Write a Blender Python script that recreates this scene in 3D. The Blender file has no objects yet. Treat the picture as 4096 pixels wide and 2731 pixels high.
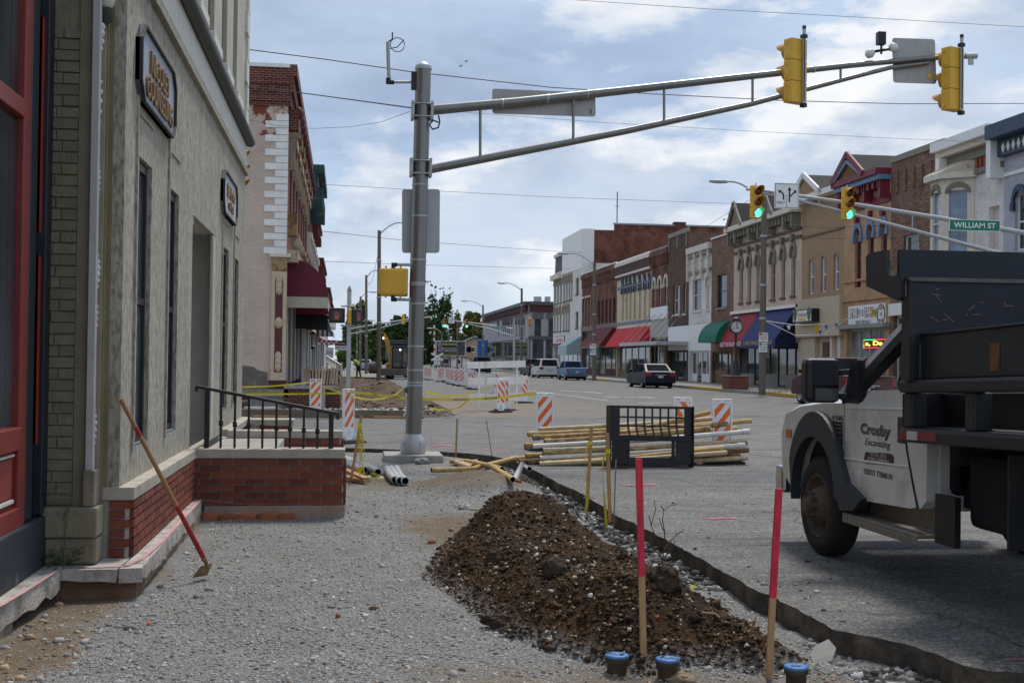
import bpy, bmesh, math, random
import numpy as np
from mathutils import Vector, Matrix, noise as mnoise
from mathutils.geometry import tessellate_polygon
random.seed(7); rng = np.random.default_rng(11)
sc = bpy.context.scene
COL = sc.collection
R = math.radians

# --- camera
FPX, PW, PH = 5000.0, 4096.0, 2731.0
CAM = np.array([0.0, 0.0, 1.56])
_yaw, _pitch, _roll = math.atan(668/5000), math.atan(75.5/5000), R(0.70)
FW = np.array([math.sin(_yaw)*math.cos(_pitch), math.cos(_yaw)*math.cos(_pitch), math.sin(_pitch)])
_r0 = np.array([math.cos(_yaw), -math.sin(_yaw), 0.0]); _u0 = np.cross(_r0, FW)
RT = math.cos(_roll)*_r0 + math.sin(_roll)*_u0
UP = -math.sin(_roll)*_r0 + math.cos(_roll)*_u0
cd = bpy.data.cameras.new('camera'); cam = bpy.data.objects.new('camera', cd); COL.objects.link(cam)
cd.sensor_width = 36.0; cd.lens = 36.0*FPX/PW; cd.clip_start = 0.05; cd.clip_end = 6000
m = Matrix.Identity(4)
for i in range(3):
    m[i][0], m[i][1], m[i][2], m[i][3] = RT[i], UP[i], -FW[i], CAM[i]
cam.matrix_world = m
sc.camera = cam

# --- sky, sun, exposure
SUN_EL, SUN_AZ = R(62), R(25)          # azimuth measured from the street direction (+Y) towards +X
w = bpy.data.worlds.new('World'); sc.world = w; w.use_nodes = True
nt = w.node_tree; nt.nodes.clear()
def N(tree, typ, **kw):
    n = tree.nodes.new(typ)
    for k, v in kw.items():
        if k in n.bl_rna.properties.keys(): setattr(n, k, v)
        else: n.inputs[k].default_value = v
    return n
def L(tree, a, b): tree.links.new(a, b)
def ramp(tree, fac, stops, interp='LINEAR'):
    n = tree.nodes.new('ShaderNodeValToRGB'); n.color_ramp.interpolation = interp
    el = n.color_ramp.elements
    while len(el) < len(stops): el.new(0.5)
    for e, (p, c) in zip(el, stops):
        e.position = p; e.color = (c, c, c, 1) if isinstance(c, (int, float)) else (*c, 1)
    tree.links.new(fac, n.inputs[0]); return n
def mixc(tree, fac, a, b, mode='MIX'):
    n = tree.nodes.new('ShaderNodeMix'); n.data_type = 'RGBA'; n.blend_type = mode
    for s, val in ((0, fac), (6, a), (7, b)):
        if hasattr(val, 'links'): tree.links.new(val, n.inputs[s])
        elif s == 0: n.inputs[0].default_value = val
        else: n.inputs[s].default_value = (*val, 1)
    return n.outputs[2]
def math_(tree, op, a, b=None, c=None):
    n = tree.nodes.new('ShaderNodeMath'); n.operation = op
    for i, val in enumerate((a, b, c)):
        if val is None: continue
        if hasattr(val, 'links'): tree.links.new(val, n.inputs[i])
        else: n.inputs[i].default_value = val
    return n.outputs[0]
tc = N(nt, 'ShaderNodeTexCoord')
sep = N(nt, 'ShaderNodeSeparateXYZ'); L(nt, tc.outputs['Generated'], sep.inputs[0])
den = math_(nt, 'ADD', math_(nt, 'MAXIMUM', sep.outputs[2], 0.0), 0.9)
px = math_(nt, 'DIVIDE', sep.outputs[0], den); py = math_(nt, 'DIVIDE', sep.outputs[1], den)
cmb = N(nt, 'ShaderNodeCombineXYZ'); L(nt, px, cmb.inputs[0]); L(nt, py, cmb.inputs[1])
L(nt, math_(nt, 'MULTIPLY', sep.outputs[2], 1.9), cmb.inputs[2])
sky = N(nt, 'ShaderNodeTexSky', sky_type='NISHITA', sun_disc=False, sun_elevation=SUN_EL, sun_rotation=SUN_AZ, air_density=1.0, dust_density=1.5, ozone_density=1.0)
def wnoise(scale, detail, off, dist=0.0, rough=.55):
    mp = N(nt, 'ShaderNodeMapping'); mp.inputs['Location'].default_value = off
    L(nt, cmb.outputs[0], mp.inputs[0])
    n = N(nt, 'ShaderNodeTexNoise'); n.inputs['Scale'].default_value = scale; n.inputs['Detail'].default_value = detail
    n.inputs['Roughness'].default_value = rough; n.inputs['Distortion'].default_value = dist
    L(nt, mp.outputs[0], n.inputs['Vector']); return n.outputs[0]
big = wnoise(1.5, 3, (3.1, 1.7, .4)); cum = wnoise(5.2, 10, (5.3, 2.2, 1.0), .0, .58); shd = wnoise(4.4, 7, (5.4, 2.3, 1.12))
greymask = ramp(nt, big, [(.36, .55), (.55, 1.0)]).outputs[0]
veil = ramp(nt, shd, [(.36, (1.9, 2.45, 3.4)), (.62, (2.85, 3.5, 4.45))]).outputs[0]
base = mixc(nt, greymask, sky.outputs[0], veil)
cmask = ramp(nt, cum, [(.49, 0), (.545, .8), (.68, 1)]).outputs[0]
ccol = ramp(nt, shd, [(.36, (2.7, 3.2, 4.0)), (.54, (5.0, 4.95, 4.9))]).outputs[0]
allc = mixc(nt, math_(nt, 'MULTIPLY', cmask, .92), base, ccol)
gm = ramp(nt, wnoise(3.4, 9, (1.3, 7.7, 2.6), .0, .56), [(.50, 0), (.56, .75), (.66, .9)]).outputs[0]
gcol = ramp(nt, shd, [(.38, (1.75, 2.2, 3.0)), (.6, (2.6, 3.15, 4.0))]).outputs[0]
allc = mixc(nt, gm, allc, gcol)
hz = ramp(nt, sep.outputs[2], [(0.0, .5), (.13, .0)]).outputs[0]
allc = mixc(nt, hz, allc, (3.9, 4.25, 4.7))
bg = N(nt, 'ShaderNodeBackground'); bg.inputs['Strength'].default_value = 0.1
L(nt, allc, bg.inputs[0]); wo = N(nt, 'ShaderNodeOutputWorld'); L(nt, bg.outputs[0], wo.inputs[0])

sl = bpy.data.lights.new('sun', 'SUN'); sl.energy = 1.5; sl.angle = R(12); sl.color = (1, .96, .9)
so = bpy.data.objects.new('sun', sl); COL.objects.link(so)
sd = Vector((math.sin(SUN_AZ)*math.cos(SUN_EL), math.cos(SUN_AZ)*math.cos(SUN_EL), math.sin(SUN_EL)))
so.rotation_euler = (-sd).to_track_quat('-Z', 'Y').to_euler(); so.location = (10, 10, 40)
vs = sc.view_settings; vs.view_transform = 'Standard'; vs.look = 'None'; vs.gamma = 1; vs.use_curve_mapping = False
vs.exposure = 1.05
sc.cycles.use_denoising = True; sc.cycles.max_bounces = 6; sc.cycles.transparent_max_bounces = 8

# --- helpers
def at(u, v, X=None, Y=None, Z=None):
    """world point seen at photograph position (u,v) on a plane of known depth, side or height"""
    d = FW*FPX + RT*(u-PW/2) - UP*(v-PH/2)
    if X is not None: t = (X-CAM[0])/d[0]
    elif Y is not None: t = (Y-CAM[1])/d[1]
    else: t = (Z-CAM[2])/d[2]
    return Vector(CAM + d*t)
def tag(o, label=None, cat=None, group=None, kind=None):
    if label: o['label'] = label
    if cat: o['category'] = cat
    if group: o['group'] = group
    if kind: o['kind'] = kind
    return o
def thing(name, label, cat, loc=(0, 0, 0), rotz=0, group=None, rot=None):
    o = bpy.data.objects.new(name, None); COL.objects.link(o); o.empty_display_size = .2
    o.location = loc; o.rotation_euler = rot if rot else (0, 0, rotz)
    return tag(o, label, cat, group)
class MB:
    def __init__(s): s.v = []; s.f = []; s.m = []; s.s = []
    def add(s, vs, fs, mat=0, smooth=False):
        o = len(s.v); s.v += [tuple(p) for p in vs]
        for f in fs: s.f.append(tuple(i+o for i in f)); s.m.append(mat); s.s.append(smooth)
        return s
    def box(s, x0, x1, y0, y1, z0, z1, mat=0, M=None):
        p = [(x, y, z) for z in (z0, z1) for y in (y0, y1) for x in (x0, x1)]
        if M is not None: p = [M @ Vector(q) for q in p]
        return s.add(p, [(0, 2, 3, 1), (4, 5, 7, 6), (0, 1, 5, 4), (1, 3, 7, 5), (3, 2, 6, 7), (2, 0, 4, 6)], mat)
    def bar(s, p0, p1, w, h, mat=0, up=(0, 0, 1)):
        p0, p1 = Vector(p0), Vector(p1); d = (p1-p0).normalized(); up = Vector(up)
        if abs(d.dot(up)) > .95: up = Vector((1, 0, 0))
        a = d.cross(up).normalized()*(w/2); b = a.cross(d).normalized()*(h/2)
        q = [p0-a-b, p0+a-b, p0+a+b, p0-a+b, p1-a-b, p1+a-b, p1+a+b, p1-a+b]
        return s.add(q, [(0, 1, 2, 3)[::-1], (4, 5, 6, 7), (0, 1, 5, 4), (1, 2, 6, 5), (2, 3, 7, 6), (3, 0, 4, 7)], mat)
    def tube(s, pts, r, n=10, mat=0, caps=True, closed=False, capmat=None, hollow=0):
        pts = [Vector(p) for p in pts]; k = len(pts); rr = r if isinstance(r, (list, tuple)) else [r]*k
        rings = []; prev = None
        for i, p in enumerate(pts):
            if closed: d = (pts[(i+1) % k]-pts[i-1]).normalized()
            else: d = (pts[min(i+1, k-1)]-pts[max(i-1, 0)]).normalized()
            if prev is None:
                a = d.cross(Vector((0, 0, 1)))
                if a.length < .1: a = d.cross(Vector((1, 0, 0)))
            else: a = prev - d*prev.dot(d)
            a.normalize(); prev = a; b = d.cross(a)
            rings.append([p + (a*math.cos(2*math.pi*j/n) + b*math.sin(2*math.pi*j/n))*rr[i] for j in range(n)])
        vs = [q for g in rings for q in g]; fs = []
        for i in range(k if closed else k-1):
            i2 = (i+1) % k
            for j in range(n):
                j2 = (j+1) % n
                fs.append((i*n+j, i*n+j2, i2*n+j2, i2*n+j))
        s.add(vs, fs, mat, True)
        if caps and not closed:
            cm = mat if capmat is None else capmat
            for g, rev, dd in ((rings[0], True, (pts[1]-pts[0]).normalized()), (rings[-1], False, (pts[-2]-pts[-1]).normalized())):
                if hollow:
                    c = sum(g, Vector())/n
                    inn = [c+(q-c)*.8 for q in g]; deep = [q+dd*hollow for q in inn]
                    f1 = [(j, (j+1) % n, n+(j+1) % n, n+j) for j in range(n)]
                    f2 = [(n+j, n+(j+1) % n, 2*n+(j+1) % n, 2*n+j) for j in range(n)]
                    s.add(list(g)+inn+deep, [f if not rev else f[::-1] for f in f1], mat)
                    s.add(list(g)+inn+deep, [f if not rev else f[::-1] for f in f2]+[tuple(range(2*n, 3*n)) if not rev else tuple(range(2*n, 3*n))[::-1]], cm)
                else:
                    s.add(g, [tuple(range(n))[::-1] if rev else tuple(range(n))], cm)
        return s
    def lathe(s, prof, c=(0, 0, 0), n=20, mat=0, M=None, smooth=True, caps=True):
        c = Vector(c); vs = []
        for (r, z) in prof:
            for j in range(n):
                q = Vector((r*math.cos(2*math.pi*j/n), r*math.sin(2*math.pi*j/n), z))
                vs.append((M @ q if M is not None else q) + c)
        fs = [(i*n+j, i*n+(j+1) % n, (i+1)*n+(j+1) % n, (i+1)*n+j) for i in range(len(prof)-1) for j in range(n)]
        s.add(vs, fs, mat, smooth)
        if caps:
            if prof[0][0] > 1e-4: s.add(vs[:n], [tuple(range(n))[::-1]], mat)
            if prof[-1][0] > 1e-4: s.add(vs[-n:], [tuple(range(n))], mat)
        return s
    def prism(s, poly, fn, d0, d1, mat=0, sidemat=None, smooth=False):
        """extrude a 2-D outline; fn(a,b,d) gives the 3-D point"""
        k = len(poly); A = [fn(a, b, d0) for a, b in poly]; B = [fn(a, b, d1) for a, b in poly]
        tris = tessellate_polygon([[Vector((a, b, 0)) for a, b in poly]])
        s.add(A, [t for t in tris], mat); s.add(B, [t[::-1] for t in tris], mat)
        s.add(A+B, [(i, (i+1) % k, k+(i+1) % k, k+i) for i in range(k)], mat if sidemat is None else sidemat, smooth)
        return s
    def build(s, name, mats, parent=None, local=False, kind=None, bevel=0, fixn=True):
        me = bpy.data.meshes.new(name); me.from_pydata(s.v, [], s.f)
        if not isinstance(mats, (list, tuple)): mats = [mats]
        for mt in mats: me.materials.append(mt)
        me.polygons.foreach_set('material_index', s.m); me.polygons.foreach_set('use_smooth', s.s)
        if fixn:
            bm = bmesh.new(); bm.from_mesh(me); bmesh.ops.recalc_face_normals(bm, faces=bm.faces); bm.to_mesh(me); bm.free()
        me.update()
        o = bpy.data.objects.new(name, me); COL.objects.link(o)
        if parent is not None: put(o, parent, local)
        if kind: o['kind'] = kind
        if bevel:
            b = o.modifiers.new('bevel', 'BEVEL'); b.width = bevel; b.segments = 2; b.limit_method = 'ANGLE'; b.angle_limit = R(40)
        return o
def put(o, parent, local=False):
    o.parent = parent
    if not local and parent.type == 'EMPTY': o.matrix_parent_inverse = Matrix.LocRotScale(parent.location, parent.rotation_euler, None).inverted()
def inst(me_obj, name, parent, M, local=False):
    """a piece sharing mesh data; M is its placement"""
    o = bpy.data.objects.new(name, me_obj.data if hasattr(me_obj, 'data') else me_obj); COL.objects.link(o)
    put(o, parent, local); o.matrix_local = M if local else M
    if not local:
        o.matrix_parent_inverse = Matrix.LocRotScale(parent.location, parent.rotation_euler, None).inverted() if parent.type == 'EMPTY' else Matrix.Identity(4)
        o.matrix_basis = M
    return o
def copy_tree(o, parent=None):
    c = o.copy(); COL.objects.link(c)
    if parent is not None: c.parent = parent
    for ch in [q for q in ALLCH(o)]: copy_tree(ch, c)
    return c
def ALLCH(o): return [q for q in list(COL.objects) if q.parent == o]
def lerp(a, b, t): return a+(b-a)*t
def vl(a, b, t): return Vector(a).lerp(Vector(b), t)

# --- materials
MAT = {}
def pm(name, col, rough=.7, var=.18, scale=6, bump=.0, bscale=60, metal=0, col2=None, cmix=(.45, .62), cscale=3, spec=.4, island=0, coat=0, stretch=None):
    if name in MAT: return MAT[name]
    mt = bpy.data.materials.new(name); mt.use_nodes = True; t = mt.node_tree; b = t.nodes['Principled BSDF']
    co = N(t, 'ShaderNodeTexCoord').outputs['Object']
    if stretch:
        mp = N(t, 'ShaderNodeMapping'); mp.inputs['Scale'].default_value = stretch; L(t, co, mp.inputs[0]); co = mp.outputs[0]
    n1 = N(t, 'ShaderNodeTexNoise'); n1.inputs['Scale'].default_value = scale; n1.inputs['Detail'].default_value = 6; L(t, co, n1.inputs['Vector'])
    k = ramp(t, n1.outputs[0], [(.25, 1-var), (.75, 1+var)]).outputs[0]
    c = col
    if col2 is not None:
        n2 = N(t, 'ShaderNodeTexNoise'); n2.inputs['Scale'].default_value = cscale; n2.inputs['Detail'].default_value = 7; n2.inputs['Roughness'].default_value = .62; L(t, co, n2.inputs['Vector'])
        c = mixc(t, ramp(t, n2.outputs[0], [(cmix[0], 0), (cmix[1], 1)]).outputs[0], col, col2)
    c = mixc(t, 1.0, c, k, 'MULTIPLY')
    if island:
        g = N(t, 'ShaderNodeNewGeometry'); oi = N(t, 'ShaderNodeObjectInfo')
        rnd = math_(t, 'FRACT', math_(t, 'ADD', g.outputs['Random Per Island'], oi.outputs['Random']))
        c = mixc(t, 1.0, c, ramp(t, rnd, [(0, 1-island), (1, 1+island)]).outputs[0], 'MULTIPLY')
    L(t, c, b.inputs['Base Color']); b.inputs['Roughness'].default_value = rough; b.inputs['Metallic'].default_value = metal
    b.inputs['Specular IOR Level'].default_value = spec; b.inputs['Coat Weight'].default_value = coat
    if bump:
        n3 = N(t, 'ShaderNodeTexNoise'); n3.inputs['Scale'].default_value = bscale; n3.inputs['Detail'].default_value = 5; L(t, co, n3.inputs['Vector'])
        bp = N(t, 'ShaderNodeBump'); bp.inputs['Strength'].default_value = bump; bp.inputs['Distance'].default_value = .02
        L(t, n3.outputs[0], bp.inputs['Height']); L(t, bp.outputs[0], b.inputs['Normal'])
    MAT[name] = mt; return mt
def glow(name, col, strength):
    if name in MAT: return MAT[name]
    mt = bpy.data.materials.new(name); mt.use_nodes = True; b = mt.node_tree.nodes['Principled BSDF']
    b.inputs['Base Color'].default_value = (*col, 1); b.inputs['Emission Color'].default_value = (*col, 1); b.inputs['Emission Strength'].default_value = strength
    MAT[name] = mt; return mt
def glassm(name, col=(.02, .025, .03), rough=.04, alpha=None, spec=.7):
    if name in MAT: return MAT[name]
    mt = bpy.data.materials.new(name); mt.use_nodes = True; t = mt.node_tree; b = t.nodes['Principled BSDF']
    n = N(t, 'ShaderNodeTexNoise'); n.inputs['Scale'].default_value = .8; n.inputs['Detail'].default_value = 3
    L(t, N(t, 'ShaderNodeTexCoord').outputs['Object'], n.inputs['Vector'])
    c = mixc(t, ramp(t, n.outputs[0], [(.35, 0), (.7, 1)]).outputs[0], col, tuple(min(1, x*2.6+.01) for x in col))
    L(t, c, b.inputs['Base Color']); b.inputs['Roughness'].default_value = rough; b.inputs['Specular IOR Level'].default_value = spec
    if alpha is not None: b.inputs['Alpha'].default_value = alpha
    MAT[name] = mt; return mt
def brickm(name, col, mortar, bw=.215, bh=.075, ms=.012, var=.25, stain=None, stain_rng=(.5, .68), rough=.85, bump=.5, stain_scale=.5, wash=.35):
    """brick courses for walls too far away to build piece by piece"""
    if name in MAT: return MAT[name]
    mt = bpy.data.materials.new(name); mt.use_nodes = True; t = mt.node_tree; b = t.nodes['Principled BSDF']
    co = N(t, 'ShaderNodeTexCoord').outputs['Object']; g = N(t, 'ShaderNodeNewGeometry')
    s = N(t, 'ShaderNodeSeparateXYZ'); L(t, co, s.inputs[0]); ns = N(t, 'ShaderNodeSeparateXYZ'); L(t, g.outputs['True Normal'], ns.inputs[0])
    fx = math_(t, 'GREATER_THAN', math_(t, 'ABSOLUTE', ns.outputs[0]), .6)
    a = N(t, 'ShaderNodeMix'); L(t, fx, a.inputs[0]); L(t, s.outputs[0], a.inputs[2]); L(t, s.outputs[1], a.inputs[3])
    cv = N(t, 'ShaderNodeCombineXYZ'); L(t, a.outputs[0], cv.inputs[0]); L(t, s.outputs[2], cv.inputs[1])
    br = N(t, 'ShaderNodeTexBrick'); L(t, cv.outputs[0], br.inputs['Vector'])
    br.inputs['Scale'].default_value = 1; br.inputs['Brick Width'].default_value = bw; br.inputs['Row Height'].default_value = bh
    br.inputs['Mortar Size'].default_value = ms; br.inputs['Mortar Smooth'].default_value = .3
    br.inputs['Color1'].default_value = (*[x*(1-var) for x in col], 1); br.inputs['Color2'].default_value = (*[min(1, x*(1+var)) for x in col], 1); br.inputs['Mortar'].default_value = (*mortar, 1)
    n1 = N(t, 'ShaderNodeTexNoise'); n1.inputs['Scale'].default_value = .9; n1.inputs['Detail'].default_value = 8; n1.inputs['Roughness'].default_value = .65; L(t, co, n1.inputs['Vector'])
    c = mixc(t, 1.0, br.outputs[0], ramp(t, n1.outputs[0], [(.3, 1-wash), (.72, 1+wash*.6)]).outputs[0], 'MULTIPLY')
    if stain is not None:
        n2 = N(t, 'ShaderNodeTexNoise'); n2.inputs['Scale'].default_value = stain_scale; n2.inputs['Detail'].default_value = 9; n2.inputs['Roughness'].default_value = .7; L(t, co, n2.inputs['Vector'])
        c = mixc(t, ramp(t, n2.outputs[0], [(stain_rng[0], 0), (stain_rng[1], 1)]).outputs[0], c, stain)
    L(t, c, b.inputs['Base Color']); b.inputs['Roughness'].default_value = rough; b.inputs['Specular IOR Level'].default_value = .25
    bp = N(t, 'ShaderNodeBump'); bp.inputs['Strength'].default_value = bump; bp.inputs['Distance'].default_value = .01
    L(t, math_(t, 'SUBTRACT', 1.0, br.outputs[1]), bp.inputs['Height']); L(t, bp.outputs[0], b.inputs['Normal'])
    MAT[name] = mt; return mt
STEEL = pm('galvanised_steel', (.21, .205, .195), .36, .12, 3, .05, 90, metal=.75, stretch=(3, 3, .4))
GALV = pm('pale_galvanised', (.42, .43, .43), .5, .1, 5, metal=.5)
BLACKP = pm('black_paint', (.012, .012, .014), .38, .2, 5)
RUBBER = pm('black_rubber', (.022, .022, .022), .8, .25, 9, .2, 50)
YELLOW = pm('signal_yellow', (.74, .42, .045), .5, .1, 4)
WHITEP = pm('white_plastic', (.84, .85, .88), .45, .07, 6, col2=(.5, .5, .48), cmix=(.6, .75), cscale=9)
ORANGE = pm('orange_sheeting', (.85, .16, .015), .4, .06, 20)
CONC = pm('concrete', (.33, .31, .28), .9, .15, 7, .35, 70, col2=(.22, .2, .18), cmix=(.5, .7), cscale=4)
LIME = pm('limestone_cap', (.40, .36, .30), .85, .12, 5, .25, 80, col2=(.27, .24, .2), cmix=(.52, .7), cscale=6)
WOOD = pm('stake_wood', (.42, .25, .12), .8, .2, 5, .2, 40, stretch=(14, 14, 1.2))
WOODG = pm('grey_plank', (.18, .145, .11), .85, .25, 5, .3, 40, col2=(.27, .2, .125), cmix=(.42, .6), cscale=2, stretch=(10, 10, 1), island=.3)
WIRE = pm('wire_black', (.02, .02, .022), .6, .1)
ASPH_CRUMB = pm('asphalt_crumbs', (.05, .047, .043), .95, .4, 20, .6, 60)
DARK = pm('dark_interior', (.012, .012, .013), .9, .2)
GLASS = glassm('window_glass')
GLASSB = glassm('sky_glass', (.10, .13, .17), .03)
TAPE = pm('caution_yellow', (.66, .53, .03), .45, .12, 9)
BLACKINK = pm('black_ink', (.015, .015, .015), .6, .1)
WHITEINK = pm('white_ink', (.8, .8, .78), .6, .05)
def part_box(name, mt, parent, *b): q = MB(); q.box(*b); return q.build(name, mt, parent)
def text(body, height, origin, xd, up, mt, parent, name='lettering', width=None, depth=.004, local=False, shear=0.0, bold=0.0, align='CENTER'):
    cu = bpy.data.curves.new(name, 'FONT'); cu.body = body; cu.size = 1; cu.align_x = align; cu.align_y = 'CENTER'; cu.extrude = .0; cu.shear = shear; cu.offset = bold; cu.resolution_u = 3
    o = bpy.data.objects.new(name, cu); COL.objects.link(o)
    dg = bpy.context.evaluated_depsgraph_get(); me = bpy.data.meshes.new_from_object(o.evaluated_get(dg))
    bpy.data.objects.remove(o); bpy.data.curves.remove(cu)
    xs = [v.co.x for v in me.vertices]; ys = [v.co.y for v in me.vertices]
    sy = height/max(.2, (max(ys)-min(ys))); sx = sy if width is None else width/max(1e-3, max(xs)-min(xs))
    cx, cy = (max(xs)+min(xs))/2, (max(ys)+min(ys))/2
    xd = Vector(xd).normalized(); up = Vector(up).normalized(); nn = xd.cross(up); O = Vector(origin)
    mb = MB(); vs0 = [O + xd*((v.co.x-cx)*sx) + up*((v.co.y-cy)*sy) for v in me.vertices]
    fs = [tuple(p.vertices) for p in me.polygons]
    bm = bmesh.new(); bm.from_mesh(me); eb = [(e.verts[0].index, e.verts[1].index) for e in bm.edges if e.is_boundary]; bm.free()
    n = len(vs0); vs1 = [v+nn*depth for v in vs0]
    mb.add(vs1, fs); mb.add(vs0+vs1, [(a, b, n+b, n+a) for a, b in eb])
    bpy.data.meshes.remove(me)
    return mb.build(name, mt, parent, local)

# --- the setting: ground, road, lot
def attr_mat(name, build):
    mt = bpy.data.materials.new(name); mt.use_nodes = True; build(mt.node_tree, mt.node_tree.nodes['Principled BSDF']); MAT[name] = mt; return mt
def asphalt(t, b):
    co = N(t, 'ShaderNodeTexCoord').outputs['Object']
    def nz(scale, detail=5, st=None, rough=.55, dist=0):
        v = co
        if st: mp = N(t, 'ShaderNodeMapping'); mp.inputs['Scale'].default_value = st; L(t, co, mp.inputs[0]); v = mp.outputs[0]
        n = N(t, 'ShaderNodeTexNoise'); n.inputs['Scale'].default_value = scale; n.inputs['Detail'].default_value = detail; n.inputs['Roughness'].default_value = rough; n.inputs['Distortion'].default_value = dist; L(t, v, n.inputs['Vector']); return n.outputs[0]
    fine = nz(48, 4, rough=.7); mid = nz(1.3, 8, rough=.65); streak = nz(1.0, 6, (.35, 2.6, 1), .6, .6); streak2 = nz(1.6, 7, (.25, 3.2, 1), .7, 1.2)
    c = mixc(t, ramp(t, mid, [(.3, 0), (.7, 1)]).outputs[0], (.105, .101, .095), (.168, .162, .152))
    vg = N(t, 'ShaderNodeTexVoronoi'); vg.inputs['Scale'].default_value = 60; L(t, co, vg.inputs['Vector']); sg_ = N(t, 'ShaderNodeSeparateColor'); L(t, vg.outputs['Color'], sg_.inputs[0])
    c = mixc(t, 1, c, ramp(t, sg_.outputs[0], [(0, .45), (.5, .95), (.9, 1.35), (1, 2.1)]).outputs[0], 'MULTIPLY')
    c = mixc(t, 1, c, ramp(t, fine, [(.3, .6), (.7, 1.45)]).outputs[0], 'MULTIPLY')
    c = mixc(t, ramp(t, streak, [(.52, 0), (.68, .6)]).outputs[0], c, (.05, .048, .046))
    c = mixc(t, ramp(t, streak2, [(.57, 0), (.64, .65)]).outputs[0], c, (.045, .045, .045))
    for sc_, wd, amt in ((.16, .006, .85), (.45, .009, .6)):
        wv = N(t, 'ShaderNodeTexNoise'); wv.inputs['Scale'].default_value = 1.2; wv.inputs['Detail'].default_value = 6; L(t, co, wv.inputs['Vector'])
        ad = N(t, 'ShaderNodeVectorMath', operation='MULTIPLY_ADD'); L(t, wv.outputs['Color'], ad.inputs[0]); ad.inputs[1].default_value = (.9, .9, 0); L(t, co, ad.inputs[2])
        vo = N(t, 'ShaderNodeTexVoronoi', feature='DISTANCE_TO_EDGE'); vo.inputs['Scale'].default_value = sc_; L(t, ad.outputs[0], vo.inputs['Vector'])
        k = ramp(t, vo.outputs['Distance'], [(0, amt), (wd, 0)]).outputs[0]
        k = math_(t, 'MULTIPLY', k, ramp(t, nz(.35, 4), [(.45, 0), (.55, 1)]).outputs[0])
        c = mixc(t, k, c, (.025, .025, .026))
    at_ = N(t, 'ShaderNodeVertexColor', layer_name='dust'); s3 = N(t, 'ShaderNodeSeparateColor'); L(t, at_.outputs[0], s3.inputs[0])
    k = math_(t, 'MULTIPLY', s3.outputs[0], ramp(t, nz(.7, 7, (1, .5, 1), .7), [(.35, .1), (.6, .95)]).outputs[0])
    c = mixc(t, k, c, (.2, .15, .098))
    L(t, c, b.inputs['Base Color']); b.inputs['Roughness'].default_value = .82; b.inputs['Specular IOR Level'].default_value = .35
    bp = N(t, 'ShaderNodeBump'); bp.inputs['Strength'].default_value = .8; bp.inputs['Distance'].default_value = .015
    L(t, math_(t, 'ADD', fine, math_(t, 'MULTIPLY', mid, .5)), bp.inputs['Height']); L(t, bp.outputs[0], b.inputs['Normal'])
ASPH = attr_mat('asphalt', asphalt)
ASPHSIDE = pm('asphalt_edge', (.055, .047, .038), .95, .4, 6, .9, 30, col2=(.13, .10, .07), cmix=(.4, .65), cscale=5)

grd = MB(); grd.add([(-900, -60, -.45), (900, -60, -.45), (900, 2500, -.45), (-900, 2500, -.45)], [(0, 1, 2, 3)])
grd.build('ground', pm('earth', (.16, .13, .09), .95, .3, .2, col2=(.07, .1, .035), cmix=(.4, .6), cscale=.05), kind='structure')

edge_px = [(4096, 2690), (3970, 2684), (3856, 2660), (3740, 2612), (3626, 2574), (3480, 2545), (3343, 2518), (3230, 2462), (3111, 2394), (3016, 2355), (2915, 2297), (2820, 2242), (2710, 2182), (2600, 2124), (2459, 2055), (2390, 2013), (2306, 1963), (2240, 1935), (2173, 1899), (2110, 1864), (2047, 1840), (1964, 1822), (1870, 1812), (1780, 1807), (1660, 1801), (1549, 1796), (1450, 1793), (1350, 1789)]
edge = [at(u, v, Z=0) for u, v in edge_px]
fine_edge = []
for a, b in zip(edge[:-1], edge[1:]):
    k = max(2, int((b-a).length/.07))
    for i in range(k):
        p = vl(a, b, i/k); j = mnoise.noise((p.x*3.1, p.y*3.1, 1.3))*.015 + mnoise.noise((p.x*11, p.y*11, 4.1))*.022 + mnoise.noise((p.x*30, p.y*30, 7))*.018
        d = (b-a).normalized(); nrm = Vector((-d.y, d.x, 0)); fine_edge.append(p+nrm*j)
fine_edge.append(edge[-1])
EDGE = np.array([[p.x, p.y] for p in fine_edge])
y_near = edge[-1].y
outer = [Vector((9.5, 5.9, 0)), ]
road_poly = [Vector((60, 5.9, 0)), Vector((9.5, 5.9, 0))] + fine_edge + [Vector((-40, y_near, 0)), Vector((-40, 33.0, 0)), Vector((-1, 33.0, 0)), Vector((1.6, 33.1, 0)), Vector((2.6, 33.8, 0)), Vector((3.1, 35.2, 0)), Vector((3.2, 38, 0)), Vector((3.2, 160, 0)), Vector((-60, 160, 0)), Vector((-60, 173, 0)), Vector((3.2, 173, 0)), Vector((3.2, 420, 0)),
             Vector((20.4, 420, 0)), Vector((20.4, 173, 0)), Vector((80, 173, 0)), Vector((80, 160, 0)), Vector((20.4, 160, 0)), Vector((20.4, 44, 0)), Vector((22.5, 42.3, 0)), Vector((60, 42.3, 0))]
rm = MB(); k = len(road_poly)
tris = tessellate_polygon([road_poly]); rm.add(road_poly, tris)
rm.add(road_poly + [p + Vector((0, 0, -.26)) + Vector((mnoise.noise(p*9)*.03, mnoise.noise(p*8)*.03, 0)) for p in road_poly], [(i, (i+1) % k, k+(i+1) % k, k+i) for i in range(k)], 1)
road = rm.build('road', [ASPH, ASPHSIDE], kind='structure')
ca = road.data.color_attributes.new('dust', 'FLOAT_COLOR', 'CORNER')
ca.data.foreach_set('color', np.tile([0, 0, 0, 1], len(ca.data)).astype(np.float32))
dm = MB(); nx, ny = 40, 40
dx0, dx1, dy0, dy1 = 3.25, 12, 33.5, 60
vs_ = [(lerp(dx0, dx1, i/nx), lerp(dy0, dy1, j/ny), .004) for j in range(ny+1) for i in range(nx+1)]
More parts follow.
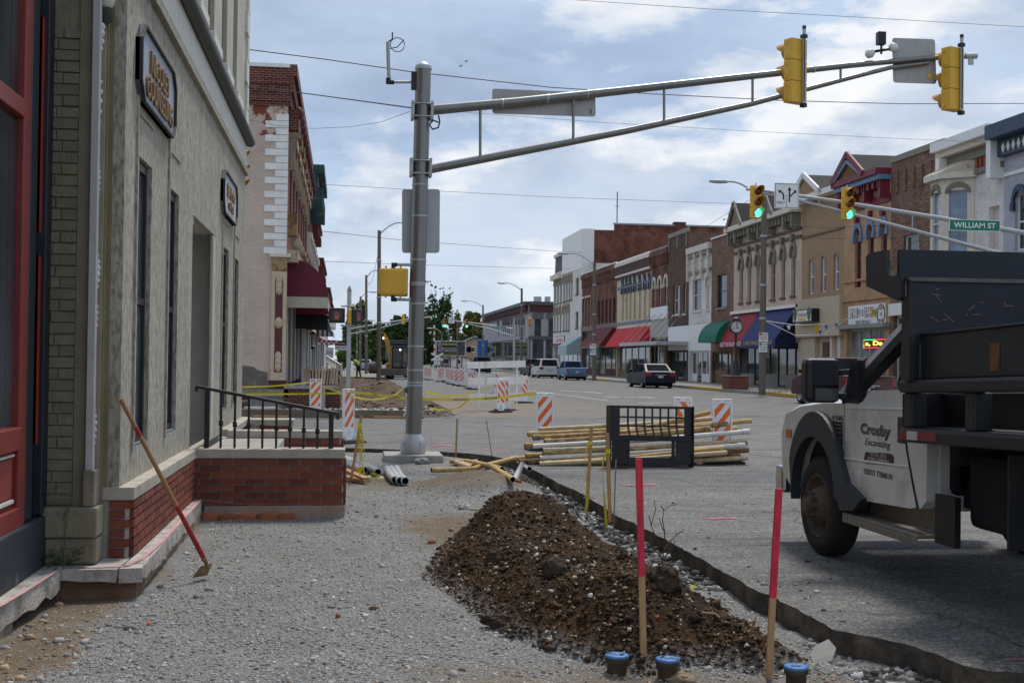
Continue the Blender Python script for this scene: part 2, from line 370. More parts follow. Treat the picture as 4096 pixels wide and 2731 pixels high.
dm.add(vs_, [(j*(nx+1)+i, j*(nx+1)+i+1, (j+1)*(nx+1)+i+1, (j+1)*(nx+1)+i) for j in range(ny) for i in range(nx)])
ds = dm.build('road_dusty_part', ASPH, kind='structure')
ca = ds.data.color_attributes.new('dust', 'FLOAT_COLOR', 'POINT')
for i, v in enumerate(ds.data.vertices):
    x, y = v.co.x, v.co.y
    f = max(0, 1-abs((x-3.2)/7.0)**1.6)*max(0, 1-abs((y-43)/14.0)**2)*1.25
    ca.data[i].color = (min(1, f), 0, 0, 1)

# -------- the dug-up footway lot in front of the near building
LX0, LX1, LY0, LY1, ST = -2.6, 4.3, 3.6, 22.0, .04
NXL, NYL = int((LX1-LX0)/ST)+1, int((LY1-LY0)/ST)+1
gx, gy = np.meshgrid(np.linspace(LX0, LX1, NXL), np.linspace(LY0, LY1, NYL))
def fbm(x, y, s, o=0, seed=0.0):
    out = np.zeros_like(x); amp = 1.0
    r_ = np.random.default_rng(int(seed*1000)+5)
    for k_ in range(o+1):
        for _ in range(5):
            th, ph, fr = r_.uniform(0, 6.28), r_.uniform(0, 6.28), s*r_.uniform(.7, 1.4)
            out += amp*np.sin((x*np.cos(th)+y*np.sin(th))*fr + ph + 1.7*np.sin((x*np.sin(th*1.7)-y*np.cos(th*1.3))*fr*.6+ph*2))/5
        s *= 2.1; amp *= .55
    return out
def dist_edge(x, y):
    P = np.stack([x.ravel(), y.ravel()], 1); best = np.full(len(P), 1e9)
    E_ = EDGE[::3]
    for a, b in zip(E_[:-1], E_[1:]):
        d = b-a; t = np.clip(((P-a)@d)/(d@d+1e-9), 0, 1); q = P-(a+t[:, None]*d); best = np.minimum(best, (q**2).sum(1))
    return np.sqrt(best).reshape(x.shape)
def in_poly(x, y, poly):
    c = np.zeros(x.shape, bool); n = len(poly)
    for i in range(n):
        x1, y1 = poly[i]; x2, y2 = poly[(i+1) % n]
        if y1 == y2: continue
        c ^= ((y1 > y) != (y2 > y)) & (x < (x2-x1)*(y-y1)/(y2-y1)+x1)
    return c
ROADP = [(p.x, p.y) for p in road_poly]
def pdist(x, y, poly):
    P = np.stack([x.ravel(), y.ravel()], 1); best = np.full(len(P), 1e9)
    for i in range(len(poly)):
        a, b = np.array(poly[i]), np.array(poly[(i+1) % len(poly)]); d = b-a
        t = np.clip(((P-a)@d)/(d@d+1e-9), 0, 1); q = P-(a+t[:, None]*d); best = np.minimum(best, (q**2).sum(1))
    return np.sqrt(best).reshape(x.shape)
heap_px = [(1690, 2330), (1760, 2210), (1830, 2150), (1900, 2110), (2040, 2100), (2200, 2105), (2330, 2130), (2480, 2230), (2680, 2330), (2900, 2470), (3120, 2580), (3235, 2625), (3050, 2655), (2800, 2630), (2600, 2660), (2400, 2630), (2190, 2600), (2020, 2560), (1900, 2480), (1800, 2400)]
HEAP = [(p.x, p.y) for p in (at(u, v, Z=-.05) for u, v in heap_px)]
PK1 = at(1960, 2075, Y=10.6); PK2 = at(2185, 2085, Y=10.5)
TM = at(1870, 1945, Z=0); TM2 = at(2010, 1960, Z=0)
def lot_height(x, y):
    h = -.02 + .008*fbm(x, y, 5, 2, .1) + .015*fbm(x, y, 1.1, 1, .2)
    d = dist_edge(x, y)
    tr = np.clip(1-(d-.12)/.5, 0, 1); tr = tr*tr*(3-2*tr)
    h = h - .11*tr*(1 + .15*fbm(x, y, 7, 1, .3))
    h += .17*np.exp(-(((x-TM.x)/.55)**2+((y-TM.y)/.75)**2)) + .12*np.exp(-(((x-TM2.x)/.5)**2+((y-TM2.y)/.7)**2))
    h += .07*np.exp(-(((x-.2)/.35)**2+((y-13.0)/.5)**2))*(1+.5*fbm(x, y, 12, 1, .4))
    h -= .10*np.clip((x-.5)/.8,0,1)*np.clip((7.3-y)/.9,0,1)*np.clip((3.0-x)/.6,.25,1)
    ins = in_poly(x, y, HEAP); dd = np.where(ins, pdist(x, y, HEAP), 0)
    g = np.exp(-(((x-PK1.x)/.30)**2+((y-PK1.y)/.55)**2)) + 1.0*np.exp(-(((x-PK2.x)/.36)**2+((y-PK2.y)/.5)**2))
    body = np.clip(dd/.55, 0, 1)**.75*.25*(1+.25*fbm(x, y, 3.0, 2, .5))
    hp = body + np.clip(dd/.4, 0, 1)*g*.19 + np.clip(dd/.15, 0, 1)*(.03*fbm(x, y, 9, 2, .6) + .022*fbm(x, y, 22, 2, .7))
    h = h + np.where(ins, hp, 0)
    road_in = in_poly(x, y, ROADP)
    return np.where(road_in, np.minimum(h, -.09), h), ins, dd, d, road_in
gz, g_ins, g_dd, g_d, g_road = lot_height(gx, gy)
bump_in = np.clip(np.where(g_ins, g_dd/.12, 0), 0, 1)
tan = np.zeros_like(gx)
def blob(u, v, rx, ry, amt=1.0, z=0.0):
    global tan
    c = at(u, v, Z=z); q = ((gx-c.x)/rx)**2+((gy-c.y)/ry)**2
    tan = np.maximum(tan, amt*np.clip(1.35-q+.5*fbm(gx, gy, 6, 2, .9), 0, 1))
blob(1850, 2105, .55, 1.3); blob(1890, 1945, .85, .9, 1.0); blob(1500, 1930, .5, .7, .7); blob(250, 2420, .35, 1.1, 1.0); blob(90, 2600, .3, .8, 1.0); blob(520, 2290, .28, .5, .9); blob(720, 2110, .2, .9, .8); blob(2500, 2690, 1.1, .45, .7); blob(2950, 2680, .9, .4, .5)
crumb = np.clip(1.2-g_d/.45, 0, 1)*(gy > 9)
crumb = np.maximum(crumb, np.clip(1.4-(((gx-3.6)/.9)**2+((gy-6.3)/.45)**2), 0, 1)*.8)
me = bpy.data.meshes.new('gravel_lot')
V = np.stack([gx, gy, gz], -1).reshape(-1, 3)
idx = np.arange(NXL*NYL).reshape(NYL, NXL)
F = np.stack([idx[:-1, :-1], idx[:-1, 1:], idx[1:, 1:], idx[1:, :-1]], -1).reshape(-1, 4)
me.from_pydata(V.tolist(), [], F.tolist()); me.polygons.foreach_set('use_smooth', np.ones(len(F), bool))
ca = me.color_attributes.new('soil', 'FLOAT_COLOR', 'POINT')
ca.data.foreach_set('color', np.stack([tan, bump_in, crumb, np.ones_like(tan)], -1).reshape(-1).astype(np.float32))
def lotmat(t, b):
    co = N(t, 'ShaderNodeTexCoord').outputs['Object']
    vc = N(t, 'ShaderNodeVertexColor', layer_name='soil'); s3 = N(t, 'ShaderNodeSeparateColor'); L(t, vc.outputs[0], s3.inputs[0])
    vo = N(t, 'ShaderNodeTexVoronoi'); vo.inputs['Scale'].default_value = 95; vo.inputs['Randomness'].default_value = 1; L(t, co, vo.inputs['Vector'])
    vo2 = N(t, 'ShaderNodeTexVoronoi'); vo2.inputs['Scale'].default_value = 210; L(t, co, vo2.inputs['Vector'])
    sv = N(t, 'ShaderNodeSeparateColor'); L(t, vo.outputs['Color'], sv.inputs[0]); sv2 = N(t, 'ShaderNodeSeparateColor'); L(t, vo2.outputs['Color'], sv2.inputs[0])
    ng = N(t, 'ShaderNodeTexNoise'); ng.inputs['Scale'].default_value = 1.4; ng.inputs['Detail'].default_value = 7; ng.inputs['Roughness'].default_value = .65; L(t, co, ng.inputs['Vector'])
    c = ramp(t, sv.outputs[0], [(0, (.085, .082, .078)), (.4, (.205, .2, .19)), (.8, (.31, .3, .285)), (1, (.47, .455, .43))]).outputs[0]
    c = mixc(t, .45, c, ramp(t, sv2.outputs[0], [(0, (.12, .117, .112)), (1, (.36, .35, .33))]).outputs[0])
    c = mixc(t, 1.0, c, ramp(t, ng.outputs[0], [(.3, .78), (.7, 1.12)]).outputs[0], 'MULTIPLY')
    tn = N(t, 'ShaderNodeTexNoise'); tn.inputs['Scale'].default_value = 14; tn.inputs['Detail'].default_value = 8; tn.inputs['Roughness'].default_value = .7; L(t, co, tn.inputs['Vector'])
    tcol = ramp(t, tn.outputs[0], [(.3, (.11, .074, .041)), (.6, (.2, .14, .083)), (.8, (.27, .215, .15))]).outputs[0]
    c = mixc(t, math_(t, 'MULTIPLY', s3.outputs[0], ramp(t, sv.outputs[1], [(.0, 1.0), (.85, .75), (.95, .1)]).outputs[0]), c, tcol)
    c = mixc(t, math_(t, 'MULTIPLY', s3.outputs[2], .85), c, (.055, .049, .043))
    dn = N(t, 'ShaderNodeTexNoise'); dn.inputs['Scale'].default_value = 3.2; dn.inputs['Detail'].default_value = 9; dn.inputs['Roughness'].default_value = .72; L(t, co, dn.inputs['Vector'])
    dcol = ramp(t, dn.outputs[0], [(.32, (.021, .0135, .008)), (.48, (.041, .023, .011)), (.6, (.075, .039, .015)), (.75, (.052, .038, .026))]).outputs[0]
    dcol = mixc(t, 1.0, dcol, ramp(t, tn.outputs[0], [(.3, .55), (.7, 1.35)]).outputs[0], 'MULTIPLY')
    c = mixc(t, s3.outputs[1], c, dcol)
    L(t, c, b.inputs['Base Color']); b.inputs['Roughness'].default_value = .95; b.inputs['Specular IOR Level'].default_value = .2
    bp = N(t, 'ShaderNodeBump'); bp.inputs['Strength'].default_value = .9; bp.inputs['Distance'].default_value = .014
    h = math_(t, 'ADD', math_(t, 'SUBTRACT', 1.0, vo.outputs['Distance']), math_(t, 'MULTIPLY', tn.outputs[0], 1.2))
    L(t, h, bp.inputs['Height']); L(t, bp.outputs[0], b.inputs['Normal'])
LOT = attr_mat('gravel_and_soil', lotmat); me.materials.append(LOT)
lot = bpy.data.objects.new('gravel_ground', me); COL.objects.link(lot); lot['kind'] = 'structure'
def hz_at(x, y):
    i = min(NXL-1, max(0, int(round((x-LX0)/ST)))); j = min(NYL-1, max(0, int(round((y-LY0)/ST)))); return float(gz[j, i])

# -------- loose stones (one mass) and named bigger rocks
_t = (1+5**.5)/2
ICO_V = np.array([(-1, _t, 0), (1, _t, 0), (-1, -_t, 0), (1, -_t, 0), (0, -1, _t), (0, 1, _t), (0, -1, -_t), (0, 1, -_t), (_t, 0, -1), (_t, 0, 1), (-_t, 0, -1), (-_t, 0, 1)])/1.9
ICO_F = np.array([(0, 11, 5), (0, 5, 1), (0, 1, 7), (0, 7, 10), (0, 10, 11), (1, 5, 9), (5, 11, 4), (11, 10, 2), (10, 7, 6), (7, 1, 8), (3, 9, 4), (3, 4, 2), (3, 2, 6), (3, 6, 8), (3, 8, 9), (4, 9, 5), (2, 4, 11), (6, 2, 10), (8, 6, 7), (9, 8, 1)])
def rock_mass(name, pts, size, mats, label, cat, flat=.55, jit=.42, midx=None):
    n = len(pts); S = size[:, None, None]*ICO_V[None]*(1+rng.uniform(-jit, jit, (n, 12, 1)))
    S = S*np.stack([rng.uniform(.75, 1.35, n), rng.uniform(.6, 1.1, n), rng.uniform(flat*.7, flat*1.2, n)], -1)[:, None, :]
    a = rng.uniform(0, 6.28, n); c, s_ = np.cos(a), np.sin(a)
    x = S[..., 0]*c[:, None]-S[..., 1]*s_[:, None]; y = S[..., 0]*s_[:, None]+S[..., 1]*c[:, None]; z = S[..., 2]
    b = rng.uniform(-.5, .5, n); c, s_ = np.cos(b), np.sin(b); y, z = y*c[:, None]-z*s_[:, None], y*s_[:, None]+z*c[:, None]
    vv = (np.stack([x, y, z], -1)+pts[:, None, :]).reshape(-1, 3)
    ff = (ICO_F[None]+(np.arange(n)*12)[:, None, None]).reshape(-1, 3)
    me = bpy.data.meshes.new(name); me.vertices.add(len(vv)); me.vertices.foreach_set('co', vv.ravel().astype(np.float32))
    me.loops.add(len(ff)*3); me.loops.foreach_set('vertex_index', ff.ravel().astype(np.int32))
    me.polygons.add(len(ff)); me.polygons.foreach_set('loop_start', (np.arange(len(ff))*3).astype(np.int32))
    if midx is not None: me.polygons.foreach_set('material_index', np.repeat(midx, 20).astype(np.int32))
    for mt in mats: me.materials.append(mt)
    me.update(calc_edges=True); me.validate()
    o = bpy.data.objects.new(name, me); COL.objects.link(o); return tag(o, label, cat, kind='stuff')
STONE = pm('crushed_stone', (.27, .263, .25), .9, .2, 30, island=.38)
STONEL = pm('pale_stone', (.40, .39, .36), .88, .15, 20, island=.25)
STONET = pm('tan_pebble', (.30, .22, .14), .9, .2, 20, island=.4)
CLOD = pm('soil_clod', (.044, .026, .013), 1.0, .45, 14, .8, 60, island=.25, col2=(.085, .045, .018), cscale=6)
BRICKBIT = pm('broken_brick', (.34, .11, .05), .95, .3, 12, .4, 50, island=.3)
def sample(n, cond, xr=(LX0, 3.4), yr=(4.6, 21.5)):
    out = np.zeros((0, 2))
    while len(out) < n:
        yy = 1/rng.uniform(1/yr[1]**1.3, 1/yr[0]**1.3, n*2)**(1/1.3); xx = rng.uniform(xr[0], xr[1], n*2)
        i = np.clip(((xx-LX0)/ST).round().astype(int), 0, NXL-1); j = np.clip(((yy-LY0)/ST).round().astype(int), 0, NYL-1)
        ok = cond(i, j, xx, yy); out = np.concatenate([out, np.stack([xx, yy], 1)[ok]])
    out = out[:n]; i = np.clip(((out[:, 0]-LX0)/ST).round().astype(int), 0, NXL-1); j = np.clip(((out[:, 1]-LY0)/ST).round().astype(int), 0, NYL-1)
    return np.concatenate([out, gz[j, i][:, None]], 1), i, j
WALLX = lambda x, y: ~((x < -1.25) & (y > 8.3)) & ~((x < -1.8)) & ~((x < .05) & (y > 12.4) & (y < 19.5))
pts, i, j = sample(60000, lambda i, j, x, y: (~g_road[j, i]) & (g_dd[j, i] < .03) & WALLX(x, y) & (rng.random(len(x)) > .8*tan[j, i]))
size = rng.gamma(2.2, .0019, len(pts))+.0022; size = np.minimum(size, .019); pts[:, 2] += size*.1
midx = np.where(rng.random(len(pts)) < np.clip(tan[j, i], .04, .6), 2, np.where(rng.random(len(pts)) < .12, 1, 0))
rock_mass('gravel_stones', pts, size, [STONE, STONEL, STONET], 'loose grey crushed stone covering the dug-up footway', 'gravel', midx=midx)
pts, i, j = sample(800, lambda i, j, x, y: (~g_road[j, i]) & (g_dd[j, i] < .03) & WALLX(x, y) & ((g_d[j, i] < .8) | (x < -.9) | (rng.random(len(x)) < .25)))
size = rng.gamma(2.2, .004, len(pts))+.006; size = np.minimum(size, .034); pts[:, 2] += size*.2
midx = np.where(rng.random(len(pts)) < tan[j, i]*.6+.03, 2, np.where(rng.random(len(pts)) < .25, 1, 0)); midx = np.where(rng.random(len(pts)) < .025, 3, midx)
rock_mass('coarse_stones', pts, size, [STONE, STONEL, STONET, BRICKBIT], 'scattered coarser grey rubble along the trench and wall', 'rubble', midx=midx, flat=.75)
pts, i, j = sample(20000, lambda i, j, x, y: g_ins[j, i], xr=(.2, 3.0), yr=(6, 12.2))
size = rng.gamma(1.2, .0036, len(pts))+.0022; size = np.minimum(size, .042); pts[:, 2] += size*.1
u_ = rng.random(len(pts)); midx = np.where(u_ < .03, 1, np.where(u_ < .11, 2, np.where(u_ < .1125, 3, 0))); size = np.where(midx > 0, np.minimum(size, .020), size)
rock_mass('soil_clods', pts, size, [CLOD, STONEL, STONET, BRICKBIT], 'crumbled brown soil clods and pale stones over the heap', 'soil', flat=.8, midx=midx, jit=.5)
pts, i, j = sample(1800, lambda i, j, x, y: (~g_road[j, i]) & (crumb[j, i] > .25) & (g_dd[j, i] < .05), xr=(-2, 4.2), yr=(5.6, 21))
size = rng.gamma(2.2, .006, len(pts))+.008; size = np.minimum(size, .05); pts[:, 2] += size*.2
rock_mass('asphalt_rubble', pts, size, [ASPH_CRUMB, STONE], 'black broken asphalt crumbs along the cut road edge', 'rubble', midx=(rng.random(len(pts)) < .35).astype(int), flat=.7)
pts = []
for _ in range(150):
    u, v = rng.uniform(2400, 3500), rng.uniform(1880, 2500); p = at(u, v, Z=0)
    if p.x > 2.85: pts.append((p.x, p.y, .004))
pts = np.array(pts); size = np.minimum(rng.gamma(2, .004, len(pts))+.004, .024)
rock_mass('road_crumbs', pts, size, [STONE, ASPH_CRUMB], 'small stones strewn over the asphalt beside the trench', 'gravel', midx=(rng.random(len(pts)) < .4).astype(int))

def rock(name, label, cat, u, v, r, mt, Z=None, sq=(1, 1, .75), seed=0, rot=0, group=None, sub=3, rough=.42):
    bm = bmesh.new(); bmesh.ops.create_icosphere(bm, subdivisions=sub, radius=1)
    for q in bm.verts:
        d = 1 + rough*mnoise.noise(q.co*1.3+Vector((seed*3.1, 0, 0))) + rough*.6*mnoise.noise(q.co*3.1+Vector((0, seed, 0)))
        q.co = Vector((q.co.x*sq[0], q.co.y*sq[1], q.co.z*sq[2]))*d*r
    me = bpy.data.meshes.new(name); bm.to_mesh(me); bm.free(); me.materials.append(mt)
    o = bpy.data.objects.new(name, me); COL.objects.link(o)
    p = at(u, v, Z=-.05 if Z is None else Z); z = hz_at(p.x, p.y)
    for _ in range(4):
        p = at(u, v, Z=z+r*sq[2]*.3); z = hz_at(p.x, p.y)
    o.location = (p.x, p.y, z+r*sq[2]*.35); o.rotation_euler = (0, 0, rot); return tag(o, label, cat, group)
CLODB = pm('wet_clod', (.036, .023, .014), .95, .4, 9, .9, 40, col2=(.055, .036, .022), cscale=5)
rock('boulder', 'large dark stone half sunk in the front of the soil heap', 'rock', 2215, 2495, .085, CLODB, sq=(1, .8, .85), seed=1, rough=.2)
rock('clod', 'dark round clod behind the left red-topped stake', 'clod', 2660, 2570, .095, CLODB, sq=(1, .9, .9), seed=2)
rock('clod', 'steep brown lump crowning the left peak of the soil heap', 'clod', 1957, 2062, .075, CLOD, sq=(.8, .7, 1.1), seed=3, rough=.4)
rock('clod', 'flat dark lump low on the left face of the heap', 'clod', 1995, 2515, .075, CLODB, sq=(1.3, .7, .55), seed=4)
rock('clod', 'ochre lump standing on the middle of the soil heap', 'clod', 2138, 2325, .05, CLOD, sq=(1, .9, 1), seed=5)
rock('clod', 'grey brown slab on the upper left face of the heap', 'clod', 1978, 2255, .075, CLODB, sq=(.9, .6, .9), seed=6, rough=.4)
rock('stone', 'pale pointed stone beside the thin lath on the gravel', 'stone', 1857, 2030, .06, STONEL, sq=(1, .8, .8), seed=7, rough=.5)
rock('stone', 'pale rock lying against the pole footing', 'stone', 1685, 1850, .09, STONE, sq=(1.2, .8, .8), seed=8, rough=.4)
rock('brick_fragment', 'orange brick fragment on the tan patch left of the heap', 'brick', 1728, 2170, .035, BRICKBIT, sq=(1, .7, .7), seed=9)
rock('brick_fragment', 'orange brick fragment in front of the small tan mound', 'brick', 2073, 1967, .04, BRICKBIT, sq=(1, .7, .7), seed=10)
rock('stone', 'tan rounded stone in front of the rightmost blue-capped pipe', 'stone', 2720, 2712, .05, STONET, sq=(1.5, .8, .6), seed=12)
p = at(3290, 2620, Z=-.1); ch = MB()
ch.prism([(-.12, -.09), (.05, -.12), (.13, .0), (.1, .12), (-.03, .1), (-.11, .03)], lambda a, b, d: Vector((a, b*.9, d+b*.55+a*.3)), 0, .035)
o = ch.build('concrete_slab_fragment', CONC); o.location = (p.x, p.y, hz_at(p.x, p.y)+.04); o.scale = (.62, .62, .62); tag(o, 'broken slab of pale concrete leaning by the trench corner', 'concrete')
p = at(2395, 2025, Z=-.1); ch = MB(); ch.box(-.13, .13, -.07, .07, -.05, .06); o = ch.build('asphalt_block', ASPH_CRUMB, bevel=.015); o.location = (p.x-.05, p.y, -.06); o.rotation_euler = (0, .05, .1)
tag(o, 'dark asphalt block at the foot of the two taped stakes', 'asphalt')

# --- footways, kerbs, marks
def paving(t, b):
    co = N(t, 'ShaderNodeTexCoord').outputs['Object']
    br = N(t, 'ShaderNodeTexBrick'); br.offset = 0; L(t, co, br.inputs['Vector']); br.inputs['Scale'].default_value = 1; br.inputs['Brick Width'].default_value = 1.4; br.inputs['Row Height'].default_value = 1.5; br.inputs['Mortar Size'].default_value = .02
    br.inputs['Color1'].default_value = (.2, .18, .152, 1); br.inputs['Color2'].default_value = (.25, .225, .19, 1); br.inputs['Mortar'].default_value = (.1, .09, .075, 1)
    n = N(t, 'ShaderNodeTexNoise'); n.inputs['Scale'].default_value = .8; n.inputs['Detail'].default_value = 9; n.inputs['Roughness'].default_value = .7; L(t, co, n.inputs['Vector'])
    c = mixc(t, 1, br.outputs[0], ramp(t, n.outputs[0], [(.3, .65), (.7, 1.15)]).outputs[0], 'MULTIPLY')
    L(t, c, b.inputs['Base Color']); b.inputs['Roughness'].default_value = .9
PAVE = attr_mat('paving', paving)
fw_ = MB(); fw_.box(20.58, 30, 46, 160, -.3, .15); fw_.build('footway', PAVE, kind='structure')
fw_ = MB(); fw_.box(20.58, 34, 173, 330, -.3, .15); fw_.build('footway', PAVE, kind='structure')
kb = MB()
for y in np.arange(46, 160, 3.0): kb.box(20.4, 20.58, y, y+2.985, -.3, .153+.008*math.sin(y*1.3))
kb.build('kerb', CONC, kind='structure')
YPAINT = pm('kerb_yellow', (.5, .33, .05), .8, .25, 4, col2=(.3, .28, .24), cmix=(.55, .65), cscale=6)
for y0, y1 in ((52, 59), (66, 72.5), (96, 101), (116, 121)):
    k2 = MB(); k2.box(20.385, 20.6, y0, y1, .03, .168); k2.build('kerb_paint', YPAINT, kind='structure')
DIRT = pm('dug_dirt', (.062, .037, .018), .95, .35, 3, .9, 14, col2=(.105, .07, .038), cmix=(.4, .65), cscale=1.1)
def height_patch(name, x0, x1, y0, y1, st, fn, mt, label=None, cat=None, kind='structure'):
    nx, ny = int((x1-x0)/st)+1, int((y1-y0)/st)+1
    X_, Y_ = np.meshgrid(np.linspace(x0, x1, nx), np.linspace(y0, y1, ny)); Z_ = fn(X_, Y_)
    me = bpy.data.meshes.new(name); ii = np.arange(nx*ny).reshape(ny, nx)
    me.from_pydata(np.stack([X_, Y_, Z_], -1).reshape(-1, 3).tolist(), [], np.stack([ii[:-1, :-1], ii[:-1, 1:], ii[1:, 1:], ii[1:, :-1]], -1).reshape(-1, 4).tolist())
    me.polygons.foreach_set('use_smooth', np.ones((nx-1)*(ny-1), bool)); me.materials.append(mt)
    o = bpy.data.objects.new(name, me); COL.objects.link(o); tag(o, label, cat, kind=kind); return o
MND = at(1535, 1545, Z=.1)
def far_dirt(x, y):
    h = -.02+.05*fbm(x, y, 1.3, 2, 2.1)+.02*fbm(x, y, 5, 1, 2.2)
    h += .62*np.exp(-(((x-1.75)/.85)**2+((y-53)/4.0)**2)) + .25*np.exp(-(((x-1.2)/1.6)**2+((y-74)/6)**2))
    e = np.clip((3.15-x)/.25, 0, 1); return np.where(x > 2.9, np.minimum(h, .0)*0-.02+.02*e, h)
height_patch('dug_dirt_ground', -3.5, 3.2, 33.4, 100, .16, far_dirt, DIRT)
fd = MB(); fd.box(-40, 3.2, 99, 160, -.3, .1); fd.build('far_footway', PAVE, kind='structure')
fd = MB(); fd.box(-40, 3.2, 173, 330, -.3, .1); fd.build('far_footway', PAVE, kind='structure')
RUB = pm('pale_rubble', (.42, .41, .39), .95, .3, 4, .9, 20, col2=(.22, .2, .18), cmix=(.45, .6), cscale=2)
height_patch('rubble_footway', -14, 1.6, 33.15, 37.6, .14, lambda x, y: .05+.05*fbm(x, y, 4, 2, 3.3)+.03*fbm(x, y, 11, 1, 3.4), RUB)
pts = np.stack([rng.uniform(-5, 3.0, 900), rng.uniform(33.4, 37.5, 900), np.full(900, .08)], 1); size = np.minimum(rng.gamma(2.0, .014, 900)+.008, .09)
rock_mass('rubble_pieces', pts, size, [RUB, CONC, DIRT], 'broken pale concrete and stone in front of the pink corner building', 'rubble', midx=rng.integers(0, 3, 900), flat=.6)
pts = np.stack([rng.uniform(-.5, 3.1, 700), 40+60*rng.random(700)**1.5, np.full(700, .02)], 1)
pts[:, 2] = far_dirt(pts[:, 0], pts[:, 1]); size = np.minimum(rng.gamma(1.6, .022, 700)+.012, .14)
rock_mass('dirt_lumps', pts, size, [DIRT, CONC], 'lumps of dirt and broken paving along the torn-up footway', 'rubble', midx=(rng.random(700) < .15).astype(int))
FORM = pm('form_concrete', (.17, .14, .105), .9, .3, 3, .4, 20)
fb = MB(); fb.box(-14, 1.55, 33.02, 33.14, -.05, .21);
o = fb.build('kerb_form', FORM); tag(o, 'long dark form board edging the far side of the cross street', 'formwork')
for i, (u, v, lab) in enumerate(((1090, 1660, 'pale wood scrap lying below the railing posts on the far kerb'), (1560, 1668, 'short tan board lying left of the signal pole on the far kerb'))):
    p = at(u, v, Z=.03); b_ = MB(); b_.box(-.45, .45, -.04, .04, -.02, .03); o = b_.build('board', WOOD); o.location = (p.x, 32.9, .03); o.rotation_euler = (0, 0, .03); tag(o, lab, 'board')
p = at(1045, 1643, Z=.1); mh = MB(); mh.lathe([(.30, 0), (.46, 0), (.46, .09), (.44, .11), (.32, .11), (.30, .09), (.30, 0)], n=28, caps=False); mh.lathe([(.0, .07), (.30, .07)], n=28, caps=False)
o = mh.build('manhole_frame', CONC); o.location = (p.x, 34.6, .1); tag(o, 'round pale manhole frame standing in rubble behind the railing', 'manhole')
LINE = pm('lane_paint', (.55, .55, .53), .8, .3, 3, col2=(.2, .2, .19), cmix=(.5, .62), cscale=5)
def ground_strip(name, pxs, wdt, mt, z=.009, kind='structure', label=None, cat=None):
    P = [at(u, v, Z=0) for u, v in pxs]; s_ = MB()
    for a, b in zip(P[:-1], P[1:]):
        d = (b-a).normalized(); n_ = Vector((-d.y, d.x, 0))*wdt/2; up = Vector((0, 0, z))
        s_.add([a-n_+up, b-n_+up, b+n_+up, a+n_+up], [(0, 1, 2, 3)])
    o = s_.build(name, mt, kind=kind); return tag(o, label, cat)
for a, b, wd in (((2075, 1557), (2430, 1602), .10), ((2240, 1562), (2320, 1566), .3), ((2330, 1567), (2410, 1573), .3), ((2422, 1586), (2480, 1588), .35), ((2495, 1587), (2550, 1589), .35), ((2560, 1588), (2620, 1592), .3), ((2550, 1612), (2690, 1612), .2), ((2000, 1519), (2110, 1522), .3), ((2095, 1530), (2170, 1532), .4)):
    ground_strip('lane_marking', (a, b), wd, LINE)
for a, b, wd in (((2060, 1832), (2900, 1780), .12), ((2400, 1977), (3250, 1925), .10), ((2500, 1992), (3180, 1948), .025)):
    pass
def spray(pxs, mt, wdt, n=26, seed=0, z=.007):
    r_ = random.Random(seed); s_ = MB(); a, b = at(*pxs[0], Z=0), at(*pxs[1], Z=0); d = (b-a); ln = d.length; d.normalize(); q = Vector((-d.y, d.x, 0))
    for _ in range(n):
        t0 = r_.uniform(0, .8); l_ = r_.uniform(.08, .3); o_ = r_.gauss(0, wdt*.3); w_ = r_.uniform(.05, .2)*wdt
        p0, p1 = a+d*ln*t0+q*o_, a+d*ln*min(1, t0+l_)+q*(o_+r_.gauss(0, wdt*.1)); zz = Vector((0, 0, z+r_.uniform(0, .003)))
        s_.add([p0+zz, vl(p0, p1, .3)-q*w_+zz, vl(p0, p1, .8)-q*w_*.7+zz, p1+zz, vl(p0, p1, .7)+q*w_+zz, vl(p0, p1, .2)+q*w_*.8+zz], [(0, 1, 2, 3, 4, 5)])
    s_.build('spray_mark', mt, kind='structure')
PINK = pm('pink_spray', (.62, .14, .2), .8, .35, 15); GREENS = pm('green_spray', (.1, .34, .17), .8, .3, 15); RUSTS = pm('rust_stain', (.3, .16, .06), .8, .3, 10)
spray(((2490, 1944), (2640, 1939)), PINK, .10, seed=1); spray(((2775, 2078), (2950, 2073)), PINK, .07, seed=2); spray(((1720, 1783), (1820, 1784)), PINK, .2, seed=3, n=16); spray(((1925, 1798), (2020, 1801)), PINK, .16, seed=4, n=12)
spray(((2700, 1912), (2745, 1908)), GREENS, .08, 8, 5); spray(((2830, 1957), (2870, 1953)), GREENS, .06, 8, 6); spray(((2985, 2010), (3040, 2018)), GREENS, .06, 8, 7); spray(((4040, 2640), (4096, 2642)), PINK, .05, seed=8)
spray(((3420, 2103), (3460, 2100)), RUSTS, .08, 8, 9)

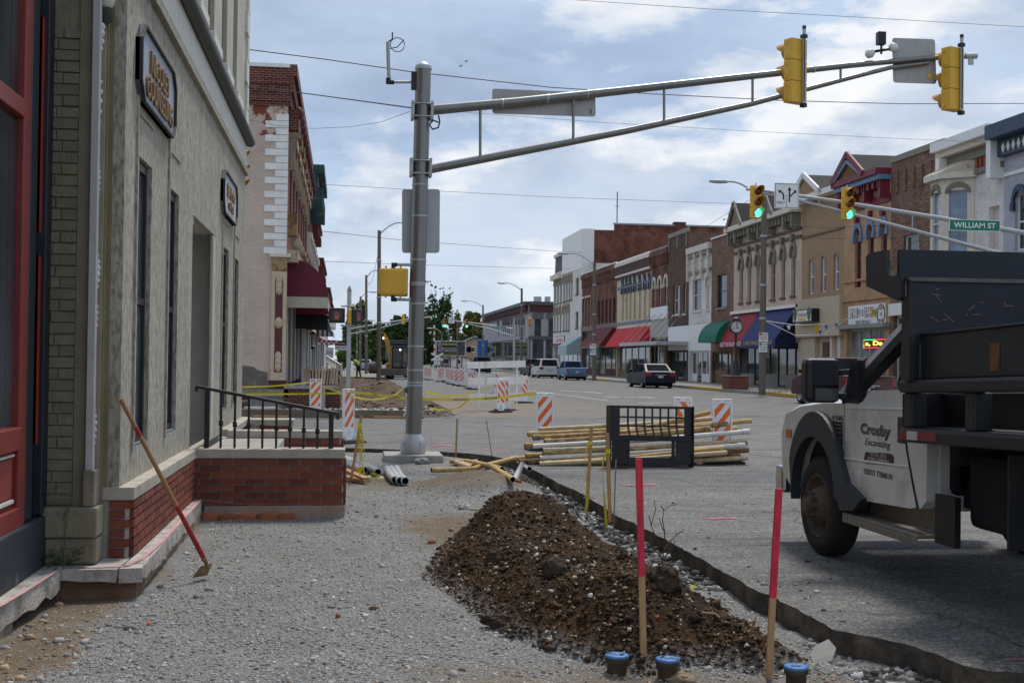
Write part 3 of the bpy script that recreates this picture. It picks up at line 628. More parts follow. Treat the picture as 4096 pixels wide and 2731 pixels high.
# --- walls with openings
def wall_holes(mb, P, a0, a1, z0, z1, holes, thick, mat=0, revmat=None):
    """P(a,z,d): d=0 outer face, d=thick inner; real openings with reveals"""
    A = sorted(set([a0, a1]+[x for h in holes for x in h[:2]])); Z = sorted(set([z0, z1]+[x for h in holes for x in h[2:4]]))
    A = [x for x in A if a0 <= x <= a1]; Z = [x for x in Z if z0 <= x <= z1]
    for i in range(len(A)-1):
        for j in range(len(Z)-1):
            ca, cz = (A[i]+A[i+1])/2, (Z[j]+Z[j+1])/2
            if any(h[0] < ca < h[1] and h[2] < cz < h[3] for h in holes): continue
            mb.add([P(A[i], Z[j], 0), P(A[i+1], Z[j], 0), P(A[i+1], Z[j+1], 0), P(A[i], Z[j+1], 0)], [(0, 1, 2, 3)], mat)
    rv = mat if revmat is None else revmat
    for (x0, x1, y0, y1) in [h[:4] for h in holes]:
        c = [(x0, y0), (x1, y0), (x1, y1), (x0, y1)]
        for k in range(4):
            p, q = c[k], c[(k+1) % 4]
            mb.add([P(*p, 0), P(*q, 0), P(*q, thick), P(*p, thick)], [(0, 1, 2, 3)], rv)
    mb.add([P(a0, z0, 0), P(a0, z1, 0), P(a0, z1, thick), P(a0, z0, thick)], [(0, 1, 2, 3)], mat)
    mb.add([P(a1, z0, 0), P(a1, z1, 0), P(a1, z1, thick), P(a1, z0, thick)], [(0, 1, 2, 3)], mat)
    mb.add([P(a0, z1, 0), P(a1, z1, 0), P(a1, z1, thick), P(a0, z1, thick)], [(0, 1, 2, 3)], mat)

# --- near building with grey stucco front
STUCCO = pm('rough_stucco', (.38, .352, .29), .95, .16, 3, 1.0, 30, col2=(.205, .187, .145), cmix=(.46, .64), cscale=34, stretch=(1, 1, .35))
STUCCOS = pm('smooth_stucco', (.19, .165, .115), .92, .14, 5, .4, 40)
TANP = pm('ochre_paint', (.20, .165, .09), .85, .2, 3, .25, 40, col2=(.27, .2, .07), cmix=(.55, .7), cscale=4)
PBRICK = pm('olive_painted_brick', (.175, .155, .108), .8, .2, 10, .5, 60, island=.12)
WHITEW = pm('weathered_white_wood', (.62, .60, .55), .75, .12, 5, .15, 50, col2=(.42, .39, .33), cmix=(.55, .7), cscale=5)
NAVY = pm('navy_paint', (.012, .017, .026), .42, .25, 4, .1, 40)
REDP = pm('brick_red_paint', (.21, .028, .022), .45, .16, 5, .08, 40)
IRONW = pm('white_painted_iron', (.42, .40, .40), .55, .1, 8, .2, 60)
GREYD = pm('grey_door_paint', (.42, .405, .365), .7, .12, 5, .1, 40)
WX = -1.52
nb = thing('stucco_building', 'grey stucco building with bronze-lettered plaques and narrow dark windows', 'building', (WX, 9, 0))
PX = lambda a, z, d: (WX-d, a, z)
holes = [(9.45, 10.08, .89, 3.03), (11.10, 11.70, .885, 3.02), (12.75, 15.05, .62, 2.97), (15.85, 16.68, .88, 2.94), (17.48, 18.2, .89, 2.93)]
wb = MB(); wall_holes(wb, PX, 8.86, 19.1, .60, 4.28, holes, .065); wb.add([(WX-.065, 8.86, .6), (-2.6, 8.86, .6), (-2.6, 8.86, 4.28), (WX-.065, 8.86, 4.28)], [(0, 1, 2, 3)])
wb.add([(WX, 19.1, -.1), (-9, 19.1, -.1), (-9, 19.1, 10), (WX, 19.1, 10)], [(0, 1, 2, 3)])
wb.build('wall', STUCCO, nb)
up_h = [(12.40, 13.05, 5.06, 8.2), (13.62, 14.75, 5.06, 8.2), (15.15, 16.25, 5.06, 8.2), (16.65, 17.7, 5.06, 8.2)]
up_h = [(10.2, 10.95, 5.06, 8.2), (11.3, 12.0, 5.06, 8.2), (12.5, 13.05, 5.06, 8.2), (13.8, 14.45, 5.06, 8.2), (15.3, 15.95, 5.06, 8.2), (16.8, 17.4, 5.06, 8.2)]
ub = MB(); wall_holes(ub, PX, 8.86, 19.1, 4.86, 10, up_h, .065); ub.build('upper_wall', pm('upper_stucco', (.45, .42, .35), .95, .12, 3, .6, 40), nb)
for a0, a1, z0, z1 in up_h:
    f = MB(); f.box(WX-.064, WX-.05, a0+.001, a1-.001, z0+.001, z1-.001); f.build('window', GLASS, nb)
    f = MB(); f.box(WX-.1, WX+.09, a0-.12, a1+.12, z0-.12, z0); f.build('sill', WHITEW, nb, bevel=.01)
for k_, (a0, a1, z0, z1) in enumerate(holes):
    if k_ == 2: continue
    fr = MB(); d0, d1 = WX-.064, WX-.035
    fr.box(d0, d1, a0, a0+.06, z0, z1); fr.box(d0, d1, a1-.06, a1, z0, z1); fr.box(d0, d1, a0+.06, a1-.06, z0, z0+.07); fr.box(d0, d1, a0+.06, a1-.06, z1-.07, z1); fr.box(d0, d1, a0+.06, a1-.06, 1.95, 2.0)
    wobj = fr.build('window', NAVY, nb); pn = MB(); pn.box(WX-.062, WX-.055, a0+.055, a1-.055, z0+.06, z1-.06); pn.build('pane', GLASS, wobj)
    tr = MB(); g = .09
    tr.box(WX, WX+.018, a0-g-.05, a0-g, z0-.02, z1+.42); tr.box(WX, WX+.012, a0-g, a1+.02, z1+.30, z1+.32)
    tr.build('trim_strip', STUCCO, nb)
    si = MB(); si.box(WX-.034, WX-.005, a0+.01, a1-.01, z0-.02, z0+.02); si.build('sill', pm('blue_grey_sill', (.12, .15, .18), .7, .2), nb)
dr = MB(); dr.box(-2.45, -2.40, 13.0, 15.05, .62, 2.97); dr.build('door_recess', GREYD, nb)
dd_ = MB(); dd_.box(-2.40, -2.34, 13.15, 14.1, .66, 2.8); door = dd_.build('door', GREYD, nb)
pw = MB(); pw.box(-2.45, WX-.066, 15.055, 15.10, .62, 2.97); pw.build('door_jamb', GREYD, nb)
for i in range(7):
    z0 = .95+i*.29; f = MB()
    for (a0, a1) in ((-2.18, -1.86),):
        f.box(a0, a1, 15.03, 15.055, z0, z0+.025); f.box(a0, a1, 15.03, 15.055, z0+.2, z0+.225); f.box(a0, a0+.025, 15.03, 15.055, z0+.025, z0+.2); f.box(a1-.025, a1, 15.03, 15.055, z0+.025, z0+.2)
    f.build('panel_moulding', GREYD, nb)
j2 = MB(); j2.box(-2.4, WX-.066, 12.70, 12.75, .62, 2.97); j2.box(-2.45, WX-.066, 12.75, 15.05, 2.97, 3.0); j2.build('door_soffit', GREYD, nb)
colm = MB(); colm.lathe([(.075, .62), (.075, .7), (.058, .72), (.052, 2.75), (.07, 2.77), (.085, 2.83), (.085, 2.9)], (WX-.12, 12.88, 0), 16); colm.box(WX-.22, WX-.02, 12.78, 12.98, 2.9, 2.97); colm.build('column', WHITEW, nb)
cj = MB(); cj.box(WX-.03, WX-.001, 14.72, 15.049, .62, 2.96); cj.build('door_casing', GREYD, nb)
cb = MB(); cb.box(WX-.2, WX+.05, 8.8, 19.14, 4.28, 4.34); cb.box(WX-.2, WX+.03, 8.8, 19.13, 4.34, 4.40); cb.build('moulding', STUCCO, nb)
for y0 in np.arange(8.8, 19.1, 1.29):
    f = MB(); f.box(WX-.2, WX+.015, y0, min(y0+1.283, 19.12), 4.402, 4.74); f.build('frieze_board', WHITEW, nb)
gt = MB(); gt.tube([(WX+.06, 8.8, 4.80), (WX+.06, 19.2, 4.80)], .075, 12); gt.box(WX-.2, WX+.02, 8.8, 19.15, 4.745, 4.86); gt.build('gutter', pm('gutter_green', (.022, .026, .02), .5, .15), nb)
for i in range(14):
    f = MB(); wq = .42 if i % 2 == 0 else .26; z0 = 4.9+i*.36; f.box(WX-.3, WX+.035, 19.12-wq, 19.14, z0, z0+.33); f.build('quoin', WHITEW, nb)
CAPZ0, CAPZ1 = .572, .66
BRK = pm('red_brick', (.135, .031, .018), .75, .22, 9, .35, 60, island=.22)
BRKM = [pm('red_brick_%s' % n, c, .75, .2, 9, .35, 60) for n, c in (('mid', (.17, .04, .023)), ('dark', (.125, .03, .018)), ('warm', (.2, .052, .028)))]
MORT = pm('mortar', (.46, .43, .38), .95, .15, 10, .3, 60)
BL, BH, JT = .213, .0677, .014
bm_cache = {}
def brick_mesh(l, h, d, mi=0):
    k_ = (round(l, 3), round(h, 3), round(d, 3), mi)
    if k_ not in bm_cache:
        q = MB(); q.box(0, l, -d, 0, 0, h); o = q.build('brick', BRKM[mi]); bm_cache[k_] = o.data; bpy.data.objects.remove(o)
    return bm_cache[k_]
def brick_face(parent, origin, xd, length, z0, z1, first=0.0, dep=.03, courses=None):
    """courses of single bricks; face normal = xd rotated -90deg"""
    xd = Vector(xd).normalized(); nrm = Vector((xd.y, -xd.x, 0)); M0 = Matrix(((xd.x, -nrm.x, 0, 0), (xd.y, -nrm.y, 0, 0), (0, 0, 1, 0), (0, 0, 0, 1)))
    nrow = int(round((z1-z0)/BH)); r_ = random.Random(int(length*100)+7); h = (z1-z0)/nrow
    for r2 in range(nrow):
        a = -((r2 % 2)*.5+first) * BL
        while a < length:
            s0, s1 = max(a, 0)+JT/2*(a > 0), min(a+BL, length)-JT/2*(a+BL < length)
            if s1-s0 > .03:
                jit = r_.uniform(.0, .002)
                M = Matrix.Translation(Vector(origin)+xd*s0+nrm*jit+Vector((0, 0, z0-origin[2]+r2*h+JT/2))) @ M0
                inst(brick_mesh(s1-s0, h-JT, dep, r_.choice((0, 0, 1, 2))), 'brick', parent, M)
            a += BL
kw = thing('knee_wall', 'long red brick knee wall with stone cap under the stucco front', 'wall', (-1.45, 9, .18))
part_box('mortar_core', MORT, kw, -2.0, -1.4515, 8.8715, 12.52, .18, CAPZ0)
brick_face(kw, (-1.45, 8.87, .18), (0, 1, 0), 3.62, .18, CAPZ0, .3)
brick_face(kw, (-1.58, 8.87, .18), (1, 0, 0), .13, .18, CAPZ0, .5)
q = MB(); q.box(-1.9, -1.415, 8.84, 12.44, CAPZ0, CAPZ1); q.build('stone_cap', LIME, kw, bevel=.006)
def stoop(name, label, y, xr, zb, nrow_z, first):
    o = thing(name, label, 'wall', (-.75, y, zb)); part_box('mortar_core', MORT, o, -1.52, xr-.0015, y+.0015, y+.24, zb, CAPZ0)
    brick_face(o, (-1.45, y, zb), (1, 0, 0), xr+1.45, zb, CAPZ0, first)
    brick_face(o, (xr, y, zb), (0, 1, 0), .25, zb, CAPZ0, .3)
    q = MB(); q.box(-1.412, xr+.018, y-.03, y+.28, CAPZ0+.002, CAPZ1+.002); q.build('stone_cap', LIME, o, bevel=.006); return o
st1 = stoop('stoop_wall', 'low red brick stoop wall carrying the black iron railing', 12.48, 0.0, .115, 7, .2)
st2 = stoop('stoop_wall', 'second low red brick stoop wall seen through the railing', 15.62, -.03, -.04, 9, .4)
for i in range(3):
    part_box('step', CONC, st2, -1.45+.0, -.12-.3*i, 12.75, 15.58, .0+.19*i, .19+.19*i)
kw2 = thing('knee_wall', 'short brick knee wall with cap beyond the second stoop wall', 'wall', (-1.45, 17, .1))
part_box('mortar_core', MORT, kw2, -2.0, -1.4515, 15.9, 19.2, -.1, CAPZ0); brick_face(kw2, (-1.45, 15.9, -.1), (0, 1, 0), 3.3, -.1, CAPZ0, .1); brick_face(kw2, (-1.2, 18.4, -.1), (1, 0, 0), .45, -.1, CAPZ0, .1)
q = MB(); q.box(-1.9, -1.39, 15.92, 19.25, CAPZ0, CAPZ1); q.box(-1.39, -.72, 18.37, 18.9, CAPZ0+.002, CAPZ1+.002); q.build('stone_cap', LIME, kw2, bevel=.006)
part_box('mortar_core', MORT, kw2, -1.38, -.755, 18.4035, 18.85, -.1, CAPZ0)
SLAB = pm('painted_slab', (.42, .39, .35), .9, .15, 6, .5, 50, col2=(.27, .235, .2), cmix=(.48, .62), cscale=7)
ed = thing('footing_edge', 'thin pale concrete footing ledge below the knee wall', 'footing', (-1.5, 8.4, 0))
def ledge(poly, z0, z1, mt=SLAB, name='ledge', jit=.012):
    pts_ = []
    for (a, b) in zip(poly, poly[1:]+poly[:1]):
        a, b = Vector((*a, 0)), Vector((*b, 0)); n_ = max(1, int((b-a).length/.09))
        for i in range(n_):
            p = vl(a, b, i/n_); pts_.append((p.x+mnoise.noise((p.x*9, p.y*9, 1))*jit, p.y+mnoise.noise((p.x*9, p.y*9, 5))*jit))
    q = MB(); k2 = len(pts_); tr_ = tessellate_polygon([[Vector((a, b, 0)) for a, b in pts_]])
    T = [(a, b, z1) for a, b in pts_]; B = [(a-.0+mnoise.noise((a*13, b*13, 2))*.02, b, z0+mnoise.noise((a*7, b*7, 3))*.03) for a, b in pts_]
    q.add(T, tr_); q.add(T+B, [(i, (i+1) % k2, k2+(i+1) % k2, k2+i) for i in range(k2)]); return q.build(name, mt, ed)
ledge([(-1.78, 8.36), (-1.44, 8.38), (-1.44, 8.9), (-1.9, 8.9), (-1.9, 8.40)], .095, .178)
ledge([(-1.425, 8.385), (-1.29, 8.40), (-1.30, 8.9), (-1.425, 8.9)], .09, .181)
ledge([(-1.435, 8.905), (-1.30, 8.905), (-1.345, 12.35), (-1.435, 12.46)], .06, .178)
ledge([(-2.0, 3.5), (-1.86, 3.5), (-1.845, 7.2), (-1.79, 8.34), (-1.92, 8.60), (-2.0, 8.60)], .05, .176)
PINKSLAB = pm('pinkish_plaster', (.36, .235, .175), .9, .16, 5, .5, 40, col2=(.3, .28, .25), cmix=(.48, .6), cscale=8)
ledge([(-1.33, 12.40), (.02, 12.44), (.03, 12.6), (-1.3, 12.6)], -.04, .115, PINKSLAB)
for nm, lst in (('left', [((-1.8, 8.40), (-1.30, 8.42))]),):
    part_box('old_brick_footing', pm('dirty_brick', (.17, .10, .065), .95, .35, 6, .6, 30), ed, -1.84, -1.33, 8.44, 8.8, -.1, .11)
q = MB(); q.box(-1.40, -1.345, 8.9, 12.4, -.1, .08); q.box(-1.9, -1.865, 3.5, 7.5, -.1, .07); q.box(-1.3, .0, 12.47, 12.6, -.1, .0); q.build('old_footing_face', pm('crumbling_footing', (.27, .2, .14), .95, .35, 7, .9, 30), ed)
for i, (x, y, z) in enumerate(((-1.25, 12.37, -.0), (-1.10, 12.36, -.01), (-.92, 12.38, -.01), (-.72, 12.38, 0), (-.55, 12.40, -.01))):
    q = MB(); q.box(-.09, .09, -.04, .04, -.035, .035); o = q.build('old_brick', BRICKBIT, ed, bevel=.012); o.matrix_basis = Matrix.LocRotScale((x, y, z+.015), Matrix.Rotation(.2*math.sin(i*2.1), 3, 'Z').to_euler(), None)
def free_strip(name, P, wdt, mt, label=None, cat=None):
    q = MB(); P = [Vector(p) for p in P]
    for a, b in zip(P[:-1], P[1:]):
        d = (b-a).normalized(); n_ = Vector((-d.y, d.x, 0))*wdt/2; q.add([a-n_, b-n_, b+n_, a+n_], [(0, 1, 2, 3)])
    return q.build(name, mt, ed)
PINKL = pm('pink_line', (.58, .22, .25), .85, .3, 12, col2=(.40, .33, .3), cmix=(.4, .62), cscale=16)
free_strip('spray_line', [(-1.86, 7.0, .186), (-1.825, 7.6, .186), (-1.80, 8.30, .186)], .025, PINKL)
free_strip('spray_line', [(-1.7, 8.44, .187), (-1.40, 8.46, .187), (-1.345, 8.75, .187), (-1.325, 9.6, .187), (-1.345, 11.0, .187), (-1.355, 12.34, .187), (-.9, 12.43, .123), (.0, 12.46, .123)], .03, PINKL)
# --- painted brick pier with iron pilaster
pr = thing('brick_pier', 'olive painted brick pier with white cast iron pilaster at the corner', 'pier', (-1.8, 8.7, .18))
part_box('core', PBRICK, pr, -2.6, -1.775, 8.615, 9.3, .56, 6)
nrow = 42; bh_ = .0755
for r2 in range(nrow):
    z0 = .565+r2*bh_; xs_ = (-1.972, -1.88, -1.775) if r2 % 2 else (-1.972, -1.93+.02*math.sin(r2), -1.775)
    if r2 % 3 == 0: xs_ = (-1.972, -1.775)
    for a, b in zip(xs_[:-1], xs_[1:]):
        q = MB(); jj = .004*math.sin(r2*7.3+a*40); q.box(a+.003, b-.003, 8.598+jj, 8.63, z0+.004, z0+bh_-.004); q.build('brick', PBRICK, pr, bevel=.004)
part_box('stucco_strip', STUCCOS, pr, -1.774, -1.69, 8.60, 9.2, .56, 6)
q = MB(); q.box(-1.689, -1.643, 8.565, 8.60, .8, 6); q.box(-1.689, -1.64, 8.56, 8.62, .8, 6); q.build('pilaster_edge', IRONW, pr, bevel=.004)
q = MB(); q.box(-1.689, -1.66, 8.621, 8.74, .8, 6); q.box(-1.689, -1.635, 8.74, 8.765, .8, 6); q.build('pilaster_face', pm('beige_iron', (.30, .27, .2), .7, .15), pr)
q = MB(); q.box(-1.75, -1.625, 8.765, 8.86, .56, 6); q.box(-1.69, -1.60, 8.84, 8.862, .66, 6); q.build('ochre_strip', TANP, pr)
for z0, z1, wq in ((.95, 1.22, .02), (1.7, 1.95, .016), (2.0, 2.25, .026), (2.62, 2.85, .016), (3.1, 3.5, .02), (3.6, 3.9, .03)):
    q = MB()
    for i in range(6):
        t = (i+.5)/6; zc = lerp(z0, z1, t); rr = wq*(1-abs(2*t-1)*.6)
        M = Matrix.Diagonal((.8, 1.3, 1.3)); q.lathe([(.002, -rr), (rr*.8, -rr*.6), (rr, 0), (rr*.8, rr*.6), (.002, rr)], (-1.657, 8.685+.012*math.sin(i*2.2), zc), 8, M=Matrix.Diagonal((1, 1.4, 1.2, 1)).to_3x3())
    q.build('leaf_ornament', pm('chipped_white', (.6, .58, .54), .6, .15), pr)
q = MB(); q.lathe([(.004, -.14), (.05, -.10), (.065, -.03), (.05, .06), (.03, .14), (.02, .22)], (-1.63, 8.70, 4.02), 12); q.build('bracket', pm('chipped_white', (.6, .58, .54)), pr)
q = MB(); q.lathe([(.004, -.06), (.035, -.03), (.05, .02), (.045, .06)], (-1.63, 8.70, 3.84), 10); q.build('bracket_tip', pm('dark_moss', (.05, .055, .05), .9, .3), pr)
q = MB(); q.box(-1.97, -1.60, 8.52, 8.80, .36, .56); q.build('plinth_block', pm('olive_stone', (.2, .178, .125), .9, .18, 5, .5, 30), pr, bevel=.015)
q = MB(); q.box(-1.955, -1.605, 8.54, 8.80, .182, .358); q.build('base_stone', pm('olive_stone', (.2, .178, .125)), pr, bevel=.02)
q = MB(); q.box(-1.70, -1.625, 8.545, 8.78, .562, .80); q.build('pilaster_base', pm('olive_stone', (.2, .178, .125)), pr, bevel=.008)
# --- red and navy shopfront at the left edge
sf = thing('shopfront', 'brick red and navy shopfront with dark glass at the left edge', 'shopfront', (-2, 7.5, .18))
part_box('dark_room', DARK, sf, -2.3, -2.0, 5.5, 8.04, 1.1, 6)
part_box('pane', GLASS, sf, -2.0, -1.995, 5.5, 7.98, 1.10, 6)
for a0, a1, z0, z1, d in ((7.93, 8.10, .5, 6, 0), (5.5, 7.93, 3.0, 3.11, .005), (5.5, 7.93, .98, 1.12, .02), (5.5, 7.93, .5, .63, .012)):
    q = MB(); q.box(-2.02, -1.955+d, a0, a1, z0, z1); q.build('rail' if a0 < 6 else 'stile', REDP, sf, bevel=.008)
part_box('panel', REDP, sf, -2.02, -1.985, 5.5, 7.93, .63, .98)
q = MB(); q.box(-1.984, -1.975, 7.2, 7.86, .70, .93); q.build('raised_panel', pm('faded_red_paint', (.28, .05, .04), .5, .15), sf, bevel=.006)
q = MB(); q.box(-1.984, -1.965, 7.0, 7.88, .665, .685); q.box(-1.984, -1.965, 7.0, 7.88, .945, .96); q.build('panel_bead', WHITEW, sf)
for a0, a1, d in ((8.10, 8.28, .0), (8.28, 8.40, -.03), (8.46, 8.598, .02)):
    q = MB(); q.box(-2.1, -1.955+d, a0, a1, .52, 6); q.build('navy_post', NAVY, sf, bevel=.01)
for z0, z1 in ((.98, 2.2), (2.35, 3.75)):
    part_box('red_inlay', pm('bright_red_paint', (.34, .03, .02), .4, .1), sf, -2.0, -1.968, 8.40, 8.46, z0, z1)
part_box('navy_post', NAVY, sf, -2.1, -1.97, 8.40, 8.46, .52, 6)
q = MB(); q.box(-2.2, -1.925, 5.5, 8.597, .178, .51); q.build('plinth', pm('navy_plinth', (.02, .028, .036), .6, .3, 5, .3, 30, col2=(.3, .29, .27), cmix=(.66, .72), cscale=7), sf, bevel=.015)
part_box('wall', PBRICK, sf, -3.5, -2.3, 5.0, 8.58, -.2, 6.2)
# --- plaques
BRONZE = pm('bronze_letters', (.26, .15, .06), .5, .2, 20, metal=.3); PLQ = pm('grey_blue_board', (.30, .33, .38), .6, .1, 4, stretch=(1, 1, .4)); PLF = pm('black_weathered_frame', (.035, .034, .035), .7, .35, 12, .3, 30)
def plaque(label, y0, y1, z0, z1, cut, lines, mt):
    o = thing('plaque', label, 'sign', (WX, (y0+y1)/2, z0)); X0 = WX
    po = [(y0, z0+cut), (y0+cut*1.2, z0), (y1-cut*1.2, z0), (y1, z0+cut), (y1, z1-cut), (y1-cut*1.2, z1), (y0+cut*1.2, z1), (y0, z1-cut)]
    cy, cz = (y0+y1)/2, (z0+z1)/2; sh = lambda k_: [(cy+(a-cy)*(1-k_/(y1-y0)*2), cz+(b-cz)*(1-k_/(z1-z0)*2)) for a, b in po]
    q = MB(); q.prism(po, lambda a, b, d: Vector((X0+d, a, b)), .0, .03); q.build('board', mt, o)
    q = MB(); inner = sh(.018);
    for i in range(8):
        a, b, c, d = po[i], po[(i+1) % 8], inner[(i+1) % 8], inner[i]
        V4 = [(X0+.0, *a), (X0+.0, *b), (X0+.0, *c), (X0+.0, *d), (X0+.055, *a), (X0+.055, *b), (X0+.055, *c), (X0+.055, *d)]
        q.add(V4, [(4, 5, 6, 7), (0, 1, 5, 4), (2, 3, 7, 6)])
    q.build('frame', PLF, o)
    for (body, h, yc, zc, wd) in lines: text(body, h, (X0+.031, yc, zc), (0, 1, 0), (0, 0, 1), BRONZE, o, width=wd, depth=.018)
    return o
plaque('large octagonal grey plaque with bronze letters over the first window', 9.22, 11.06, 3.41, 3.98, .13, [('NICOLEY', .17, 10.17, 3.775, .98), ('COUNSELING', .17, 10.19, 3.575, 1.38)], PLQ)
plaque('small octagonal pale plaque with brown letters near the far corner', 15.45, 17.3, 3.32, 3.85, .13, [('LAMM', .15, 16.4, 3.65, .95), ('OFFICE', .10, 16.45, 3.48, .7)], pm('pale_board', (.42, .44, .46), .6, .1))
# --- iron railing on the stoop wall
rl = thing('railing', 'sloping black iron railing on the stoop wall', 'railing', (-.7, 12.6, .66))
RY = 12.6; zt = lambda x: lerp(1.265, 1.005, (x+1.44)/(1.44-.055))
q = MB(); q.bar((-1.445, RY, zt(-1.445)), (-.05, RY, zt(-.05)), .045, .032); q.bar((-.06, RY, zt(-.05)), (-.06, RY, zt(-.05)-.055), .04, .03); q.bar((-1.44, RY, zt(-1.44)), (-1.44, RY, zt(-1.44)-.05), .04, .03); q.build('handrail', BLACKP, rl, bevel=.006)
for x in (-1.335, -.125):
    q = MB(); q.box(x-.024, x+.024, RY-.024, RY+.024, .66, zt(x)-.01); q.build('post', BLACKP, rl, bevel=.004)
for i in range(8):
    x = lerp(-1.335, -.125, (i+1)/9); q = MB(); zk = lerp(.66, zt(x), .44)
    q.box(x-.011, x+.011, RY-.011, RY+.011, .66, zt(x)-.01); q.lathe([(.012, -.03), (.026, -.012), (.018, 0), (.026, .012), (.012, .03)], (x, RY, zk), 10); q.lathe([(.012, -.006), (.017, 0), (.012, .006)], (x, RY, zk+.055), 8); q.lathe([(.012, -.006), (.017, 0), (.012, .006)], (x, RY, zk-.055), 8)
    q.build('baluster', BLACKP, rl)
# --- the long-handled hoe and the weed
hb = at(835, 2305, Z=0); ht = at(495, 1595, X=-1.47)
hoe = thing('hoe', 'long wooden handled hoe with red collar leaning on the wall', 'hoe', (hb.x, hb.y, 0))
top = Vector((-1.49, ht.y, ht.z)); bot = Vector((hb.x-.0, hb.y, .06))
q = MB(); q.tube([top, vl(top, bot, .62)], .0155, 12); q.tube([vl(top, bot, .16), vl(top, bot, .21)], .0158, 12, 1); q.build('handle', [pm('varnished_handle', (.33, .17, .075), .45, .15, 6, stretch=(8, 8, 1)), pm('red_paint', (.32, .02, .02), .4, .1)], hoe)
q = MB(); q.tube([vl(top, bot, .62), vl(top, bot, .93)], [.016, .019], 12); q.build('collar', pm('red_paint', (.32, .02, .02), .4, .1), hoe)
q = MB(); q.tube([vl(top, bot, .93), bot], [.018, .012], 10); q.add([bot+Vector((-.11, -.05, -.06)), bot+Vector((-.02, .05, -.06)), bot+Vector((.02, .03, .03)), bot+Vector((-.05, -.06, .025)), bot+Vector((-.105, -.055, -.058)), bot+Vector((-.015, .045, -.058)), bot+Vector((.024, .025, .032)), bot+Vector((-.046, -.065, .027))], [(0, 1, 2, 3), (4, 5, 6, 7), (0, 1, 5, 4), (2, 3, 7, 6), (1, 2, 6, 5), (0, 3, 7, 4)]); q.build('blade', pm('brassy_steel', (.3, .2, .09), .5, .25, 9, metal=.5), hoe)
LEAF = pm('weed_leaf', (.055, .095, .03), .6, .3, 20)
p = Vector((-1.80, 8.50, .18)); wd_ = thing('weed', 'green weed sprouting at the foot of the painted pier', 'weed', p)
q = MB(); q.tube([p, p+Vector((.005, -.0, .2)), p+Vector((.015, 0, .42)), p+Vector((.0, 0, .60))], [.005, .004, .003, .002], 6); q.tube([p+Vector((.01, 0, .34)), p+Vector((.06, 0, .46)), p+Vector((.08, 0, .58))], .002, 5); q.build('stem', pm('weed_stem', (.1, .12, .05), .7), wd_)
q = MB(); r_ = random.Random(3)
for i in range(130):
    low = i < 95; a = r_.uniform(0, 6.28); h_ = r_.uniform(.0, .12)*(1 if low else 0) + (0 if low else r_.uniform(.15, .58)); rad = r_.uniform(.02, .13) if low else r_.uniform(.005, .05)
    c = p+Vector((math.cos(a)*rad, math.sin(a)*rad*.6-.02, h_)); s_ = r_.uniform(.012, .03) if low else r_.uniform(.006, .014)
    d = Vector((math.cos(a), math.sin(a), r_.uniform(-.3, .6))).normalized(); e = d.cross(Vector((r_.uniform(-1, 1), r_.uniform(-1, 1), 1))).normalized()
    q.add([c, c+d*s_+e*s_*.5, c+d*s_*2, c+d*s_-e*s_*.5], [(0, 1, 2, 3)])
q.build('leaves', LEAF, wd_)

# --- near signal pole with mast arm
PY = 19.5
pole = thing('signal_pole', 'tall grey steel signal pole on a concrete footing with long trussed mast arm', 'signal pole', (1.06, PY, .1))
q = MB(); q.box(.62, 1.52, 19.1, 20.0, -.25, .095); q.build('footing', CONC, pole, bevel=.02)
px0, px1 = at(1652, 1790, Y=PY), at(1694, 262, Y=PY)
pc = lambda z: vl(px0, px1, (z-px0.z)/(px1.z-px0.z))
q = MB(); q.tube([pc(.1), pc(1.5), pc(3), pc(6.1)], [.124, .123, .122, .122], 28); q.build('shaft', STEEL, pole)
q = MB(); q.lathe([(.19, .1), (.195, .11), (.195, .24), (.185, .30), (.15, .36), (.127, .40)], (pc(.2).x, PY, 0), 24);
for a in (.6, 2.2, 3.8, 5.4): q.box(-.012, .012, -.2, -.12, .11, .28, M=Matrix.Translation((pc(.2).x, PY, 0)) @ Matrix.Rotation(a, 4, 'Z'))
q.build('base_cover', GALV, pole)
q = MB(); q.lathe([(.132, 6.08), (.134, 6.12), (.12, 6.15), (.05, 6.20), (.004, 6.215)], (pc(6.1).x, PY, 0), 24); q.build('cap', GALV, pole)
for v in (1040, 1140, 1215, 1385, 1480, 1530, 650*1.7415, 885*1.7415, 865, 740):
    z = at(1660, v, Y=PY).z; c = pc(z); q = MB(); q.lathe([(.126, -.014), (.128, -.01), (.128, .01), (.126, .014)], (c.x, PY, z), 24, caps=False); q.build('strap', GALV, pole)
for v in (445, 672):
    z = at(1690, v, Y=PY).z; c = pc(z); q = MB()
    for sx in (-1, 1):
        q.box(c.x+sx*.15-.02, c.x+sx*.15+.02, PY-.13, PY+.13, z-.14, z+.14)
        for dz in (-.1, .1): q.tube([(c.x-.16, PY+.13*sx, z+dz), (c.x+.16, PY+.13*sx, z+dz)], .012, 8)
    q.build('clamp', GALV, pole)
ua = [(1722, 441), (2080, 408), (2500, 362), (3000, 305), (3400, 262), (3690, 235), (3888, 226)]
la = [(1722, 677), (2100, 603), (2500, 525), (3000, 417), (3400, 312), (3560, 272), (3715, 252)]
UA = [at(u, v, Y=PY) for u, v in ua]; LA = [at(u, v, Y=PY) for u, v in la]
q = MB(); q.tube(UA, [.082, .075, .066, .057, .048, .042, .036], 18); q.build('upper_arm', STEEL, pole)
q = MB(); q.tube(LA, [.070, .064, .055, .046, .038, .035, .032], 18); q.build('lower_arm', STEEL, pole)
def on(P, u_list, u):
    for (a, pa), (b, pb) in zip(zip(u_list[:-1], P[:-1]), zip(u_list[1:], P[1:])):
        if a <= u <= b: return vl(pa, pb, (u-a)/(b-a))
    return P[-1]
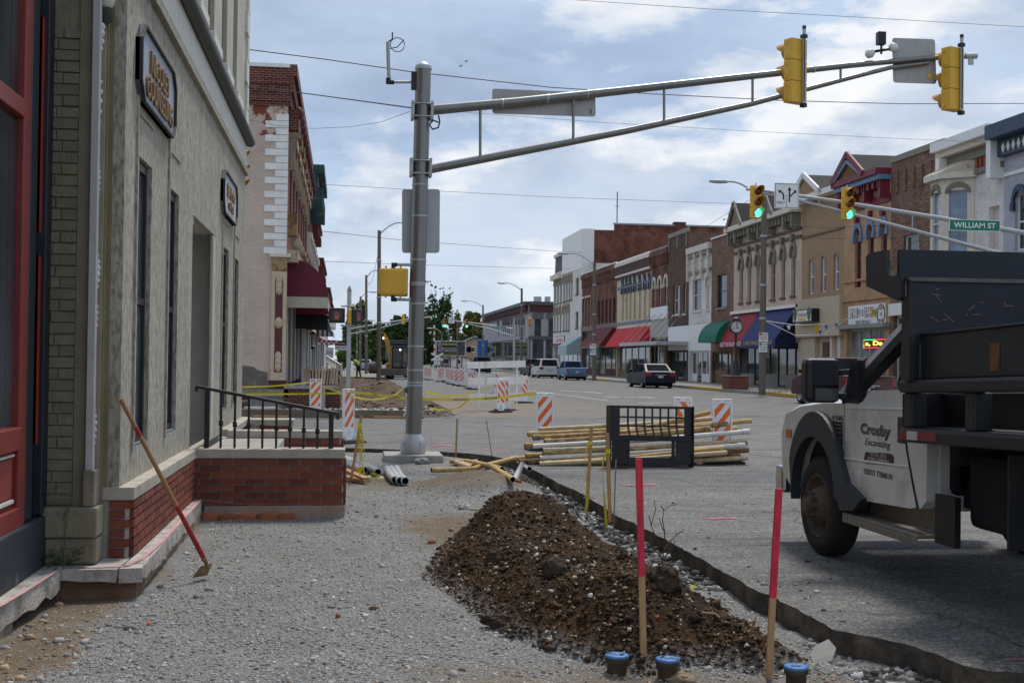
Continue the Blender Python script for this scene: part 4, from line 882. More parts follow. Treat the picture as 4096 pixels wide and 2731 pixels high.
for u in (1920, 2292, 2655, 3010, 3362):
    a, b = on(UA, [k[0] for k in ua], u), on(LA, [k[0] for k in la], u); q = MB(); q.tube([a, b], .022, 8); q.build('strut', STEEL, pole)
t_ = UA[-1]; q = MB(); q.tube([t_-Vector((.12, 0, 0)), t_+Vector((.08, 0, .01))], .05, 12); q.box(t_.x-.06, t_.x+.02, PY-.02, PY+.02, t_.z-.14, t_.z-.04); q.build('end_bracket', GALV, pole)
for u in (2010, 2190, 2350, 3255):
    c = on(UA, [k[0] for k in ua], u); q = MB(); q.tube([c-Vector((.012, 0, -.001)), c+Vector((.012, 0, -.001))], .078 if u < 3000 else .06, 16); q.build('strap', GALV, pole)
def cable(pts_, r=.012):
    q = MB(); q.tube(pts_, r, 6); return q
lp = at(1752, 480, Y=PY); q = cable([lp+Vector((.0, -.1, .05)), lp+Vector((.02, -.1, -.05)), lp+Vector((.0, -.1, -.14)), lp+Vector((-.09, -.1, -.17)), lp+Vector((-.14, -.1, -.1)), lp+Vector((-.08, -.1, -.03)), lp+Vector((.0, -.1, -.06))], .014); q.build('cable_loop', WIRE, pole)
a0, a1, a2 = at(1650, 329, Y=PY), at(1556, 329, Y=PY), at(1551, 170, Y=PY)
q = MB(); q.tube([a0, a1+Vector((.03, 0, 0))], .022, 10); q.tube([a1, a2], .03, 10); q.build('antenna_pipe', GALV, pole)
q = MB(); q.tube([a1+Vector((-.01, 0, -.03)), a1+Vector((-.01, 0, .06))], .04, 10); q.tube([a1, a1+Vector((.08, 0, 0))], .036, 10); q.box(a0.x-.02, a0.x+.05, PY-.04, PY+.04, a0.z-.12, a0.z+.16); q.build('antenna_bracket', BLACKP, pole)
c = at(1590, 180, Y=PY); ring = [c+Vector((.11*math.cos(t)*1.0, 0, .11*math.sin(t))) for t in np.linspace(0, 6.1, 20)]
q = MB(); q.tube(ring, .007, 6); q.tube([a2, a2+Vector((.07, 0, .05)), a2+Vector((.07, 0, .16))], .012, 6); q.tube([a2+Vector((.02, 0, -.1)), a2+Vector((.15, 0, -.07)), a2+Vector((.25, 0, .05))], .008, 6); q.build('antenna_ring', WIRE, pole)
bt = at(1630, 1560, Y=PY-.02); q = MB(); q.tube([bt+Vector((.05, 0, 0)), bt+Vector((-.05, 0, 0))], .045, 16); q.build('push_button', pm('dark_grey_plastic', (.1, .1, .1), .6), pole)
q = MB(); q.box(0, .085, -.01, .01, 0, .3, M=Matrix.Translation(at(1628, 1545, Y=PY-.03)) @ Matrix.Rotation(.0, 4, 'Y') @ Matrix.Diagonal((.5, 1, 1, 1))); q.build('button_plate', WHITEP, pole)
def sign_back(name, label, pxs, Y, mt, parent=None, extra=None, rcorner=.05):
    P = [at(u, v, Y=Y) for u, v in pxs]; o = thing(name, label, 'sign', P[3]); c = sum(P, Vector())/4; poly = []
    loc = [(p.x, p.z) for p in P]; k = 4
    for i in range(4):
        p, a, b = Vector(loc[i]), Vector(loc[i-1]), Vector(loc[(i+1) % 4]); da, db = (a-p).normalized()*rcorner, (b-p).normalized()*rcorner
        for t in (0, .25, .5, .75, 1): poly.append(tuple((p+da)*(1-t)**2+p*2*t*(1-t)+(p+db)*t*t))
    q = MB(); q.prism(poly, lambda a, b, d: Vector((a, Y+d, b)), 0, .006); q.build('plate', mt, o); return o, poly
ALU = pm('sign_aluminium', (.40, .395, .39), .5, .14, 3, metal=.3, stretch=(2, 1, .6), col2=(.32, .31, .3), cmix=(.45, .65), cscale=3)
o, _ = sign_back('street_sign', 'back of the street name sign hung on the mast arm', [(1969, 355), (2381, 372), (2383, 468), (1969, 455)], PY+.09, ALU); p = at(2362, 447, Y=PY+.08); text('3', .075, p, (1, 0, 0), (0, 0, 1), pm('blue_ink', (.05, .08, .2), .6), o, depth=.003)
o, _ = sign_back('lane_sign', 'back of the square lane sign near the mast arm tip', [(3569, 152), (3740, 158), (3746, 337), (3573, 331)], PY+.06, ALU)
p = at(3717, 304, Y=PY+.055); part_box('sticker', YELLOW, o, p.x-.035, p.x+.035, PY+.045, PY+.059, p.z-.04, p.z+.04)
sign_back('sign_plate', 'tall blank grey sign back strapped behind the signal pole', [(1608, 757), (1760, 757), (1758, 1012), (1608, 1012)], PY+.14, pm('pale_sign_back', (.44, .46, .47), .55, .08, 3))
LENSR, LENSY, LENSG = pm('dark_red_lens', (.06, .01, .008), .25), pm('dark_amber_lens', (.12, .04, .005), .25), glow('green_light', (.08, 1.0, .72), 1.1)
def signal_head(label, group, s=1.0, lit=True, tube=False):
    """local: faces -Y, centred, three 0.35 m sections"""
    o = thing('traffic_signal', label, 'traffic light', group=group)
    for i, mt in enumerate((LENSG if lit else LENSY, LENSY, LENSR)):
        z0 = (-.525+.35*i)*s; q = MB(); q.box(-.17*s, .17*s, -.09*s, .1*s, z0+.004, z0+.346*s)
        q.box(-.185*s, -.17*s, -.05*s, 0, z0+.04*s, z0+.09*s); q.box(-.185*s, -.17*s, -.05*s, 0, z0+.26*s, z0+.31*s); q.box(.17*s, .185*s, -.05*s, 0, z0+.04*s, z0+.09*s); q.box(.17*s, .185*s, -.05*s, 0, z0+.26*s, z0+.31*s)
        h = q.build('housing', YELLOW, o, local=True, bevel=.012*s)
        q = MB(); n = 18; zc = z0+.175*s; V_ = []
        angs = [math.pi*(-.28+1.56*j/n) for j in range(n+1)]
        for j, a in enumerate(angs):
            ln = .27*s*(.35+.65*max(0, math.sin(a))**.6 if math.sin(a) > 0 else .30)
            V_ += [(.152*s*math.cos(a), -.09*s, zc+.152*s*math.sin(a)), (.152*s*math.cos(a), -.09*s-ln, zc+.152*s*math.sin(a))]
        q.add(V_, [(2*j, 2*j+1, 2*j+3, 2*j+2) for j in range(n)], 0, True); q.build('visor', [pm('visor_yellow', (.5, .25, .03), .5)], h, local=True)
        q = MB(); q.lathe([(.145*s, 0), (.12*s, .03*s), (.07*s, .045*s), (.002, .05*s)], (0, -.088*s, zc), 20, M=Matrix.Rotation(math.pi/2, 3, 'X'), caps=False); q.build('lens', mt, h, local=True)
    if tube:
        q = MB(); q.tube([(-.07*s, .13*s, -.56*s), (-.07*s, .13*s, .72*s)], .028*s, 10); q.build('mount_tube', GALV, o, local=True)
        q = MB(); q.tube([(-.07*s, .13*s, .68*s), (-.07*s, .13*s, .735*s)], .032*s, 10); q.build('tube_cap', BLACKP, o, local=True)
        for zz in (-.6, .53): q = MB(); q.box(-.11*s, -.03*s, .08*s, .17*s, zz*s, (zz+.06)*s); q.build('mount_clip', BLACKP, o, local=True)
        q = MB(); q.tube([(-.05*s, .165*s, -.5*s), (-.05*s, .165*s, .55*s)], .008, 6); q.build('cable', WIRE, o, local=True)
    else:
        q = MB(); q.tube([(0, .02, .52*s), (0, .02, .62*s)], .02*s, 8); q.tube([(0, .02, -.52*s), (0, .02, -.58*s)], .03*s, 8); q.build('mount', GALV, o, local=True)
    return o
for u, v, lab in ((3180, 287, 'yellow signal head seen from behind halfway along the mast arm'), (3809, 319, 'yellow signal head seen from behind at the mast arm tip')):
    p = at(u, v, Y=PY-.13); o = signal_head(lab, 'signal heads on the near mast arm', .985, False, True); o.location = p
    o.rotation_euler = (0, 0, math.pi+R(24))
p = at(3525, 205, Y=PY); sn = thing('detector', 'black camera detector with white bulbs clamped on the mast arm', 'detector', p)
q = MB(); q.tube([p+Vector((0, 0, -.05)), p+Vector((.0, 0, .13))], .02, 8); q.box(p.x-.075, p.x+.06, PY-.06, PY+.06, p.z+.10, p.z+.31); q.tube([p+Vector((-.2, 0, -.03)), p+Vector((.2, 0, .05))], .025, 8); q.build('camera_body', BLACKP, sn, bevel=.015)
for dx, dz in ((-.22, -.06), (.23, .06)):
    q = MB(); q.lathe([(.03, -.05), (.07, -.02), (.075, .05), (.05, .09), (.003, .1)], (p.x+dx, PY, p.z+dz), 14, M=Matrix.Rotation(1.2 if dx < 0 else -1.2, 3, 'Y')); q.build('bulb', pm('frosted_white', (.62, .64, .62), .3), sn)
P0, P1 = at(1514, 1073, Y=PY), at(1630, 1184, Y=PY)
ps = thing('pedestrian_signal', 'square yellow pedestrian signal back bracketed on the big signal pole', 'pedestrian signal', (P0.x, PY, P1.z))
q = MB(); q.box(P0.x, P1.x, PY-.14, PY-.02, P1.z, P0.z); q.build('case', YELLOW, ps, bevel=.04)
q = MB(); q.box(P0.x-.005, P1.x+.005, PY-.02, PY+.12, P1.z-.005, P0.z+.005); q.build('front_rim', BLACKP, ps, bevel=.02)
for z in (P0.z+.06, P1.z-.06):
    q = MB(); q.tube([((P0.x+P1.x)/2, PY-.05, z), (pc(z).x-.1, PY-.05, z)], .024, 10); q.build('bracket_pipe', GALV, ps); q = MB(); q.tube([((P0.x+P1.x)/2-.03, PY-.05, z), ((P0.x+P1.x)/2+.06, PY-.05, z)], .034, 10); q.tube([((P0.x+P1.x)/2, PY-.05, z), ((P0.x+P1.x)/2, PY-.05, z+(.06 if z < 3 and z < P0.z else -.06))], .034, 10); q.build('bracket_elbow', BLACKP, ps)
for z in (P0.z, P1.z):
    q = MB(); q.box(P0.x+.1, P0.x+.13, PY-.09, PY-.05, z-.035, z+.035); q.box(P1.x-.13, P1.x-.10, PY-.09, PY-.05, z-.035, z+.035); q.build('latch', YELLOW, ps)
# --- small pedestrian pole across the cross street
gp = at(1391, 1610, Z=.1); gp = Vector((at(1392, 1560, Y=33.6).x, 33.6, .05)); gz1 = at(1391, 1150, Y=33.6).z
pd = thing('pedestrian_pole', 'slim galvanised pedestrian signal post across the cross street', 'signal post', gp)
q = MB(); q.tube([gp, (gp.x-.0, gp.y, gz1-.08)], .058, 14); q.build('post', GALV, pd); q = MB(); q.lathe([(.062, -.1), (.062, -.08), (.01, .05), (.002, .055)], (gp.x, gp.y, gz1), 12); q.build('cap', STEEL, pd)
q = MB(); q.lathe([(.17, 0), (.16, .06), (.10, .35), (.065, .42)], gp, 14); q.build('base', pm('dark_grey_plastic', (.1, .1, .1)), pd)
HAND = glow('hand_orange', (.25, .07, .06), .12)
def ped_head(label, c, yaw, parent_name='pedestrian_signal', w_=.40, h_=.38):
    o = thing(parent_name, label, 'pedestrian signal', c, yaw)
    q = MB(); q.box(-w_/2, w_/2, -.02, .12, -h_/2, h_/2); q.build('case', YELLOW, o, local=True, bevel=.03)
    q = MB(); q.box(-w_/2-.01, w_/2+.01, -.12, -.02, -h_/2-.01, h_/2+.01); q.build('visor', BLACKP, o, local=True, bevel=.03)
    q = MB(); q.box(-w_/2+.06, w_/2-.06, -.126, -.121, -h_/2+.06, h_/2-.06); q.build('display', pm('display_dark', (.06, .045, .045), .4), o, local=True)
    q = MB(); s_ = h_/.42
    q.box(-.065*s_, .045*s_, -.132, -.128, -.12*s_, -.01*s_)
    for i, (x, l_) in enumerate(((-.058, .09), (-.026, .12), (.006, .115), (.038, .08))): q.box((x-.011)*s_, (x+.011)*s_, -.132, -.128, -.005*s_, l_*s_)
    q.add([(.045*s_, -.13, -.1*s_), (.09*s_, -.13, .01*s_), (.075*s_, -.13, .03*s_), (.045*s_, -.13, -.05*s_)], [(0, 1, 2, 3)]); q.build('hand_symbol', HAND, o, local=True); return o
c1 = at(1348, 1262, Y=33.5); c2 = at(1421, 1266, Y=33.5)
ped_head('black faced pedestrian signal with red hand on the slim post', c1, R(0)); ped_head('turned pedestrian signal on the street side of the slim post', c2, R(48), w_=.36)
for z in (c1.z+.26, c1.z-.26): q = MB(); q.tube([(c1.x+.1, 33.55, z), (c2.x-.0, 33.55, z)], .025, 8); q.build('crossarm', GALV, pd)
q = MB(); p0_ = at(1403, 1445, Y=33.5); q.box(p0_.x-.0, p0_.x+.07, 33.45, 33.55, p0_.z-.28, p0_.z+.0); q.build('push_button_box', WHITEP, pd, bevel=.02)
# --- striped vertical panel barricades
def clip_half(poly, a, b, c):
    out = []
    for i in range(len(poly)):
        p, q = poly[i], poly[(i+1) % len(poly)]; fp, fq = a*p[0]+b*p[1]-c, a*q[0]+b*q[1]-c
        if fp <= 0: out.append(p)
        if fp*fq < 0: t = fp/(fp-fq); out.append((p[0]+(q[0]-p[0])*t, p[1]+(q[1]-p[1])*t))
    return out
def barricade_proto(direction):
    o = thing('panel_barricade', 'x', 'barricade')
    q = MB(); W2, T = .155, .022
    q.box(-W2, -.128, -T, T, .10, 1.0); q.box(.128, W2, -T, T, .10, 1.0); q.box(-.128, .128, -T, T, .93, .945); q.box(-.128, .128, -T, T, .985, 1.0); q.box(-.03, .03, -T, T, .945, .985)
    q.box(-.128, .128, -T*.6, T*.6, .29, .93); q.box(-.128, .128, -T, T, .26, .29); q.box(-.128, -.04, -T, T, .10, .26); q.box(.04, .128, -T, T, .10, .26); q.box(-.04, .04, -T, T, .20, .26); q.box(-.09, .09, -T*1.3, T*1.3, .05, .10)
    q.build('frame', WHITEP, o, local=True, bevel=.008)
    q = MB(); q.box(-.32, .32, -.19, .19, 0, .035); q.box(-.28, .28, -.16, .16, .035, .06); q.build('rubber_base', RUBBER, o, local=True, bevel=.015)
    for sy in (-1, 1):
        q = MB(); x0, x1, z0, z1 = -.122, .122, .30, .925; yy = sy*(T*.6+.002)
        q.add([(x0, yy, z0), (x1, yy, z0), (x1, yy, z1), (x0, yy, z1)], [(0, 1, 2, 3)], 0)
        dd = direction
        for k_ in range(-4, 8):
            lo = .12+k_*.245; pl = [(x0, z0), (x1, z0), (x1, z1), (x0, z1)]
            pl = clip_half(pl, -dd*-1.25, -1, -(lo)) if False else clip_half(pl, 1.25*dd, -1, -lo)
            if pl: pl = clip_half(pl, -1.25*dd, 1, lo+.12)
            if len(pl) > 2: q.add([(a, yy+sy*.002, b) for a, b in pl], [tuple(range(len(pl)))], 1)
        q.build('striped_sheet', [pm('sheeting_white', (.78, .79, .82), .4, .06, 20), ORANGE], o, local=True)
    return o
protoA, protoB = barricade_proto(1), barricade_proto(-1)       # '/' and '\' stripes
used = set()
def barricade(u, v, yaw, st, lab, Z=0.0, group='striped panel barricades', scale=1.0, tilt=0, ground=True):
    pr_ = protoA if st == '/' else protoB
    if st not in used: used.add(st); o = pr_
    else: o = copy_tree(pr_)
    p = at(u, v, Z=Z); o.location = p; o.rotation_euler = (0, tilt, yaw); o.scale = (scale,)*3; tag(o, lab, 'barricade', group); return o
B = {}
B['1'] = barricade(1392, 1772, R(50), '/', 'narrow turned striped barricade just right of the iron railing')
B['2'] = barricade(1261, 1668, R(3), '/', 'striped barricade standing in front of the brick bulkhead across the cross street')
B['3'] = barricade(1642, 1672, R(-42), '/', 'striped barricade half hidden behind the big signal pole')
B['4'] = barricade(2177, 1800, R(4), '/', 'striped barricade at the left end of the pipe pile')
B['5'] = barricade(2724, 1838, R(6), '\\', 'striped barricade behind the black fork carriage', tilt=R(1))
B['6'] = barricade(2890, 1852, R(-4), '/', 'striped barricade behind the right end of the pipe pile', tilt=R(-1))
B['7'] = barricade(2003, 1650, R(28), '\\', 'front striped barricade tied with tape before the white barrier')
B['7b'] = barricade(2020, 1642, R(-40), '\\', 'sideways striped barricade right behind the taped one')
B['8'] = barricade(2096, 1612, R(18), '\\', 'striped barricade behind the right post of the white barrier')
B['9'] = barricade(1981, 1578, R(15), '\\', 'striped barricade seen between the white barrier boards')
B['10'] = barricade(1893, 1558, R(5), '\\', 'striped barricade behind the left post of the white barrier')
B['10b'] = barricade(1880, 1554, R(20), '\\', 'striped barricade overlapped by the one at the left barrier post')
for i, (u, v, yw, st, lab) in enumerate(((1790, 1531, 25, '\\', 'leftmost of the four bunched striped barricades'), (1805, 1537, 8, '\\', 'second from left of the four bunched striped barricades'), (1826, 1542, -6, '/', 'third from left of the four bunched striped barricades'), (1847, 1545, 4, '/', 'rightmost of the four bunched striped barricades'),
        (1759, 1527, 5, '\\', 'striped barricade standing below the crossing sign right of the signal pole'), (1768, 1524, 15, '\\', 'striped barricade half behind the one below the crossing sign'), (1718, 1520, 3, '/', 'striped barricade just right of the signal pole'), (1704, 1518, 20, '/', 'striped barricade mostly hidden by the right side of the signal pole'),
        (1863, 1484, 0, '/', 'tiny far striped barricade left of the blue van'), (1840, 1480, 0, '/', 'tiny far striped barricade beyond the bunched four'), (1454, 1483, 0, '\\', 'tiny far striped barricade right of the bending worker'))):
    B['r%d' % i] = barricade(u, v, R(yw), st, lab)
wb_ = thing('board_barrier', 'white three-board barrier on two thin posts in the street', 'barrier', at(1990, 1640, Z=0))
PL_, PR_ = at(1915, 1644, Z=0), at(2066, 1637, Z=0)
WB = pm('barrier_white', (.82, .80, .76), .6, .12, 5, col2=(.5, .42, .3), cmix=(.62, .75), cscale=4)
for p, vt in ((PL_, 1448), (PR_, 1443)):
    zt_ = at(1915 if p is PL_ else 2064, vt, Y=p.y).z; part_box('post', WB, wb_, p.x-.025, p.x+.025, p.y-.02, p.y+.02, 0, zt_)
for (ul, vl_, ur, vr, h_) in ((1870, 1461, 2101, 1455, .21), (1872, 1526, 2103, 1521, .22), (1874, 1590, 2105, 1586, .22)):
    a, b = at(ul, vl_, Y=PL_.y-.05), at(ur, vr, Y=PR_.y-.05); q = MB(); q.bar(a, b, .03, h_); q.build('board', WB, wb_)
    for t in (.285,):
        c = vl(a, b, t)-Vector((0, .018, 0)); part_box('tape_band', pm('faded_yellow', (.6, .5, .25), .6), wb_, c.x-.035, c.x+.035, c.y-.002, c.y+.0, c.z-h_/2, c.z+h_/2)
# --- caution tape
def ribbon(label, P, wdt=.075, words=(), twist=.0):
    wdt *= .55
    o = thing('caution_tape', label, 'tape', P[0], group='caution tape strung across the works')
    P = [Vector(p) for p in P]; sm = []
    for a, b in zip(P[:-1], P[1:]):
        for i in range(8): sm.append(vl(a, b, i/8))
    sm.append(P[-1])
    for _ in range(3): sm = [sm[0]]+[(sm[i-1]+sm[i]*2+sm[i+1])/4 for i in range(1, len(sm)-1)]+[sm[-1]]
    q = MB(); V_ = []
    for i, p in enumerate(sm):
        tw = twist*math.sin(i*.55); h = Vector((0, math.sin(tw), math.cos(tw)))*wdt/2; V_ += [p-h, p+h]
    q.add(V_, [(2*i, 2*i+2, 2*i+3, 2*i+1) for i in range(len(sm)-1)], 0, True); q.build('ribbon', TAPE, o)
    for t in words:
        i = int(t*(len(sm)-1)); a, b = sm[max(0, i-1)], sm[min(len(sm)-1, i+1)]; d = (a-b).normalized(); n_ = Vector((0, -.006, 0)); u_ = Vector((0, 0, -1))
        text('CAUTION', wdt*.6, sm[i]+n_, d, u_, BLACKINK, o, width=.36, depth=.001)
    return o
def tp(u, v, Y): return at(u, v, Y=Y)
ribbon('caution tape from the stucco corner to the barricade by the bulkhead', [tp(955, 1548, 31), tp(1080, 1545, 32), tp(1236, 1530, 33.2)], .075, twist=.3)
ribbon('caution tape running left behind the iron railing', [tp(975, 1577, 31), tp(1237, 1575, 33.1), tp(1330, 1573, 28), tp(1378, 1572, 23.3)], .075, (.3, .62))
ribbon('caution tape sagging from bulkhead barricade to the narrow barricade', [tp(1288, 1543, 33.3), tp(1340, 1562, 28), tp(1376, 1574, 23.3)], .075, twist=.6)
ribbon('caution tape from narrow barricade past the pole to the pile barricade', [tp(1400, 1567, 23.2), tp(1500, 1578, 22), tp(1640, 1594, 20), tp(1710, 1597, 19.9), tp(1860, 1598, 20.5), tp(2000, 1590, 21), tp(2142, 1573, 21.6)], .085, (.17, .29, .65, .8))
ribbon('lower caution tape looping up behind the signal pole', [tp(1410, 1586, 23.2), tp(1470, 1598, 25), tp(1530, 1594, 28), tp(1580, 1580, 31), tp(1618, 1548, 33)], .08, twist=.5)
ribbon('caution tape swinging right of the pole to the far barricade', [tp(1706, 1566, 24), tp(1780, 1584, 30), tp(1860, 1578, 40), tp(1965, 1547, 55)], .1, (.5,), twist=.3)
ribbon('drooping caution tape loop near the rebar pins', [tp(1718, 1632, 30), tp(1790, 1642, 32), tp(1840, 1628, 33), tp(1872, 1600, 30)], .08, twist=.4)
ribbon('caution tape hanging down the pile barricade edge', [tp(2147, 1575, 21.6), tp(2142, 1640, 21.58), tp(2144, 1720, 21.6), tp(2140, 1760, 21.6)], .07)
# --- stakes, capped pipes, small bits
REDST = pm('red_stake_paint', (.56, .025, .055), .6, .3, 9, stretch=(6, 6, 1));
def stake(label, base, top, w_, d_, mats, cut=None, zb=None, group=None, name='stake'):
    p = at(*base, Z=-.03 if zb is None else zb); zg = hz_at(p.x, p.y) if p.y < 21 and p.x < 2.8 else 0
    p = at(*base, Z=zg); t = at(*top, Y=p.y-.0); o = thing(name, label, 'stake', p, group=group); p2 = p-Vector((0, 0, .08))
    if cut is None: q = MB(); q.bar(p2, t, w_, d_, up=(0, 1, 0)); q.build('wood', mats[0], o, bevel=.002)
    else:
        c = vl(t, p, cut); q = MB(); q.bar(p2, c, w_, d_, up=(0, 1, 0)); q.build('wood', mats[0], o); q = MB(); q.bar(c, t, w_*1.03, d_*1.06, up=(0, 1, 0)); q.build('painted_top', mats[1], o)
    return o, p, t
stake('left red-topped survey stake standing in the soil heap', (2577, 2688), (2555, 1834), .034, .02, [WOOD, REDST], .55)
stake('right red-topped survey stake near the road edge', (3072, 2718), (3116, 1954), .034, .02, [WOOD, REDST], .57)
o3, p3, t3 = stake('left of the two taped stakes before the pipe pile', (2348, 2004), (2366, 1705), .037, .02, [WOOD], zb=-.1)
o4, p4, t4 = stake('right of the two taped stakes before the pipe pile', (2441, 2058), (2429, 1733), .037, .02, [WOOD], zb=-.1)
stake('thin weathered lath right of the taped stakes', (2452, 2158), (2464, 1838), .012, .008, [WOODG], zb=-.1)
stake('thin wooden stake right of the signal pole footing', (1822, 1836), (1829, 1673), .03, .02, [WOOD], zb=-.1)
stake('rusty pin leaning left of the pipe pile', (1977, 1857), (1945, 1681), .011, .011, [pm('rusty_rod', (.16, .1, .06), .8, .2)], zb=-.1)
o8, p8, t8 = stake('leaning stake draped with yellow string beside the stoop wall', (1399, 1930), (1446, 1663), .036, .02, [WOOD])
stake('stake half hidden behind the foot of the signal pole', (1631, 1768), (1637, 1645), .035, .02, [WOOD], zb=0)
for (p, t, sd_) in ((p3, t3, -1), (p4, t4, -1)):
    c = vl(t, p, .22); lab = 'yellow tape tied on the left taped stake' if p is p3 else 'yellow tape streamer tied on the right taped stake'
    o = thing('tape_streamer', lab, 'tape', c); q = MB()
    q.box(c.x-.024, c.x+.024, c.y-.016, c.y+.016, c.z-.02, c.z+.02)
    pts_ = [c+Vector((sd_*.02, -.02, 0)), c+Vector((sd_*.06, -.03, -.1)), c+Vector((sd_*.055, -.03, -.3)), c+Vector((sd_*.03, -.03, -.55)), c+Vector((sd_*(.06 if p is p3 else .005), -.03, -.86))]
    V_ = []
    for i, k_ in enumerate(pts_): tw = .5+.5*i; V_ += [k_-Vector((.02*math.cos(tw), .02*math.sin(tw), 0)), k_+Vector((.02*math.cos(tw), .02*math.sin(tw), 0))]
    q.add(V_, [(2*i, 2*i+1, 2*i+3, 2*i+2) for i in range(4)]); q.build('ribbon', TAPE, o)
r_ = random.Random(5); c = vl(t8, p8, .14); o = thing('string_bundle', 'tangle of yellow string hanging from the leaning stake', 'string', c); q = MB()
for i in range(16):
    x = r_.uniform(-.02, .05); l_ = r_.uniform(.25, .85); q.tube([c+Vector((x*.3, -.02, .02)), c+Vector((x, -.03, -l_*.3)), c+Vector((x+r_.uniform(-.03, .03), -.03, -l_*.7)), c+Vector((x+r_.uniform(-.05, .05), -.03, -l_))], .0028, 4, caps=False)
q.box(c.x-.03, c.x+.03, c.y-.03, c.y+.02, c.z-.03, c.z+.03); q.build('strands', TAPE, o)
def scrap(label, u, v, s_, z=None, mt=TAPE, seed=1):
    p = at(u, v, Z=-.02); zz = hz_at(p.x, p.y); p = at(u, v, Z=zz+.02); r2 = random.Random(seed); q = MB()
    for i in range(9):
        a = p+Vector((r2.uniform(-1, 1), r2.uniform(-.7, .7), r2.uniform(0, .8)))*s_; b = a+Vector((r2.uniform(-1, 1), r2.uniform(-1, 1), r2.uniform(-.6, .8)))*s_; c = a+Vector((r2.uniform(-1, 1), r2.uniform(-1, 1), r2.uniform(-.4, .9)))*s_
        q.add([a, b, c, a+(b-a)*.3+(c-a)*.9], [(0, 1, 3), (0, 3, 2)])
    return tag(q.build('tape_scrap', mt), label, 'tape')
PALEY = pm('pale_yellow_tape', (.66, .62, .2), .5, .2)
scrap('crumpled pale yellow tape on the right slope of the soil heap', 2735, 2362, .055, mt=PALEY, seed=4); scrap('crumpled yellow tape at the foot of the leaning stake', 1440, 1908, .09, seed=7); scrap('small crumpled yellow tape right of the leaning stake', 1497, 1913, .07, seed=9)
BLUEC = pm('blue_lid', (.07, .19, .42), .5, .15, 12, .1, 60, col2=(.15, .2, .3), cmix=(.6, .7), cscale=20); PIPEI = pm('rusty_pipe', (.075, .05, .035), .85, .35, 14, .4, 50)
for u, v, lab, rt in ((2468, 2615, 'blue-capped valve pipe left of the red-topped stake', 2.6), (2671, 2630, 'middle blue-capped valve pipe in front of the dark clod', -.6), (3185, 2660, 'rightmost blue-capped valve pipe by the trench corner', 1.2)):
    p = at(u, v, Z=.0); o = thing('valve_pipe', lab, 'pipe', (p.x, p.y, -.12), rt, group='capped valve pipes')
    q = MB(); q.lathe([(.052, -.1), (.052, .075), (.062, .08), (.063, .104), (.0625, .106)], n=24); q.build('pipe', PIPEI, o, local=True)
    q = MB(); q.lathe([(.062, .106), (.064, .11), (.063, .119), (.02, .121), (.019, .113), (.002, .113)], n=28, caps=False); q.build('lid', BLUEC, o, local=True)
    q = MB(); q.lathe([(.012, .113), (.012, .124), (.002, .125)], n=5); q.build('bolt', pm('bolt_blue', (.2, .3, .45), .5), o, local=True)
    q = MB(); q.box(.02, .06, -.006, .006, .1195, .1222); q.build('slot', pm('slot_dark', (.02, .04, .08), .7), o, local=True)
    text('WATER', .014, (-.03, 0, .1215), (0, 1, 0), (-1, 0, 0), pm('slot_dark', (.02, .04, .08)), o, width=.05, depth=.0015, local=True)
TWIG = pm('twig', (.09, .06, .04), .85, .3)
c = at(2650, 2255, Z=-.1); o = thing('bare_shrub', 'bare leafless twigs growing from the trench edge', 'shrub', c); q = MB()
tw_ = [[(2650, 2255), (2635, 2180), (2605, 2100), (2622, 2040), (2618, 1998)], [(2650, 2255), (2655, 2180), (2660, 2130), (2650, 2080), (2655, 2040), (2680, 2020), (2710, 2016)], [(2660, 2130), (2645, 2100), (2637, 2070)], [(2655, 2200), (2680, 2165), (2705, 2140), (2735, 2115)], [(2645, 2225), (2610, 2190), (2590, 2180)], [(2605, 2100), (2595, 2060)], [(2705, 2140), (2703, 2125)], [(2655, 2040), (2643, 2020)], [(2650, 2240), (2690, 2190), (2700, 2160)]]
for k_, line in enumerate(tw_): q.tube([at(u, v, Y=c.y+.05*math.sin(k_*2+i)) for i, (u, v) in enumerate(line)], [.005-.003*i/len(line) for i in range(len(line))], 5)
q.build('twigs', TWIG, o)
def rod(name, label, cat, pxs, r, mt, lift=.02, n=8):
    P = []
    for (u, v) in pxs:
        z = -.03
        for _ in range(4): p = at(u, v, Z=z+lift); z = hz_at(p.x, p.y) if p.y < 21.5 and p.x < 2.72 else 0
        P.append(at(u, v, Z=z+lift))
    q = MB(); q.tube(P, r, n); return tag(q.build(name, mt), label, cat)
rod('root', 'pale bent root lying on the right slope of the heap', 'root', [(2805, 2450), (2860, 2455), (2895, 2485), (2960, 2498), (3010, 2485), (3020, 2462)], .009, pm('root_bark', (.2, .14, .09), .85, .3), .03)
rod('root', 'dark root poking from the left peak of the heap', 'root', [(1945, 2075), (1985, 2062), (2010, 2055)], .006, pm('root_bark', (.2, .14, .09)), .03)
rod('lath', 'long thin pale lath lying across gravel behind the heap', 'lath', [(1880, 2035), (2100, 2045), (2335, 2070)], .011, pm('pale_lath', (.42, .34, .25), .8, .2), .015, 4)
for i, (a, b, lab) in enumerate((((1370, 1905), (1470, 1925), 'front tan board lying beside the stoop wall'), ((1372, 1875), (1465, 1915), 'angled tan board lying beside the stoop wall'))):
    A, B_ = at(*a, Z=.03+.04*i), at(*b, Z=.03+.03*i); q = MB(); q.bar(A, B_, .09, .035); tag(q.build('board', WOOD), lab, 'board')
